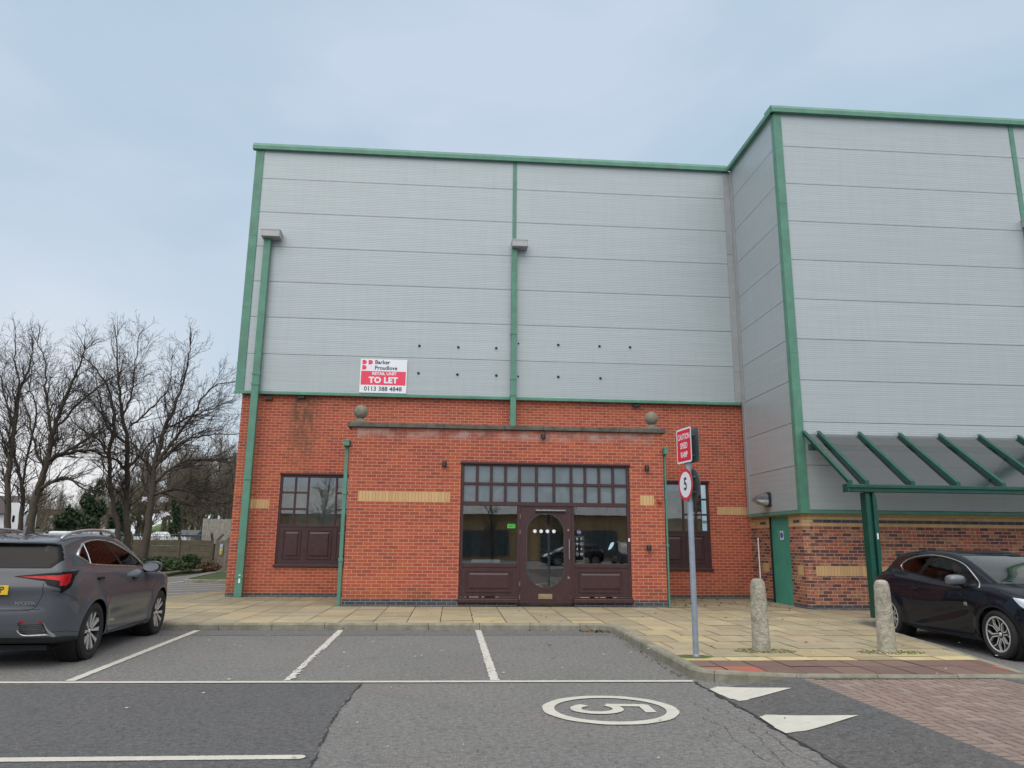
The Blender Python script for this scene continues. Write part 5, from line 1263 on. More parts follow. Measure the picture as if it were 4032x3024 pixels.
# ------------------------------ grey SUV
def build_suv():
    ca = empty('parked_car', (-5.60, 10.53, -.012), 1.63065, 'grey metallic SUV with roof rails parked nose-in at the left bay', 'car')
    low = Field2(spline([(-.70, .30), (-.86, .36), (-.955, .52), (-.965, .66), (-.935, .74), (-.93, .80), (-.945, .93), (-.93, 1.02), (-.90, 1.10), (-.83, 1.17), (-.55, 1.185), (0, 1.175), (.6, 1.155), (1.3, 1.13), (2.0, 1.105), (2.3, 1.095), (2.7, 1.045), (3.1, .975), (3.38, .90), (3.56, .78), (3.635, .62), (3.65, .45), (3.58, .27), (3.35, .2), (2.6, .21), (1.3, .23), (.2, .26)], 5, True), -1.3, 4.0, 0, 2.0)
    gr = Field2(spline([(-.885, 1.12), (-.84, 1.22), (-.76, 1.36), (-.70, 1.455), (-.735, 1.50), (-.60, 1.535), (-.2, 1.585), (.3, 1.612), (.8, 1.61), (1.2, 1.575), (1.5, 1.50), (1.9, 1.335), (2.25, 1.16), (2.40, 1.06), (2.3, .85), (1, .8), (-.8, .85)], 5, True), -1.3, 4.0, 0, 2.0)
    pl = Field2(spline([(-.985, 0), (-.975, .3), (-.94, .58), (-.86, .76), (-.65, .865), (-.2, .905), (.5, .915), (1.4, .912), (2.3, .915), (2.9, .895), (3.25, .82), (3.5, .66), (3.63, .4), (3.67, 0), (3.63, -.4), (3.5, -.66), (3.25, -.82), (2.9, -.895), (2.3, -.915), (1.4, -.912), (.5, -.915), (-.2, -.905), (-.65, -.865), (-.86, -.76), (-.94, -.58), (-.975, -.3)], 4, True), -1.4, 4.1, -1.3, 1.3)
    def F(x, y, z):
        ay = np.abs(y); xx = x + .10 * y * y * np.clip((x - 1.2), 0, 1)
        s1 = low(xx, z)
        sec = lerpc(z, [.15, .30, .45, .62, .80, .98, 1.10, 1.2], [-.075, -.03, -.022, -.006, 0, -.012, -.045, -.09])
        # sculpted door hollow and wheel-arch shoulders
        sec = sec - .018 * np.exp(-((z - .52) / .10) ** 2) * np.clip(1 - ((x - 1.3) / 1.0) ** 4, 0, 1)
        for wx in (0.0, 2.66):
            rr = np.hypot(x - wx, z - .365); sec = sec + .028 * np.exp(-((rr - .44) / .07) ** 2) * (z > .1)
        A = smax(smax(s1, pl(x, y) - sec, .09), .18 - z, .05)
        xg = x + .20 * y * y * np.clip((x - .9) * 1.2, 0, 1) - .10 * y * y * np.clip(-(x + .2) * 2, 0, 1)
        tum = lerpc(z, [.9, 1.1, 1.2, 1.35, 1.5, 1.62], [.865, .838, .80, .735, .655, .60]) - .05 * np.clip(-(x + .1), 0, 1) - .07 * np.clip(x - 1.5, 0, 1)
        B = smax(gr(xg, z - .035 * (1 - (y / .6) ** 2) * 0), (ay - tum) * .93, .07)
        return smin(A, B, .035)
    bm = body_mesh(F, (-.95, 3.62, .88, .22, 1.55), .036)
    side = lambda sg: (lambda c, n: c[1] * sg > .35 and n[1] * sg > .12)
    rear = lambda c, n: c[0] < -.3 and n[0] < -.25
    body_parts = []
    for wx in (0.0, 2.66):
        circ_ = [(wx + .405 * math.cos(a), .365 + .405 * math.sin(a)) for a in [2 * math.pi * i / 36 for i in range(36)]]
        for sg in (-1, 1):
            fs = select(bm, circ_, 'y', lambda c, n, sg=sg: c[1] * sg > .5); bmesh.ops.delete(bm, geom=fs, context='FACES')
            b = MB(); b.lathe([(.41, .0), (.40, -.24), (.001, -.25)], (wx, 0, .365), 36, 'y'); b.v = [(v[0], (v[1] + .86) * sg if sg > 0 else -(v[1] + .86), v[2]) for v in b.v]; b.build('arch_liner', M_TRIM, ca, rel=False, smooth=30)
    dlo = spline([(2.02, 1.125), (1.12, 1.165), (0.02, 1.215), (-.09, 1.245), (-.30, 1.325), (-.30, 1.345), (-.07, 1.475), (.25, 1.525), (.62, 1.53), (1.0, 1.49), (1.38, 1.385), (1.78, 1.24)], 3, True)
    pill = lambda x0, x1, x2, x3: [(x0, 1.10), (x1, 1.10), (x2, 1.6), (x3, 1.6)]
    for sg in (-1, 1):
        fs = select(bm, dlo, 'y', side(sg)); g = detach(bm, fs, 'side_window_surround', M_GLOSSB, ca, .004)
        gb = bmesh.new(); gb.from_mesh(g.data); gb.normal_update()
        for nm, poly, mt in (('quarter_window', [(-.07, 1.262), (-.26, 1.335), (-.09, 1.46), (-.065, 1.47)], G_PRIV), ('rear_door_window', [(0.0, 1.225), (.98, 1.185), (.66, 1.512), (.25, 1.508), (.0, 1.475)], G_PRIV), ('front_door_window', [(1.10, 1.18), (1.80, 1.15), (1.87, 1.175), (1.40, 1.36), (1.0, 1.475), (.78, 1.508)], G_CAR)):
            fs = select(gb, poly, 'y', lambda c, n: True); detach(gb, fs, nm, mt, ca, .002)
        gb.to_mesh(g.data); gb.free()
        b = MB(); P = [Vector((p[0], surf_y(F, p[0], p[1], sg), p[1])) for p in dlo + [dlo[0]]]; b.tube(P, .011, 6, False); tip = [Vector((p[0], surf_y(F, p[0], p[1], sg), p[1])) for p in spline([(-.06, 1.49), (-.2, 1.42), (-.33, 1.335), (-.2, 1.285), (-.09, 1.24)], 4)]; b.tube(tip, [.010] * 4 + [.018, .024, .026, .026, .024, .018] + [.010] * (len(tip) - 10), 6, False); b.tube([Vector((p[0], surf_y(F, p[0], p[1], sg), p[1])) for p in ((-.035, 1.23), (-.03, 1.35), (-.035, 1.49))], .009, 6, False); b.build('window_chrome', M_SILV, ca, rel=False, smooth=60)
    # rear screen and tailgate
    rs = [(-.60, 1.205), (.60, 1.205), (.70, 1.33), (.62, 1.455), (.0, 1.478), (-.62, 1.455), (-.70, 1.33)]
    fs = select(bm, [(-.64, 1.19), (.64, 1.19), (.80, 1.36), (.72, 1.475), (0, 1.492), (-.72, 1.475), (-.80, 1.36)], 'x', rear); g = detach(bm, fs, 'rear_screen_surround', M_GLOSSB, ca, .004)
    gb = bmesh.new(); gb.from_mesh(g.data); gb.normal_update(); fs = select(gb, rs, 'x', lambda c, n: True); detach(gb, fs, 'rear_screen', G_PRIV, ca, .002); gb.to_mesh(g.data); gb.free()
    # windscreen
    fs = select(bm, [(-.66, 1.14), (.66, 1.14), (.53, 1.545), (-.53, 1.545)], 'x', lambda c, n: c[0] > 1.1 and n[0] > .2 and n[2] > .1); detach(bm, fs, 'windscreen', G_SCREEN, ca, .003)
    # tail lamps: wrap from the tailgate round the corner
    for sg in (-1, 1):
        lp = [(sg * -.27 * -1, 1.098), (sg * .64, 1.135), (sg * .90, 1.145), (sg * .90, .955), (sg * .83, .955), (sg * .665, .995), (sg * .62, 1.045)]
        sp_ = [(-1.2, 1.148), (-.66, 1.148), (-.44, 1.155), (-.60, 1.085), (-.70, .965), (-.86, .90), (-1.2, .90)]
        f1 = select(bm, lp, 'x', lambda c, n, sg=sg: c[0] < -.55 and c[1] * sg > 0 and n[0] < -.70)
        g = detach(bm, f1, 'tail_lamp', M_GLOSSB, ca, -.006)
        f2 = select(bm, sp_, 'y', lambda c, n, sg=sg: c[1] * sg > .45 and n[1] * sg > .05 and n[0] >= -.70 and c[0] < -.4)
        g2 = detach(bm, f2, 'tail_lamp', M_GLOSSB, ca, -.006)
        for gg, view, poly in ((g, 'x', [(sg * .33, 1.093), (sg * .60, 1.105), (sg * .90, 1.115), (sg * .90, 1.03), (sg * .62, 1.067)]), (g2, 'y', [(-1.2, 1.112), (-.66, 1.118), (-.72, 1.02), (-.80, .985), (-1.2, 1.0)])):
            gb = bmesh.new(); gb.from_mesh(gg.data); gb.normal_update(); fs = select(gb, poly, view, lambda c, n: True); detach(gb, fs, 'red_lens', M_LENS, gg, -.004); gb.to_mesh(gg.data); gb.free()
    # shut lines
    for sg in (-1, 1):
        groove(bm, [(1.16, 1.16), (1.20, .95), (1.26, .60), (1.17, .31)], 'y', side(sg)); groove(bm, [(2.03, 1.12), (2.14, 1.0), (2.24, .60), (2.2, .29)], 'y', side(sg))
        groove(bm, [(0.02, 1.20), (0.0, 1.06), (.10, .86), (.36, .62), (.44, .31)], 'y', side(sg)); groove(bm, [(-.90, .93), (-.62, .83), (-.46, .74)], 'y', side(sg), .006)
        groove(bm, [(sg * .62, 1.02), (sg * .63, .90), (sg * .57, .74), (sg * .50, .705), (0, .70)], 'x', rear, .008)
        groove(bm, [(2.2, .305), (.44, .305)], 'y', side(sg), .012)
        groove(bm, [(-.98, .455), (-.66, .44), (-.42, .40)], 'y', side(sg), .006)
    groove(bm, [(-.62, .715), (.62, .715)], 'x', rear, .006)
    # lower black cladding of the rear bumper
    for sg in (-1, 1):
        fs = select(bm, [(-1.2, .15), (-1.2, .40), (-.66, .38), (-.44, .36), (-.40, .15)], 'y', lambda c, n, sg=sg: c[1] * sg > .0 and c[0] < -.38)
        detach(bm, fs, 'bumper_valance', M_TRIM, ca, 0)
    finish(bm, 'body', [M_SUV, M_SHUT], ca)
    xr = lambda y, z: surf_x(F, y, z, -1.3, -1)
    for sg in (-1, 1):
        # bumper outlet: red reflector over black slats inside a silver blade
        b = MB(); P = [(.41, .585), (.65, .575), (.655, .562), (.42, .568)]; b.add([(xr(p[0] * sg, p[1]) - .004, p[0] * sg, p[1]) for p in P], [(0, 1, 2, 3)]); b.build('reflector', M_LENS, ca, rel=False)
        b = MB(); P = [(.40, .56), (.665, .555), (.71, .44), (.46, .43)]; b.add([(xr(p[0] * sg, p[1]) - .004, p[0] * sg, p[1]) for p in P], [(0, 1, 2, 3)])
        for k in range(5):
            z = .545 - k * .024; b.tube([(xr(.42 * sg, z) - .008, .42 * sg, z), (xr(.68 * sg, z) - .008, .67 * sg, z)], .005, 5)
        b.build('bumper_vent', M_TRIM, ca, rel=False)
        b = MB(); path = [(.40, .475), (.47, .415), (.70, .415), (.775, .395)]; b.tube([(xr(p[0] * sg, p[1]) - .006, p[0] * sg, p[1]) for p in spline(path, 4)], [.010] * 10 + [.016] * 3, 6)
        b.tube([(xr(p[0] * sg, p[1]) - .006, p[0] * sg, p[1]) for p in spline([(.775, .395), (.72, .46), (.675, .56)], 4)], [.016, .017, .016, .015, .013, .011, .009, .007, .005], 6); b.build('bumper_blade', M_SILV, ca, rel=False, smooth=50)
        # roof rail
        b = MB(); P = [Vector((x, sg * y, z)) for x, y, z in spline([(-.56, .60, 1.545), (-.46, .605, 1.585), (-.2, .615, 1.635), (.3, .62, 1.665), (.8, .62, 1.655), (1.05, .615, 1.625), (1.2, .605, 1.575)], 4)]; b.tube(P, [.012] + [.020] * (len(P) - 2) + [.012], 8); b.build('roof_rail', M_SILV, ca, rel=False, smooth=50)
        # door mirror
        e = bpy.data.objects.new('door_mirror', None); COL.objects.link(e); e.parent = ca; e.location = (1.86, sg * .98, 1.13)
        b = MB(); b.add(*superell((.02, 0, 0), (.10, .135, .085), (.75, .75), 24, 14)); b.build('mirror_shell', M_SUV, e, rel=False, smooth=60)
        b = MB(); pr = [(sg * .0 + .118 * math.cos(a) * (1.0), .072 * math.sin(a)) for a in [2 * math.pi * i / 28 for i in range(28)]]; b.prism(pr, -.082, -.072, 'x'); b.build('mirror_glass', M_CHROME, e, rel=False)
        b = MB(); b.prism([(p[0] * 1.08, p[1] * 1.10) for p in pr], -.074, -.03, 'x'); b.build('mirror_rim', M_GLOSSB, e, rel=False)
        b = MB(); b.tube([(0, -sg * .05, -.05), (.02, -sg * .17, -.075)], [.03, .04], 10); b.build('mirror_foot', M_GLOSSB, e, rel=False)
        # handles
        for hx, hz in ((.10, 1.035), (1.36, .985)):
            y_ = surf_y(F, hx, hz, sg); b = MB(); b.add(*superell((hx, y_ + sg * .012, hz), (.115, .022, .020), (.6, .7), 18, 8)); h_ = b.build('door_handle', M_GLOSSB, ca, rel=False, smooth=60)
        # headlamp tip
        fs = None
        b = MB(); hp = [(2.86, 1.0), (3.15, .955), (3.40, .875), (3.38, .85), (3.2, .87), (3.0, .93)]; b.add([(p[0], surf_y(F, p[0], p[1], sg) + sg * .006, p[1]) for p in hp], [tuple(range(6))]); b.build('headlamp', M_HEAD, ca, rel=False)
        wheel(ca, 0, sg * .80, .366, .225, sg, {'rim': .695, 'n': 5, 'kind': 'twin', 'ph': .31}, {'tyre': M_TYRE, 'dark': M_RIMD, 'pocket': M_GLOSSB, 'bright': M_RIMB}); wheel(ca, 2.66, sg * .80, .366, .225, sg, {'rim': .695, 'n': 5, 'kind': 'twin', 'ph': .9}, {'tyre': M_TYRE, 'dark': M_RIMD, 'pocket': M_GLOSSB, 'bright': M_RIMB})
    # number plate, letters and badges
    px = -.955
    b = MB(); b.box(px - .012, px, -.26, .26, .885, .995, .004); NP = b.build('number_plate', M_PLATE, ca, rel=False)
    MT = Matrix(((0, 0, -1, 0), (-1, 0, 0, 0), (0, 1, 0, 0), (0, 0, 0, 1)))   # text facing backwards (-x), reading left to right for someone behind
    b = MB(); put_text(b, 'GP', .105, Matrix.Translation((px - .0135, -.155, .942)) @ MT, bold=.002, sx=.88); b.build('plate_letters', M_NAVY, NP, rel=False)
    b = MB(); xb = xr(-.45, .785) - .006; put_text(b, 'NX300h', .058, Matrix.Translation((xb, -.45, .785)) @ MT, bold=.001, sx=1.15, extrude=.002); b.build('rear_badge', M_CHROME, ca, rel=False)
    b = MB(); ys_ = surf_y(F, .64, .445, -1) - .004; put_text(b, 'HYBRID', .045, Matrix.Translation((.64, ys_, .445)) @ Matrix.Rotation(R(90), 4, 'X'), bold=.001, sx=1.3, extrude=.002); b.build('door_badge', M_CHROME, ca, rel=False)
    b = MB(); b.prism([(-.24, 1.59), (.02, 1.605), (-.10, 1.65), (-.185, 1.70), (-.205, 1.695)], -.014, .014, 'y'); b.build('shark_fin_aerial', M_SUV, ca, rel=False)
    # cabin
    b = MB()
    for y in (-.38, .38): seatshape(b, 1.25, y, .72); seatshape(b, .35, y, .74)
    b.build('seats', M_SEAT, ca, rel=False, smooth=60); b = MB(); b.box(1.6, 2.2, -.7, .7, .8, 1.02, .04); b.box(-.7, 2.0, -.75, .75, .42, .5); b.build('dashboard', M_TRIM, ca, rel=False)
    b = MB(); b.box(-.6, 3.2, -.62, .62, .21, .27); b.build('underbody', M_TRIM, ca, rel=False)
    return ca
SUV = build_suv()
# ------------------------------ black hatchback
def build_hatch():
    ca = empty('parked_car', (8.64, 10.431, 0), -1.579, 'black three-door hatchback parked under the canopy with its driver inside', 'car')
    low = Field2(spline([(-3.20, .26), (-3.42, .34), (-3.50, .50), (-3.525, .72), (-3.49, .90), (-3.42, 1.02), (-3.15, 1.085), (-2.6, 1.10), (-2.0, 1.06), (-1.4, 1.01), (-.8, .99), (-.35, 1.00), (-.05, .995), (.3, .925), (.58, .835), (.78, .72), (.90, .57), (.93, .42), (.88, .25), (.6, .17), (-.6, .17), (-2, .18)], 5, True), -3.9, 1.4, 0, 1.9)
    gr = Field2(spline([(-3.40, 1.02), (-3.28, 1.12), (-3.12, 1.26), (-3.02, 1.345), (-3.08, 1.375), (-2.95, 1.405), (-2.5, 1.455), (-2.0, 1.482), (-1.6, 1.478), (-1.25, 1.44), (-.8, 1.325), (-.4, 1.18), (0.0, 1.02), (.12, .93), (0, .8), (-1.5, .75), (-3.2, .8)], 5, True), -3.9, 1.4, 0, 1.9)
    half = [(.965, .0), (.94, .32), (.85, .56), (.66, .74), (.38, .86), (0, .908), (-.6, .915), (-1.6, .912), (-2.3, .918), (-2.75, .918), (-3.05, .875), (-3.3, .77), (-3.45, .6), (-3.53, .3), (-3.55, 0)]
    pl = Field2(spline(half + [(x, -y) for x, y in half[-2:0:-1]], 4, True), -3.9, 1.4, -1.3, 1.3)
    def F(x, y, z):
        ay = np.abs(y); xx = x + .14 * y * y * np.clip((x + 1.2), 0, 1); s1 = low(xx, z)
        sec = lerpc(z, [.12, .25, .40, .55, .72, .90, 1.0, 1.1], [-.075, -.035, -.020, -.006, 0, -.022, -.055, -.10])
        # blade-shaped hollow in the lower door, muscular rear haunch
        zc = .30 + .30 * np.clip((x + 2.3) / 1.5, 0, 1.2); sec = sec - .022 * np.exp(-((z - zc) / .09) ** 2) * np.clip(1 - ((x + 1.45) / .95) ** 4, 0, 1)
        sec = sec + .028 * np.exp(-((z - .88) / .14) ** 2) * np.exp(-((x + 2.75) / .55) ** 2)
        for wx in (0.0, -2.695):
            rr = np.hypot(x - wx, z - .335); sec = sec + .022 * np.exp(-((rr - .41) / .06) ** 2)
        A = smax(smax(s1, pl(x, y) - sec, .10), .15 - z, .05)
        xg = x + .24 * y * y * np.clip((x + 1.6) * 1.2, 0, 1) - .12 * y * y * np.clip(-(x + 2.6) * 2, 0, 1)
        tum = lerpc(z, [.8, .95, 1.05, 1.2, 1.35, 1.48], [.87, .835, .795, .725, .64, .575]) - .16 * np.clip(-(x + 2.2), 0, 1) - .05 * np.clip(x + 1.0, 0, 1)
        B = smax(gr(xg, z), (ay - tum) * .93, .085); return smin(A, B, .035)
    bm = body_mesh(F, (-3.5, .9, .88, .19, 1.42), .036)
    side = lambda sg: (lambda c, n: c[1] * sg > .3 and n[1] * sg > .1)
    for wx in (0.0, -2.695):
        circ_ = [(wx + .372 * math.cos(a), .335 + .372 * math.sin(a)) for a in [2 * math.pi * i / 36 for i in range(36)]]
        for sg in (-1, 1):
            fs = select(bm, circ_, 'y', lambda c, n, sg=sg: c[1] * sg > .5); bmesh.ops.delete(bm, geom=fs, context='FACES')
            b = MB(); b.lathe([(.376, .0), (.37, -.24), (.001, -.25)], (wx, 0, .335), 36, 'y'); b.v = [(v[0], (v[1] + .86) * sg if sg > 0 else -(v[1] + .86), v[2]) for v in b.v]; b.build('arch_liner', M_TRIM, ca, rel=False, smooth=30)
    dlo = spline([(-.34, .962), (-.66, .955), (-1.22, .985), (-1.86, 1.065), (-2.45, 1.125), (-2.62, 1.215), (-2.45, 1.305), (-2.1, 1.37), (-1.70, 1.395), (-1.2, 1.345), (-.8, 1.235)], 3, True)
    for sg in (-1, 1):
        fs = select(bm, dlo, 'y', side(sg)); g = detach(bm, fs, 'side_window_surround', M_GLOSSB, ca, .004)
        gb = bmesh.new(); gb.from_mesh(g.data); gb.normal_update()
        for nm, poly, mt in (('quarter_window', [(-1.95, 1.10), (-2.44, 1.15), (-2.56, 1.215), (-2.4, 1.295), (-2.1, 1.35), (-1.79, 1.372)], G_PRIV), ('door_window', [(-.69, 1.0), (-1.25, 1.01), (-1.83, 1.085), (-1.67, 1.372), (-1.4, 1.355), (-1.1, 1.30), (-.69, 1.155)], G_CAR), ('corner_window', [(-.62, .985), (-.40, .985), (-.62, 1.11)], G_CAR)):
            fs = select(gb, poly, 'y', lambda c, n: True); detach(gb, fs, nm, mt, ca, .002)
        gb.to_mesh(g.data); gb.free()
        b = MB(); top = spline([(-2.42, 1.125), (-2.60, 1.205), (-2.45, 1.31), (-2.1, 1.378), (-1.70, 1.402), (-1.2, 1.352), (-.8, 1.243), (-.36, .985), (-.34, .955)], 5); b.tube([Vector((p[0], surf_y(F, p[0], p[1], sg), p[1])) for p in top], .0105, 6, False); b.build('window_chrome', M_SILV, ca, rel=False, smooth=60)
    fs = select(bm, [(-.70, 1.03), (.70, 1.03), (.52, 1.41), (-.52, 1.41)], 'x', lambda c, n: c[0] > -1.5 and n[0] > .18 and n[2] > .1); detach(bm, fs, 'windscreen', G_SCREEN, ca, .003)
    fs = select(bm, [(-.60, 1.12), (.60, 1.12), (.50, 1.33), (-.50, 1.33)], 'x', lambda c, n: c[0] < -2.8 and n[0] < -.2); detach(bm, fs, 'rear_screen', G_PRIV, ca, .003)
    for sg in (-1, 1):
        fs = select(bm, [(-3.75, .98), (-3.30, 1.05), (-3.16, .985), (-3.28, .86), (-3.75, .84)], 'y', lambda c, n, sg=sg: c[1] * sg > .45 and c[0] < -3.1); detach(bm, fs, 'tail_lamp', M_LENS, ca, -.004)
        fs = select(bm, [(.30, .865), (.52, .845), (.85, .70), (.85, .60), (.62, .64), (.42, .76)], 'y', lambda c, n, sg=sg: c[1] * sg > .35 and c[0] > .2); detach(bm, fs, 'headlamp', M_HEAD, ca, .004)
        groove(bm, [(-1.86, 1.05), (-1.93, .95), (-1.96, .80), (-2.02, .55), (-1.86, .24)], 'y', side(sg)); groove(bm, [(-.64, .95), (-.66, .80), (-.50, .60), (-.53, .24)], 'y', side(sg)); groove(bm, [(-.36, .97), (-.1, .93), (.30, .86)], 'y', side(sg), .006)
        groove(bm, [(-1.9, .238), (-.53, .238)], 'y', side(sg), .010); groove(bm, [(.37, .60), (.62, .64)], 'y', side(sg), .006)
        e = bpy.data.objects.new('door_mirror', None); COL.objects.link(e); e.parent = ca; e.location = (-.70, sg * .965, 1.035)
        b = MB(); b.add(*superell((0, 0, .01), (.105, .145, .085), (.75, .75), 24, 14)); b.build('mirror_shell', paint('slate_grey_paint', (.10, .11, .13), .3, .1, .08, 6, coat=1.0), e, rel=False, smooth=60)
        b = MB(); b.add(*superell((.005, 0, -.045), (.085, .115, .022), (.75, .75), 20, 8)); b.tube([(0, -sg * .05, -.05), (.05, -sg * .16, -.10)], [.025, .035], 10); b.build('mirror_base', M_GLOSSB, e, rel=False, smooth=60)
        y_ = surf_y(F, -1.90, .85, sg); b = MB(); b.add(*superell((-1.88, y_ + sg * .012, .855), (.10, .02, .018), (.6, .7), 18, 8)); b.build('door_handle', M_BLK, ca, rel=False, smooth=60)
        y_ = surf_y(F, -.60, .705, sg); b = MB(); b.box(-.645, -.575, y_ - .004, y_ + .004, .68, .73, .003); b.build('side_badge', M_SILV, ca, rel=False)
        st = {'rim': .735, 'n': 6, 'kind': 'y', 'ph': .2}; mt = {'tyre': M_TYRE, 'dark': M_RIMD, 'pocket': M_RIMD, 'bright': M_RIMB}
        wheel(ca, 0, sg * .795, .335, .235, sg, st, mt); wheel(ca, -2.695, sg * .795, .335, .235, sg, dict(st, ph=.55), mt)
    b = MB(); b.box(-3.10, -2.92, -.46, .46, 1.375, 1.405, .012); b.build('roof_spoiler', M_BLK, ca, rel=False, smooth=40)
    b = MB(); b.prism([(-2.62, 1.455), (-2.50, 1.465), (-2.60, 1.50), (-2.63, 1.50)], -.012, .012, 'y'); b.build('aerial', M_TRIM, ca, rel=False)
    b = MB(); b.tube([(.02, -.35, 1.02), (-.05, -.05, 1.055), (-.08, .1, 1.07)], .009, 6); b.build('wiper', M_TRIM, ca, rel=False)
    finish(bm, 'body', [M_BLK, M_SHUT], ca)
    b = MB(); seatshape(b, -1.35, -.37, .50); seatshape(b, -1.35, .37, .50); b.build('seats', M_SEAT, ca, rel=False, smooth=60)
    b = MB(); b.box(-.75, -.05, -.68, .68, .68, .93, .04); b.box(-3.1, -.1, -.74, .74, .33, .38); b.build('dashboard', M_TRIM, ca, rel=False)
    b = MB(); b.lathe([(.175, 0), (.185, .012), (.175, .024), (.165, .012), (.175, 0)], (0, 0, 0), 28, 'x'); Mx = Matrix.Translation((-.86, -.37, .86)) @ Matrix.Rotation(R(22), 4, 'Y'); b.v = [tuple(Mx @ Vector(v)) for v in b.v]; b.build('steering_wheel', M_TRIM, ca, rel=False, smooth=60)
    b = MB(); b.add([(.0, -.55, .965), (-.18, -.6, .985), (-.18, .6, .985), (.0, .55, .965)], [(0, 1, 2, 3)]); b.build('dash_sheet', M_WHITE, ca, rel=False)
    b = MB(); b.box(-3.2, .7, -.62, .62, .17, .22); b.build('underbody', M_TRIM, ca, rel=False)
    return ca
HB = build_hatch()
# driver: seated figure grown from a skeleton
def skinned(name, joints, edges, parent, m, sub=2):
    me = bpy.data.meshes.new(name); me.from_pydata([j[0] for j in joints], edges, []); o = bpy.data.objects.new(name, me); COL.objects.link(o)
    o.modifiers.new('skin', 'SKIN'); o.modifiers.new('sub', 'SUBSURF').levels = sub
    for i, j in enumerate(joints):
        sv = me.skin_vertices[0].data[i]; sv.radius = (j[1], j[2] if len(j) > 2 else j[1]); sv.use_root = (i == 0)
    bpy.context.view_layer.update(); dg = bpy.context.evaluated_depsgraph_get(); m2 = bpy.data.meshes.new_from_object(o.evaluated_get(dg)); m2.materials.clear(); m2.materials.append(m); m2.polygons.foreach_set('use_smooth', [True] * len(m2.polygons))
    bpy.data.objects.remove(o); r = bpy.data.objects.new(name, m2); COL.objects.link(r); r.parent = parent; return r
M_SKIN = paint('skin', (.42, .22, .15), .5, 0, .08, 10); M_COAT = paint('dark_coat', (.03, .035, .045), .85, 0, .2, 10); M_CAP = paint('grey_cap', (.20, .19, .17), .85, 0, .15, 14)
mw = Matrix.Translation(HB.location) @ Matrix.Rotation(-1.579, 4, 'Z')
pl_ = mw @ Vector((-1.42, -.37, .55)); PE = empty('person', pl_, -1.579, 'person in a dark coat and pale cap sitting at the wheel of the black car', 'person')
J = [((0, 0, .06), .15, .17), ((-.05, 0, .25), .14, .17), ((-.10, 0, .42), .13, .19), ((-.11, 0, .52), .06, .07), ((-.09, 0, .60), .05, .055),
     ((-.09, .17, .46), .065), ((.10, .24, .28), .05), ((.34, .16, .36), .036), ((.42, .14, .38), .03), ((-.09, -.17, .46), .065), ((.10, -.24, .28), .05), ((.34, -.16, .36), .036), ((.42, -.14, .38), .03),
     ((.05, .10, .05), .10), ((.46, .12, .12), .07), ((.62, .12, -.22), .05), ((.05, -.10, .05), .10), ((.46, -.12, .12), .07), ((.62, -.12, -.22), .05)]
skinned('body', J, [(0, 1), (1, 2), (2, 3), (3, 4), (2, 5), (5, 6), (6, 7), (7, 8), (2, 9), (9, 10), (10, 11), (11, 12), (0, 13), (13, 14), (14, 15), (0, 16), (16, 17), (17, 18)], PE, M_COAT)
b = MB(); vs, fs = superell((-.06, 0, .685), (.098, .078, .118), (1, 1), 22, 16)
b.add([(x + (.012 if z < .66 and x > -.05 else 0), y * (1 - .25 * max(0, (.66 - z) / .1)), z) for x, y, z in vs], fs)
b.add(*superell((.043, 0, .68), (.018, .013, .024), (1, 1), 10, 8)); b.add(*superell((-.06, .08, .685), (.018, .008, .03), (1, 1), 10, 8)); b.add(*superell((-.06, -.08, .685), (.018, .008, .03), (1, 1), 10, 8)); b.add(*superell((.03, 0, .635), (.012, .022, .006), (1, 1), 10, 6))
b.build('head', M_SKIN, PE, rel=False, smooth=179)
b = MB()
for s_ in (-1, 1): b.add(*superell((.030, s_ * .032, .70), (.010, .022, .015), (1, 1), 10, 6))
b.build('glasses', M_GLOSSB, PE, rel=False, smooth=179)
b = MB(); vs, fs = superell((-.065, 0, .725), (.108, .09, .085), (1, 1), 22, 14); b.add([v if v[2] > .725 else (v[0], v[1], .725) for v in vs], fs); b.prism([(.02, -.07), (.11, -.045), (.125, 0), (.11, .045), (.02, .07)], .72, .73, 'z'); b.build('cap', M_CAP, PE, rel=False, smooth=60)
for s_ in (-1, 1):
    hx, hy, hz = .44, s_ * .14, .39; jj = [((hx - .03, hy, hz), .026, .02), ((hx + .02, hy, hz + .02), .028, .02)]; ed = [(0, 1)]; k = 2
    for f_ in range(4):
        yy = hy + (f_ - 1.5) * .018; jj += [((hx + .045, yy, hz + .03), .009), ((hx + .065, yy, hz + .012), .008), ((hx + .06, yy, hz - .008), .007)]; ed += [(1, k), (k, k + 1), (k + 1, k + 2)]; k += 3
    jj += [((hx + .01, hy - s_ * .035, hz + .025), .009), ((hx + .035, hy - s_ * .045, hz + .02), .008)]; ed += [(0, k), (k, k + 1)]
    skinned('hand', jj, ed, PE, M_SKIN, 1)

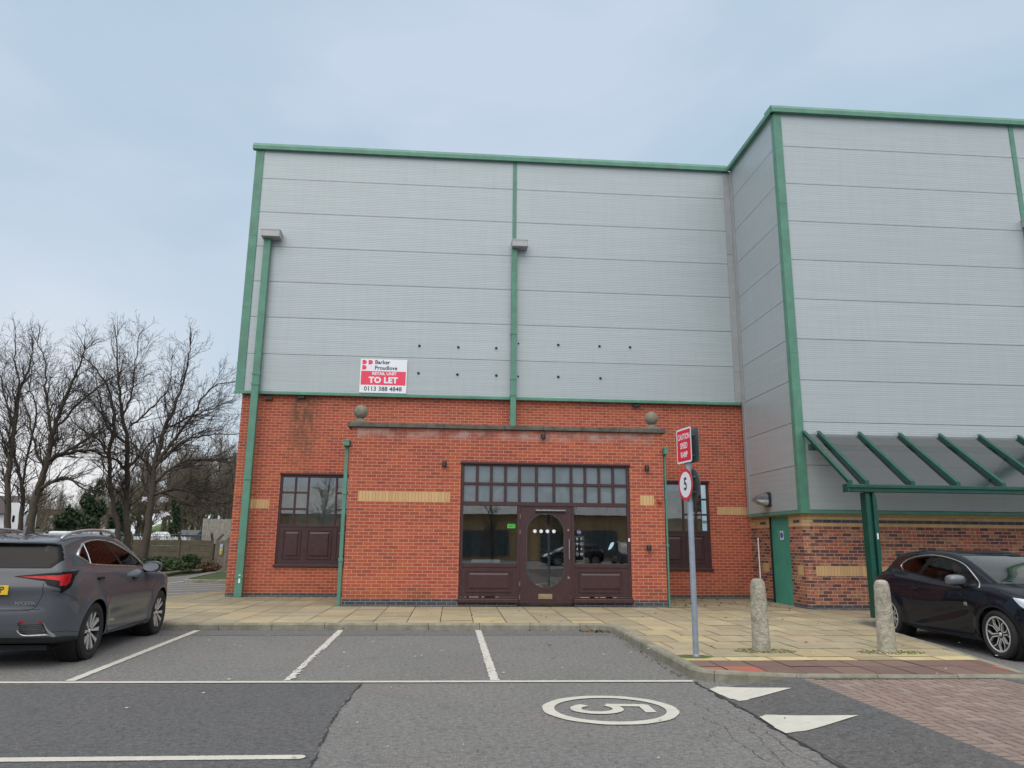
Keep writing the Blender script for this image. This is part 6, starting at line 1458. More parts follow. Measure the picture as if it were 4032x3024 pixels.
# ------------------------------------------------------------ trees, fences and houses to the left
def barkmat(name, c, green=.3):
    q = NT(name); v = q.coord('Object', (1, 1, .35)); f = q.noise(v, 22, 5, .7); g = q.noise(q.coord('Object'), 1.4, 3)
    cc = q.ramp(f, [(.3, tuple(x * .6 for x in c)), (.7, tuple(x * 1.3 for x in c))]); cc = q.mix(q.ramp(g, [(.45, 0), (.7, green)]), cc, (.09, .10, .055)); q.col(cc); q.rough(.95); q.normal(q.bump(f, .03)); return q.m
M_BARK = barkmat('tree_bark', (.085, .066, .052)); M_TWIG = barkmat('twigs', (.045, .032, .029), .1); M_FARTWIG = barkmat('far_twigs', (.16, .13, .10), .3)
class Tree:
    def __init__(s, seed): s.r = random.Random(seed); s.trunk = MB(); s.crown = MB(); s.n = 0
    def limb(s, pts, r0, r1, mb, n=6, jit=.0):
        m = len(pts); mb.tube(pts, [r0 + (r1 - r0) * (i / (m - 1)) ** .8 for i in range(m)], n, cap=False)
    def grow(s, p, d, ln, r, lvl, up=.25, minr=.005):
        rnd = s.r; nseg = max(3, int(ln / (.28 if lvl < 2 else .2))); pts = [Vector(p)]; dd = Vector(d).normalized(); step = ln / nseg
        for i in range(nseg):
            dd = (dd + Vector((rnd.uniform(-1, 1), rnd.uniform(-1, 1), rnd.uniform(-1, 1))) * (.26 if lvl < 2 else .30) + Vector((0, 0, up * .12))).normalized(); pts.append(pts[-1] + dd * step)
        r1 = max(minr * .6, r * .35); s.limb(pts, r, r1, s.crown, 5 if r > .03 else (4 if r > .014 else 3)); s.n += 1
        if lvl <= 0: return
        k = max(2, int(ln * (3.6 if lvl > 1 else 5.0)))
        for j in range(k):
            t = rnd.uniform(.22, 1.0); i = min(nseg - 1, int(t * nseg)); base = pts[i].lerp(pts[i + 1], rnd.random()); ax = (pts[i + 1] - pts[i]).normalized()
            s.side(base, ax, ln * rnd.uniform(.30, .55) * (1.15 - .45 * t), r * (1 - .6 * t) * rnd.uniform(.42, .6), lvl - 1, up, minr)
    def side(s, base, ax, ln, r, lvl, up=.25, minr=.006):
        rnd = s.r; o = ax.orthogonal().normalized(); o.rotate(Matrix.Rotation(rnd.uniform(0, 6.283), 3, ax)); a = R(rnd.uniform(25, 52)); d = ax * math.cos(a) + o * math.sin(a)
        if d.z < -.15: d.z *= .3
        s.grow(base, d, max(.22, ln), max(minr, r), lvl, up, minr)
    def done(s, name, loc, label, cat, group, mt=M_BARK, mw=M_TWIG):
        e = empty(name, loc, 0, label, cat, group); s.trunk.build('trunk', mt, e, smooth=60, merge=False, uv=False); s.crown.build('crown', mw, e, smooth=60, merge=False, uv=False); return e
TR = [(0.24,[[(-20.84,37.0,1.84),(-21.14,37.0,4.34),(-21.23,37.0,6.65),(-21.28,37.0,8.34),(-21.0,37.0,9.51),(-20.88,37.0,10.56)],[(-21.23,37.0,6.65),(-21.85,37.0,8.32),(-22.24,37.0,9.69)],[(-21.21,37.0,6.98),(-21.2,37.0,8.68),(-21.52,37.0,10.05),(-21.54,37.0,11.1)],[(-21.18,37.0,4.99),(-21.64,37.0,5.97),(-22.34,37.0,7.29)]]),(0.2,[[(-21.32,39.0,1.86),(-21.56,39.0,4.02),(-22.11,39.0,5.53),(-22.44,39.0,6.92),(-22.85,39.0,8.33)],[(-21.56,39.0,4.02),(-21.41,39.0,6.24),(-21.29,39.0,7.8),(-21.74,39.0,9.08),(-21.65,39.0,10.4)]]),(0.3,[[(-19.29,36.0,1.84),(-19.23,36.0,3.34),(-18.99,36.0,4.73),(-18.91,36.0,6.22),(-18.6,36.0,7.87),(-18.16,36.0,9.36),(-17.91,36.0,10.39)],[(-18.99,36.0,4.73),(-19.45,36.0,5.37),(-19.81,36.0,6.66),(-20.36,36.0,7.96)],[(-18.91,36.0,6.22),(-19.33,36.0,8.19),(-19.39,36.0,9.53),(-19.78,36.0,10.54)],[(-18.91,36.0,5.06),(-17.7,36.0,5.72),(-16.91,36.0,6.39),(-16.14,36.0,6.74)],[(-18.7,36.0,6.75),(-17.74,36.0,8.03),(-16.86,36.0,9.12),(-16.29,36.0,9.68)],[(-19.04,36.0,3.78),(-18.01,36.0,4.3),(-17.22,36.0,3.87),(-16.56,36.0,3.56)],[(-18.95,36.0,4.86),(-18.28,36.0,5.39),(-17.19,36.0,5.6),(-16.23,36.0,5.43)]]),(0.19,[[(-16.24,38.0,1.9),(-16.64,38.0,3.15),(-17.12,38.0,5.51),(-17.02,38.0,6.89),(-17.52,38.0,8.84),(-18.25,38.0,9.89),(-18.85,38.0,10.45)],[(-17.12,38.0,5.51),(-17.68,38.0,6.32),(-18.54,38.0,6.86),(-19.15,38.0,7.54)],[(-17.02,38.0,6.89),(-18.0,38.0,7.84),(-19.05,38.0,8.8)]]),(0.26,[[(-16.02,38.5,1.91),(-16.27,38.5,3.52),(-16.56,38.5,6.27),(-16.99,38.5,8.02),(-17.48,38.5,10.18),(-17.73,38.5,11.71)],[(-16.35,38.5,5.02),(-15.88,38.5,5.66),(-15.31,38.5,6.58),(-14.42,38.5,7.16)],[(-16.45,38.5,7.12),(-15.85,38.5,7.84),(-14.97,38.5,9.15),(-15.0,38.5,10.76)],[(-16.92,38.5,7.67),(-16.58,38.5,8.82),(-16.48,38.5,10.42),(-16.37,38.5,11.9)],[(-16.46,38.5,4.88),(-17.13,38.5,5.42),(-18.37,38.5,5.82),(-19.31,38.5,5.87)],[(-16.69,38.5,6.27),(-17.74,38.5,7.23),(-18.34,38.5,8.78),(-18.9,38.5,10.06)]]),(0.27,[[(-14.52,37.0,1.9),(-14.5,37.0,3.79),(-14.51,37.0,5.11),(-14.17,37.0,6.8),(-13.74,37.0,8.32),(-13.48,37.0,9.72),(-13.4,37.0,11.0)],[(-14.49,37.0,4.91),(-13.45,37.0,6.14),(-12.18,37.0,6.57),(-11.14,37.0,6.66)],[(-14.33,37.0,5.24),(-13.22,37.0,7.16),(-12.4,37.0,8.91),(-11.51,37.0,9.35)],[(-14.36,37.0,4.25),(-13.04,37.0,5.27),(-11.41,37.0,5.3),(-10.86,37.0,4.97)],[(-14.35,37.0,3.59),(-13.36,37.0,3.94),(-12.22,37.0,3.49),(-11.36,37.0,3.24)],[(-14.17,37.0,6.8),(-13.05,37.0,7.37),(-11.9,37.0,7.81),(-11.13,37.0,8.1)],[(-14.5,37.0,4.44),(-15.14,37.0,5.56),(-15.67,37.0,6.22)]])]
labs = ['bare tree nearest the left edge, with an upright forked stem', 'thin bare tree between the edge tree and the leaning one', 'bare tree with a thick trunk leaning right behind the SUV roof', 'slim bare tree curving left, beside the tall straight trunk', 'tallest bare tree with a straight pale trunk in front of the concrete fence', 'bare spreading tree nearest the brick building corner']
for ti, (r0, limbs) in enumerate(TR):
    t = Tree(100 + ti); rnd = t.r; main = limbs[0]; base = main[0]
    x0, y0 = base[0], base[1]; dx = main[1][0] - base[0]
    foot = (x0 - dx * .45, y0, -.05)
    mp = [(foot[0], y0, -.05), (foot[0] + (x0 - foot[0]) * .35, y0, .5)] + [tuple(p) for p in main]
    sp_ = spline(mp, 5); sp_ = [Vector(p) + Vector((rnd.uniform(-.05, .05), rnd.uniform(-.05, .05), 0)) for p in sp_]; m = len(sp_)
    rad = [r0 * .92 * (1.28 if i < 2 else 1) * (1 - .95 * (i / (m - 1)) ** .75) + .010 for i in range(m)]; t.trunk.tube(sp_, rad, 12, cap=False)
    def sprout(pts, rads, t0, dens, depth):
        m = len(pts)
        for i in range(int(m * t0), m - 1):
            seg = (pts[i + 1] - pts[i]).length
            for _ in range(int(seg * dens + rnd.random())):
                f = i / (m - 1); base_ = pts[i].lerp(pts[i + 1], rnd.random()); t.side(base_, (pts[i + 1] - pts[i]).normalized(), (2.7 - 1.5 * f) * rnd.uniform(.55, 1.1), min(.028, rads[i] * .34), depth, .45)
    sprout(sp_, rad, .36, 7.5, 2)
    [t.grow(sp_[-1], (sp_[-1] - sp_[-2]).normalized() + Vector((rnd.uniform(-.5, .5), rnd.uniform(-.5, .5), .1)), rnd.uniform(.8, 1.5), rad[-1], 2, .5) for _ in range(4)]
    for li, lb in enumerate(limbs[1:]):
        L0 = Vector(lb[0]); Le = Vector(lb[-1]); # limbs lean out of the plane of the picture too
        out_y = rnd.choice([-1, 1]) * rnd.uniform(.3, .9) * (1 if li % 2 else .6)
        P = []
        for k, p in enumerate(lb): P.append((p[0], p[1] + out_y * (k / (len(lb) - 1)) ** 1.2 * 1.2, p[2]))
        P = spline(P, 5); P = [Vector(p) + Vector((rnd.uniform(-.05, .05), rnd.uniform(-.05, .05), rnd.uniform(-.05, .05))) if 0 < k else Vector(p) for k, p in enumerate(P)]
        # radius of the parent stem where the limb leaves it
        kk = min(range(len(sp_)), key=lambda k: (sp_[k] - P[0]).length); rb = min(rad[kk] * .6, r0 * .31); m = len(P); rr = [rb * (1 - .9 * (i / (m - 1)) ** .85) + .010 for i in range(m)]
        t.trunk.tube(P, rr, 8, cap=False); sprout(P, rr, .10, 7.0, 2); [t.grow(P[-1], (P[-1] - P[-2]).normalized() + Vector((rnd.uniform(-.5, .5), rnd.uniform(-.5, .5), .1)), rnd.uniform(.7, 1.4), rr[-1], 2, .5) for _ in range(3)]
    t.done('bare_tree', (foot[0], y0, 0), labs[ti], 'tree', 'large bare trees in front of the concrete fence')
# far bare wood: five tree meshes, planted many times
def far_tree(seed, h):
    t = Tree(seed); rnd = t.r; n = 9; pts = [Vector((0, 0, 0))]
    for i in range(n): pts.append(pts[-1] + Vector((rnd.uniform(-.12, .12), rnd.uniform(-.12, .12), h * .8 / n)))
    rad = [.17 * (1 - .85 * i / n) + .01 for i in range(n + 1)]; t.trunk.tube(pts, rad, 6, cap=False)
    for i in range(2, n):
        for _ in range(4): t.side(pts[i].lerp(pts[i + 1], rnd.random()), Vector((0, 0, 1)), h * .30 * rnd.uniform(.6, 1.1) * (1.15 - .6 * i / n), rad[i] * .5, 2, .7, .013)
    return t.done('woodland_tree', (0, 0, 0), None, None, None, M_BARK, M_FARTWIG)
protos = [far_tree(300 + i, 9.0 + i * .6) for i in range(4)]; used = set()
rnd = random.Random(77); spots = []
for i in range(78):
    D = rnd.uniform(66, 100); k = rnd.uniform(-.56, -.285); spots.append((k * D, D))
spots.sort(key=lambda p: p[0] / p[1])
for i, (x, y) in enumerate(spots):
    src = protos[i % 4]
    if i % 4 not in used: e = src; used.add(i % 4)
    else:
        e = src.copy(); COL.objects.link(e)
        for c in src.children: c2 = c.copy(); COL.objects.link(c2); c2.parent = e
    slope = x / y; g = 2.0 if slope > -.40 else .4
    s = rnd.uniform(.78, 1.12) * (y / 82) * (1.06 if slope > -.42 else (.72 if slope < -.46 else .86)); e.location = (x, y, g * (y - 60) / 30); e.scale = (s * rnd.uniform(.9, 1.2), s, s); e.rotation_euler = (0, 0, rnd.uniform(0, 6.28))
    tag(e, 'distant bare tree in the wood beyond the sheds', 'tree', 'distant bare trees of the far wood')
# leafy things: many small leaf faces through a volume
def leaves(blobs, n, size, seed, m, name, parent, flat=.0):
    rnd = random.Random(seed); b = MB(); tot = sum(r[3] * r[4] * r[5] for r in blobs)
    for (cx, cy, cz, rx_, ry_, rz_) in [bb[:3] + bb[3:] for bb in blobs]:
        k = int(n * rx_ * ry_ * rz_ / tot)
        for _ in range(k):
            while True:
                p = Vector((rnd.uniform(-1, 1), rnd.uniform(-1, 1), rnd.uniform(-1, 1)))
                if .25 < p.length < 1: break
            l = p.length; p *= (l ** -.35); w = 1 + .18 * math.sin(p.x * 7 + cx) * math.cos(p.z * 9 + cz)
            c = Vector((cx + p.x * rx_ * w, cy + p.y * ry_ * w, max(.02, cz + p.z * rz_ * w))); s = size * rnd.uniform(.5, 1.3); u = Vector((rnd.uniform(-1, 1), rnd.uniform(-1, 1), rnd.uniform(-1, 1))).normalized(); v = u.orthogonal().normalized() * .5
            b.add([c - u * s, c + v * s, c + u * s * 1.1, c - v * s], [(0, 1, 2, 3)])
    return b.build(name, m, parent, merge=False, uv=False)
def leafmat(name, a, c):
    q = NT(name); v = q.coord('Object'); n = q.noise(v, 2.2, 4, .6); w = q.n('TexWhiteNoise'); q.l(v, w.inputs['Vector']) if False else None
    q.col(q.ramp(n, [(.3, a), (.7, c)])); q.rough(.7); q.b.inputs['Specular IOR Level'].default_value = .25; return q.m
M_IVY = leafmat('evergreen_leaf', (.018, .034, .016), (.045, .072, .030)); M_JUN = leafmat('juniper_leaf', (.028, .055, .026), (.075, .115, .045)); M_BROWN = leafmat('dead_brown_leaf', (.10, .065, .035), (.16, .11, .06))
def evergreen(x, y, h, w, seed, lab, m=M_IVY, g=0.0, dens=4200, cat='evergreen tree'):
    e = empty('evergreen_tree', (x, y, g), 0, lab, cat, 'evergreens in front of the far wood'); b = MB(); b.tube([(x, y, g), (x + .1, y, g + h * .5), (x, y, g + h * .93)], [.16, .1, .03], 8); b.build('trunk', M_BARK, e, smooth=60)
    rr = random.Random(seed); bl = []
    for i in range(9):
        t = (i + .5) / 9; rw = w * (1 - t * .72) * rr.uniform(.7, 1.1); bl.append((x + rr.uniform(-.3, .3) * w, y + rr.uniform(-.3, .3) * w, g + h * (.10 + .86 * t), rw * .62, rw * .62, h * .11))
    leaves(bl, dens, .15, seed, m, 'crown', e)
evergreen(-29.2, 60, 3.9, 1.7, 1, 'low dark evergreen left of the taller ivy-clad one'); evergreen(-27.35, 59, 5.9, 1.6, 2, 'tall dark evergreen behind the green shed roof', dens=5200); evergreen(-26.2, 61, 4.4, 1.3, 9, 'rounded evergreen just right of the tall dark one')
evergreen(-19.75, 55, 4.3, .75, 3, 'ivy-covered trunk standing left of the pale timber fence', cat='evergreen tree')
evergreen(-29.3, 56, 2.2, .9, 4, 'small blue-green conifer low beside the long pale roof', leafmat('blue_green_leaf', (.02, .07, .045), (.04, .12, .075)), dens=1800)
# brushwood between the trunks
def brush(x0, x1, y, h, n, seed, lab, mt, g=0):
    rr = random.Random(seed); t = Tree(seed)
    for _ in range(n):
        x = rr.uniform(x0, x1); p = Vector((x, y + rr.uniform(-1.5, 1.5), g)); t.grow(p, Vector((rr.uniform(-.4, .4), rr.uniform(-.4, .4), 1)), h * rr.uniform(.5, 1.05), .022, 1, .2, .012)
    tag(t.crown.build('undergrowth', mt, merge=False, uv=False), lab, 'undergrowth', kind='stuff')
brush(-42, -27, 62, 3.6, 330, 11, 'brown leafless undergrowth below the far wood', M_FARTWIG); brush(-33, -17, 52, 1.9, 160, 12, 'thin brown brushwood behind the sheds', leafmat('brush_brown', (.09, .065, .045), (.15, .11, .075)))
brush(-24, -15.2, 43, 2.0, 90, 13, 'brambles and saplings behind the concrete fence', M_TWIG)
# grassy bank and far hill
b = MB(); nx_, ny_ = 40, 10; x0_, x1_, y0_, y1_ = -90, 5, 62, 108
vs = [(x0_ + (x1_ - x0_) * i / nx_, y0_ + (y1_ - y0_) * j / ny_, -.05 + (3.6 * (1 / (1 + math.exp(-((x0_ + (x1_ - x0_) * i / nx_) / (y0_ + (y1_ - y0_) * j / ny_) + .40) * 60)))) * (j / ny_) ** .8 + .8 * (j / ny_) + .1 * math.sin(i * 1.3 + j)) for j in range(ny_ + 1) for i in range(nx_ + 1)]
b.add(vs, [(j * (nx_ + 1) + i, j * (nx_ + 1) + i + 1, (j + 1) * (nx_ + 1) + i + 1, (j + 1) * (nx_ + 1) + i) for j in range(ny_) for i in range(nx_)]); struct(b.build('grass_bank', paint('bright_bank_grass', (.085, .155, .028), .95, 0, .35, 1.5, bump=.05, bscale=8), smooth=180))
b = MB(); b.add([(-400, 240, -1), (-200, 230, 8), (-60, 235, 11), (60, 240, 9), (300, 260, -1), (300, 420, 12), (-60, 420, 18), (-400, 420, 9)], [(0, 1, 6, 7), (1, 2, 6), (2, 3, 6), (3, 5, 6), (3, 4, 5)]); struct(b.build('hill', M_FARTWIG))
# concrete panel fence with cranked posts
M_CPAN = paint('stained_concrete_panel', (.20, .175, .12), .95, 0, .25, 3, bump=.01, bscale=40, dirt=((.10, .10, .055), 1.3, .7))
FN = empty('concrete_fence', (-14.4, 41, 0), 0, 'stained concrete panel fence with cranked posts behind the shrubs', 'fence')
posts = [-26.5, -23.7, -21.0, -18.3, -16.8 + .0, -14.35, -12.68]
rnd = random.Random(5)
for xa, xb in zip(posts, posts[1:]):
    b = MB()
    for k in range(5): b.box(xa + .06, xb - .06, 41.0, 41.06, .02 + k * .295, .30 + k * .295 + rnd.uniform(-.004, .004), .012)
    b.build('panels', M_CPAN, FN)
for x in posts:
    b = MB(); b.box(x - .058, x + .058, 40.95, 41.08, 0, 1.55, .01); b.prism([(41.08, 1.5), (40.95, 1.5), (40.72, 1.84), (40.80, 1.90)], x - .055, x + .055, 'x'); b.build('post', M_CPAN, FN)
b = MB(); b.tube([(-22, 40.78, 1.78), (-12.2, 40.78, 1.75), (-9, 38.6, 1.78)], .012, 5)
b.build('top_wire', M_GALV, FN)
F2 = empty('concrete_fence', (-11.5, 40, 0), 0, 'newer concrete fence section beside the building with the yellow warning notice', 'fence')
pp = [(-12.35, 40.8), (-11.62, 40.0), (-9.6, 37.9), (-7.5, 35.7)]
M_CP2 = paint('pinkish_concrete_panel', (.29, .24, .20), .95, 0, .2, 3, bump=.01, bscale=40, dirt=((.16, .15, .11), 1.3, .5))
for (xa, ya), (xb, yb) in zip(pp, pp[1:]):
    d = Vector((xb - xa, yb - ya, 0)).normalized(); n_ = Vector((-d.y, d.x, 0)); b = MB()
    for k in range(6):
        a = Vector((xa, ya, .02 + k * .245)) + d * .07; c = Vector((xb, yb, .02 + k * .245)) - d * .07; u = Vector((0, 0, .235)); t_ = n_ * .05
        b.add([a, c, c + u, a + u, a + t_, c + t_, c + t_ + u, a + t_ + u], [(0, 1, 2, 3), (7, 6, 5, 4), (0, 4, 5, 1), (1, 5, 6, 2), (2, 6, 7, 3), (3, 7, 4, 0)])
    b.build('panels', M_CP2, F2)
for x, y in pp[:3]:
    b = MB(); b.box(x - .07, x + .07, y - .09, y + .05, 0, 1.55, .01); b.tube([(x, y - .02, 1.52), (x + .32, y - .12, 1.83)], [.072, .058], 6); b.build('post', M_CP2, F2)
nx0, ny0 = -11.97, 40.28
WN = empty('warning_notice', (nx0, ny0, 1.0), R(-44), 'small white and yellow warning notice on the concrete fence beside the building', 'sign')
b = MB(); b.box(-.13, .13, -.012, 0, -.02, .30); b.build('white_half', M_WHITE, WN, rel=False); b = MB(); b.box(-.13, .13, -.013, 0, -.24, -.025); b.build('yellow_half', paint('notice_yellow', (.75, .62, .05), .5), WN, rel=False); b = MB(); b.prism([(-.07, .06), (.07, .06), (0, .20)], -.016, -.0125, 'y'); b.build('triangle', paint('notice_triangle', (.75, .55, .04), .5), WN, rel=False)
# timber fence panel, sheds, house
b = MB(); x = -19.4; rnd = random.Random(8)
while x < -15.2: b.box(x, x + .135, 60 + rnd.uniform(-.01, .01), 60.03, 1.2, 3.08 + rnd.uniform(-.03, .03)); x += .15
TF = empty('timber_fence', (-17.3, 60, 0), 0, 'tall weathered grey timber board fence beside the brick building corner', 'fence'); b.build('boards', paint('grey_timber', (.30, .28, .25), .9, 0, .3, 4, dirt=((.20, .19, .12), 2, .6)), TF); b = MB(); b.box(-19.5, -15.1, 60.05, 60.15, -.1, 2.8); b.build('rails', M_TWIG, TF)
def shed(x0, x1, y, dep, ze, zr, lab, wallm, roofm, pent=False):
    e = empty('shed', ((x0 + x1) / 2, y, 0), 0, lab, 'shed', 'garden sheds beyond the fence'); b = MB(); b.box(x0, x1, y, y + dep, 0, ze); b.prism([(y, ze), (y + dep, ze), (y + dep / 2, zr - .03)], x0 + .01, x1 - .01, 'x'); b.build('wall', wallm, e)
    b = MB(); 
    for ya, yb in ((y - .15, y + dep / 2), (y + dep + .15, y + dep / 2)): b.add([(x0 - .15, ya, ze - .05), (x1 + .15, ya, ze - .05), (x1 + .15, yb, zr), (x0 - .15, yb, zr), (x0 - .15, ya, ze - .01), (x1 + .15, ya, ze - .01), (x1 + .15, yb, zr + .04), (x0 - .15, yb, zr + .04)], [(4, 5, 6, 7), (0, 1, 5, 4), (1, 2, 6, 5), (3, 0, 4, 7), (3, 2, 1, 0)])
    b.build('roof', roofm, e); b = MB(); b.box((x0 + x1) / 2 - .4, (x0 + x1) / 2 + .4, y - .03, y - .002, .05, ze - .15); b.build('door', wallm, e)
M_SHW = paint('shed_boards', (.20, .17, .13), .9, 0, .25, 5); M_ROOFG = paint('grey_felt_roof', (.30, .33, .33), .85, 0, .15, 4); M_ROOFW = paint('pale_roof_sheet', (.62, .64, .66), .6, 0, .08, 3); M_TEAL = paint('teal_boards', (.02, .13, .15), .6, 0, .1, 5)
shed(-25.9, -24.3, 50, 2.4, 1.75, 1.92, 'shed with a bright white low roof just above the SUV roof', M_SHW, M_ROOFW); shed(-23.6, -22.0, 50, 2.2, 1.72, 2.08, 'shed with a grey felt roof and teal gable above the SUV roof', M_TEAL, M_ROOFG)
shed(-23.3, -21.4, 60, 3.0, 1.75, 2.03, 'long low shed with pale roof between the two right tree trunks', M_SHW, M_ROOFW); shed(-21.15, -19.75, 59.5, 2.2, 1.85, 2.18, 'dark-roofed shed with pale bargeboards right of the pale-roofed one', paint('slate_boards', (.12, .15, .19), .8), paint('dark_felt', (.09, .09, .10), .9))
PF = empty('picket_fence', (-20.5, 52, 0), 0, 'white picket fence in front of the pale and dark sheds', 'fence'); b = MB()
for i in range(56): x = -22.8 + i * .095; b.box(x, x + .06, 52, 52.02, .9, 1.66 + .04 * (i % 2))
b.build('pickets', M_WHITE, PF); b = MB(); b.box(-22.85, -17.5, 52.022, 52.05, 1.5, 1.55); b.build('rail', M_WHITE, PF)
WH = empty('white_house', (-31.5, 56, 0), 0, 'white rendered house half hidden behind trees at the left edge', 'house')
b = MB(); b.box(-34.5, -30.5, 56, 57.6, 0, 3.2); b.prism([(-31.6, 3.2), (-30.5, 3.2), (-31.1, 3.95), (-31.6, 3.95)], 56, 57.6, 'y'); b.build('wall', paint('white_render', (.70, .71, .74), .8, 0, .05, 3), WH)
b = MB(); b.add([(-36, 55.6, 3.2), (-31.6, 55.6, 3.2), (-31.6, 57.4, 4.5), (-36, 57.4, 4.5)], [(0, 1, 2, 3)]); b.build('roof', paint('dark_tile_roof', (.07, .055, .055), .85, 0, .2, 8), WH); b = MB(); b.box(-31.3, -31.15, 55.97, 55.999, 2.6, 3.05); b.build('window', M_GLOSSB, WH)
b = MB(); b.box(-36, -28, 54, 54.12, 0, 2.1, .02); tag(b.build('garden_wall', paint('brown_wall', (.13, .10, .075), .9, 0, .3, 3)), 'low brown garden wall in front of the white house', 'wall')
# shrubs and verge by the fence
struct(sheet('verge', [(-24, 33.9), (-12.3, 34.2), (-12.55, 36.4), (-12.1, 37.5), (-11.9, 39.4), (-12.3, 40.9), (-24, 40.9)], .05, M_SOIL, .2)); b = kerb([(-13.2, 33.9), (-12.5, 34.3), (-12.58, 36.4), (-12.15, 37.5), (-11.9, 39.4)], .12, .11, +1); struct(b.build('kerb', M_KERB))
def shrub(blobs, n, s, seed, lab, m):
    e = empty('juniper_shrub', (blobs[0][0], blobs[0][1], .05), 0, lab, 'shrub', 'spreading evergreen shrubs by the fence'); leaves(blobs, n, s, seed, m, 'foliage', e)
    t = Tree(seed)
    for bb in blobs:
        for _ in range(5): t.grow(Vector((bb[0], bb[1], .05)), Vector((t.r.uniform(-1, 1), t.r.uniform(-.6, .6), .7)), .7, .02, 0, .1)
    t.crown.build('stems', M_TWIG, e, merge=False, uv=False)
shrub([(-15.2, 37.4, .35, 1.3, .8, .34), (-13.9, 37.0, .32, 1.1, .8, .32), (-13.0, 36.9, .28, .75, .6, .28)], 5200, .075, 21, 'wide dark green spreading shrub nearest the kerb behind the SUV mirror', M_JUN)
shrub([(-16.6, 39.0, .35, 1.5, .8, .35), (-14.6, 39.3, .32, 1.4, .7, .30)], 3800, .08, 22, 'paler green shrub behind the spreading one, along the fence', leafmat('pale_shrub_leaf', (.055, .085, .03), (.12, .16, .06)))
shrub([(-13.2, 39.5, .42, .5, .4, .34)], 1300, .07, 23, 'small upright dark shrub against the concrete fence', M_JUN); shrub([(-11.9, 38.3, .22, .55, .4, .24)], 900, .06, 24, 'small brown dried shrub at the corner of the fence', M_BROWN)
# grass island with a kerb
IS = [(-9.85, 29.3), (-9.35, 28.25), (-6.5, 28.25), (-6.5, 34.5), (-10.6, 35.7)]
sheet('verge', IS, .10, M_GRASS, .15); struct(kerb([(-10.6, 35.7), (-9.9, 29.5), (-9.75, 28.6), (-9.35, 28.2), (-6.3, 28.2)], .13, .125, +1).build('kerb', M_KERB))
# white plastic caught in branches
rnd = random.Random(2)
for (x, y, z, s, lab) in ((-14.90, 37.6, 3.42, .19, 'pale plastic sheet snagged beside the right tree trunk'), (-14.10, 37.6, 3.43, .16, 'thin white plastic strip snagged in the low branches'), (-13.90, 37.6, 2.74, .22, 'torn white plastic snagged lowest in the branches')):
    b = MB(); vs = []
    for j in range(5):
        for i in range(6): vs.append((x + (i - 2.5) * s * .55 + rnd.uniform(-.05, .05), y + rnd.uniform(-.08, .08), z + (j - 2) * s * .28 + rnd.uniform(-.07, .07)))
    b.add(vs, [(j * 6 + i, j * 6 + i + 1, (j + 1) * 6 + i + 1, (j + 1) * 6 + i) for j in range(4) for i in range(5) if rnd.random() < .7]); tag(b.build('plastic_scrap', M_WHITE, merge=False, uv=False), lab, 'litter')
# litter and leaves
rnd = random.Random(31); b = MB()
def leaf(x, y, z, s):
    a = rnd.uniform(0, 6.28); u = Vector((math.cos(a), math.sin(a), rnd.uniform(-.2, .5))) * s; v = Vector((-math.sin(a), math.cos(a), rnd.uniform(0, .6))) * s * .55; c = Vector((x, y, z + s * .15)); b.add([c - u, c + v, c + u, c - v], [(0, 1, 2), (0, 2, 3)])
for _ in range(110): leaf(rnd.uniform(4.9, 8.0), rnd.uniform(17.3, 20.0), PZ + .004, rnd.uniform(.02, .05))
for _ in range(55): leaf(rnd.uniform(-2, 7.8), rnd.uniform(10.5, 17.2), PZ + .004, rnd.uniform(.015, .04))
for _ in range(60): leaf(rnd.uniform(2.3, 2.8), rnd.uniform(13.45, 13.78), .008, rnd.uniform(.02, .05))
for _ in range(60): leaf(2.83 - rnd.uniform(.01, .14) ** 1.0, rnd.uniform(9.0, 13.2), .008, rnd.uniform(.01, .03))
for _ in range(50): leaf(rnd.uniform(-5.6, -2.6), rnd.uniform(18.9, 20.0), PZ + .004, rnd.uniform(.012, .03))
for _ in range(40): leaf(rnd.uniform(-8, 2.8), rnd.uniform(13.70, 13.79), .008, rnd.uniform(.01, .022))
for _ in range(50): leaf(rnd.uniform(-5, 2.6), rnd.uniform(6.0, 13.5), .012, rnd.uniform(.006, .02))
for _ in range(22): leaf(rnd.uniform(2.6, 3.6), rnd.uniform(5.0, 7.6), .05, rnd.uniform(.008, .022))
tag(b.build('fallen_leaves', M_BROWN, merge=False, uv=False), 'scattered brown leaves on the paving and along the kerb', 'leaves', kind='stuff')
b = MB()
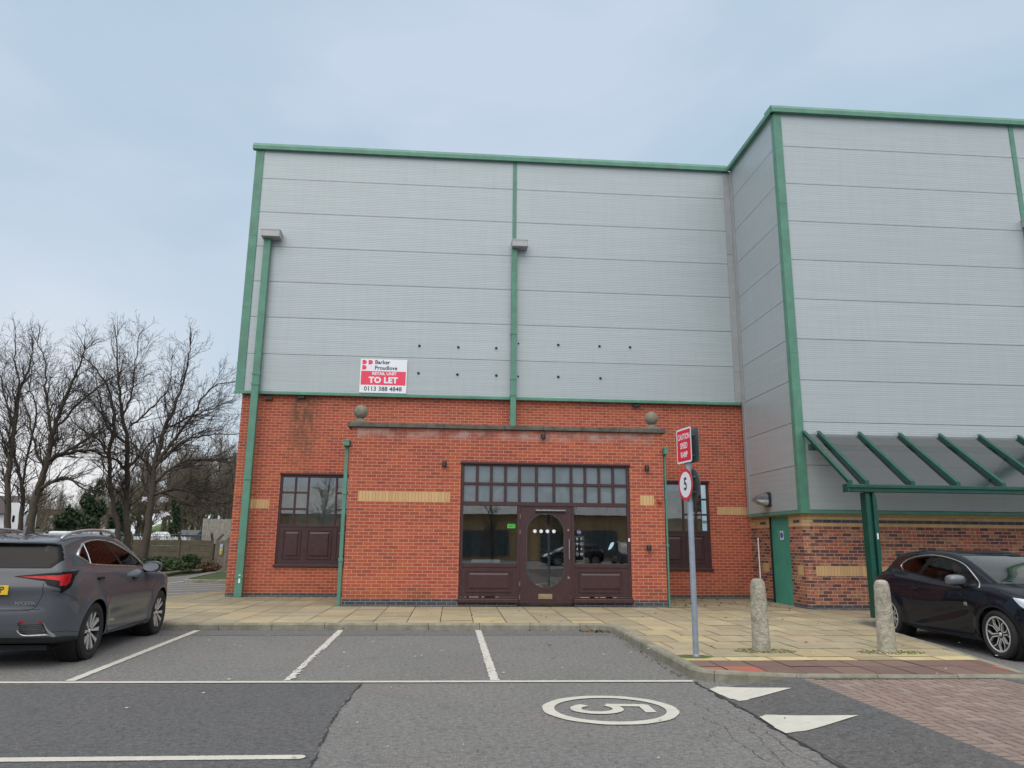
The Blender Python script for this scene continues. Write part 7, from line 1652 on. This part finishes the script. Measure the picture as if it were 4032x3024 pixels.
for _ in range(120):
    x, y = rnd.uniform(-5, 8), rnd.uniform(5.2, 19.8); z = (PZ + .002) if inside(x, y, inner) else (.0135 if x < 2.7 else .088)
    if 2.7 < x and y < 8.6 and not x > 4: continue
    if not (y > 14 and -2.5 < x < 5 and y > 17.2):
        s = rnd.uniform(.006, .016); b.box(x - s, x + s, y - s * .6, y + s * .6, z, z + s * .5)
tag(b.build('grit', paint('pale_grit', (.55, .53, .48), .8), merge=False, uv=False), 'pale crumbs and chewing gum spots on the ground', 'grit', kind='stuff')
# what stands behind the camera and shows in the panes
for i, (x, y, s) in enumerate(((2.8, -19, .8), (8.5, -25, .9), (-12, -30, 1.1))):
    src = protos[i]; e = src.copy(); COL.objects.link(e)
    for c in src.children: c2 = c.copy(); COL.objects.link(c2); c2.parent = e
    e.location = (x, y, 0); e.scale = (s * .8,) * 3; tag(e, 'bare car park tree seen only as a reflection in the shop panes', 'tree', 'bare trees reflected in the shop panes')
OB = empty('retail_terrace', (0, -46, 0), 0, 'long low buff brick terrace seen only as a reflection in the panes', 'building'); b = MB(); b.box(-45, 50, -42, -34, 0, 4.0); b.build('wall', M_BUFF, OB); b = MB(); b.prism([(-33.2, 4.0), (-43, 4.0), (-38, 7.0)], -46, 51, 'x'); b.build('roof', M_GREYM, OB)
b = MB()
for i in range(9): b.box(-42 + i * 10, -35 + i * 10, -33.98, -33.9, .3, 2.6)
b.build('shop_windows', paint('reflected_glass', (.10, .12, .13), .2), OB)
for src, (x, y, rz, lab) in ((SUV, (-3.5, -15.5, .1, 'grey car behind the viewer, seen only reflected in the shop panes')), (HB, (7.0, -17.5, 3.0, 'black car behind the viewer, seen only reflected in the shop panes')), (SUV, (12.5, -20, 1.6, 'second grey car further behind the viewer, only in reflections'))):
    def cp(o, par):
        c = o.copy(); COL.objects.link(c); c.parent = par
        for k in o.children: cp(k, c)
        return c
    e = cp(src, None); e.location = (x, y, 0); e.rotation_euler = (0, 0, rz); tag(e, lab, 'car', 'cars only seen in reflections')
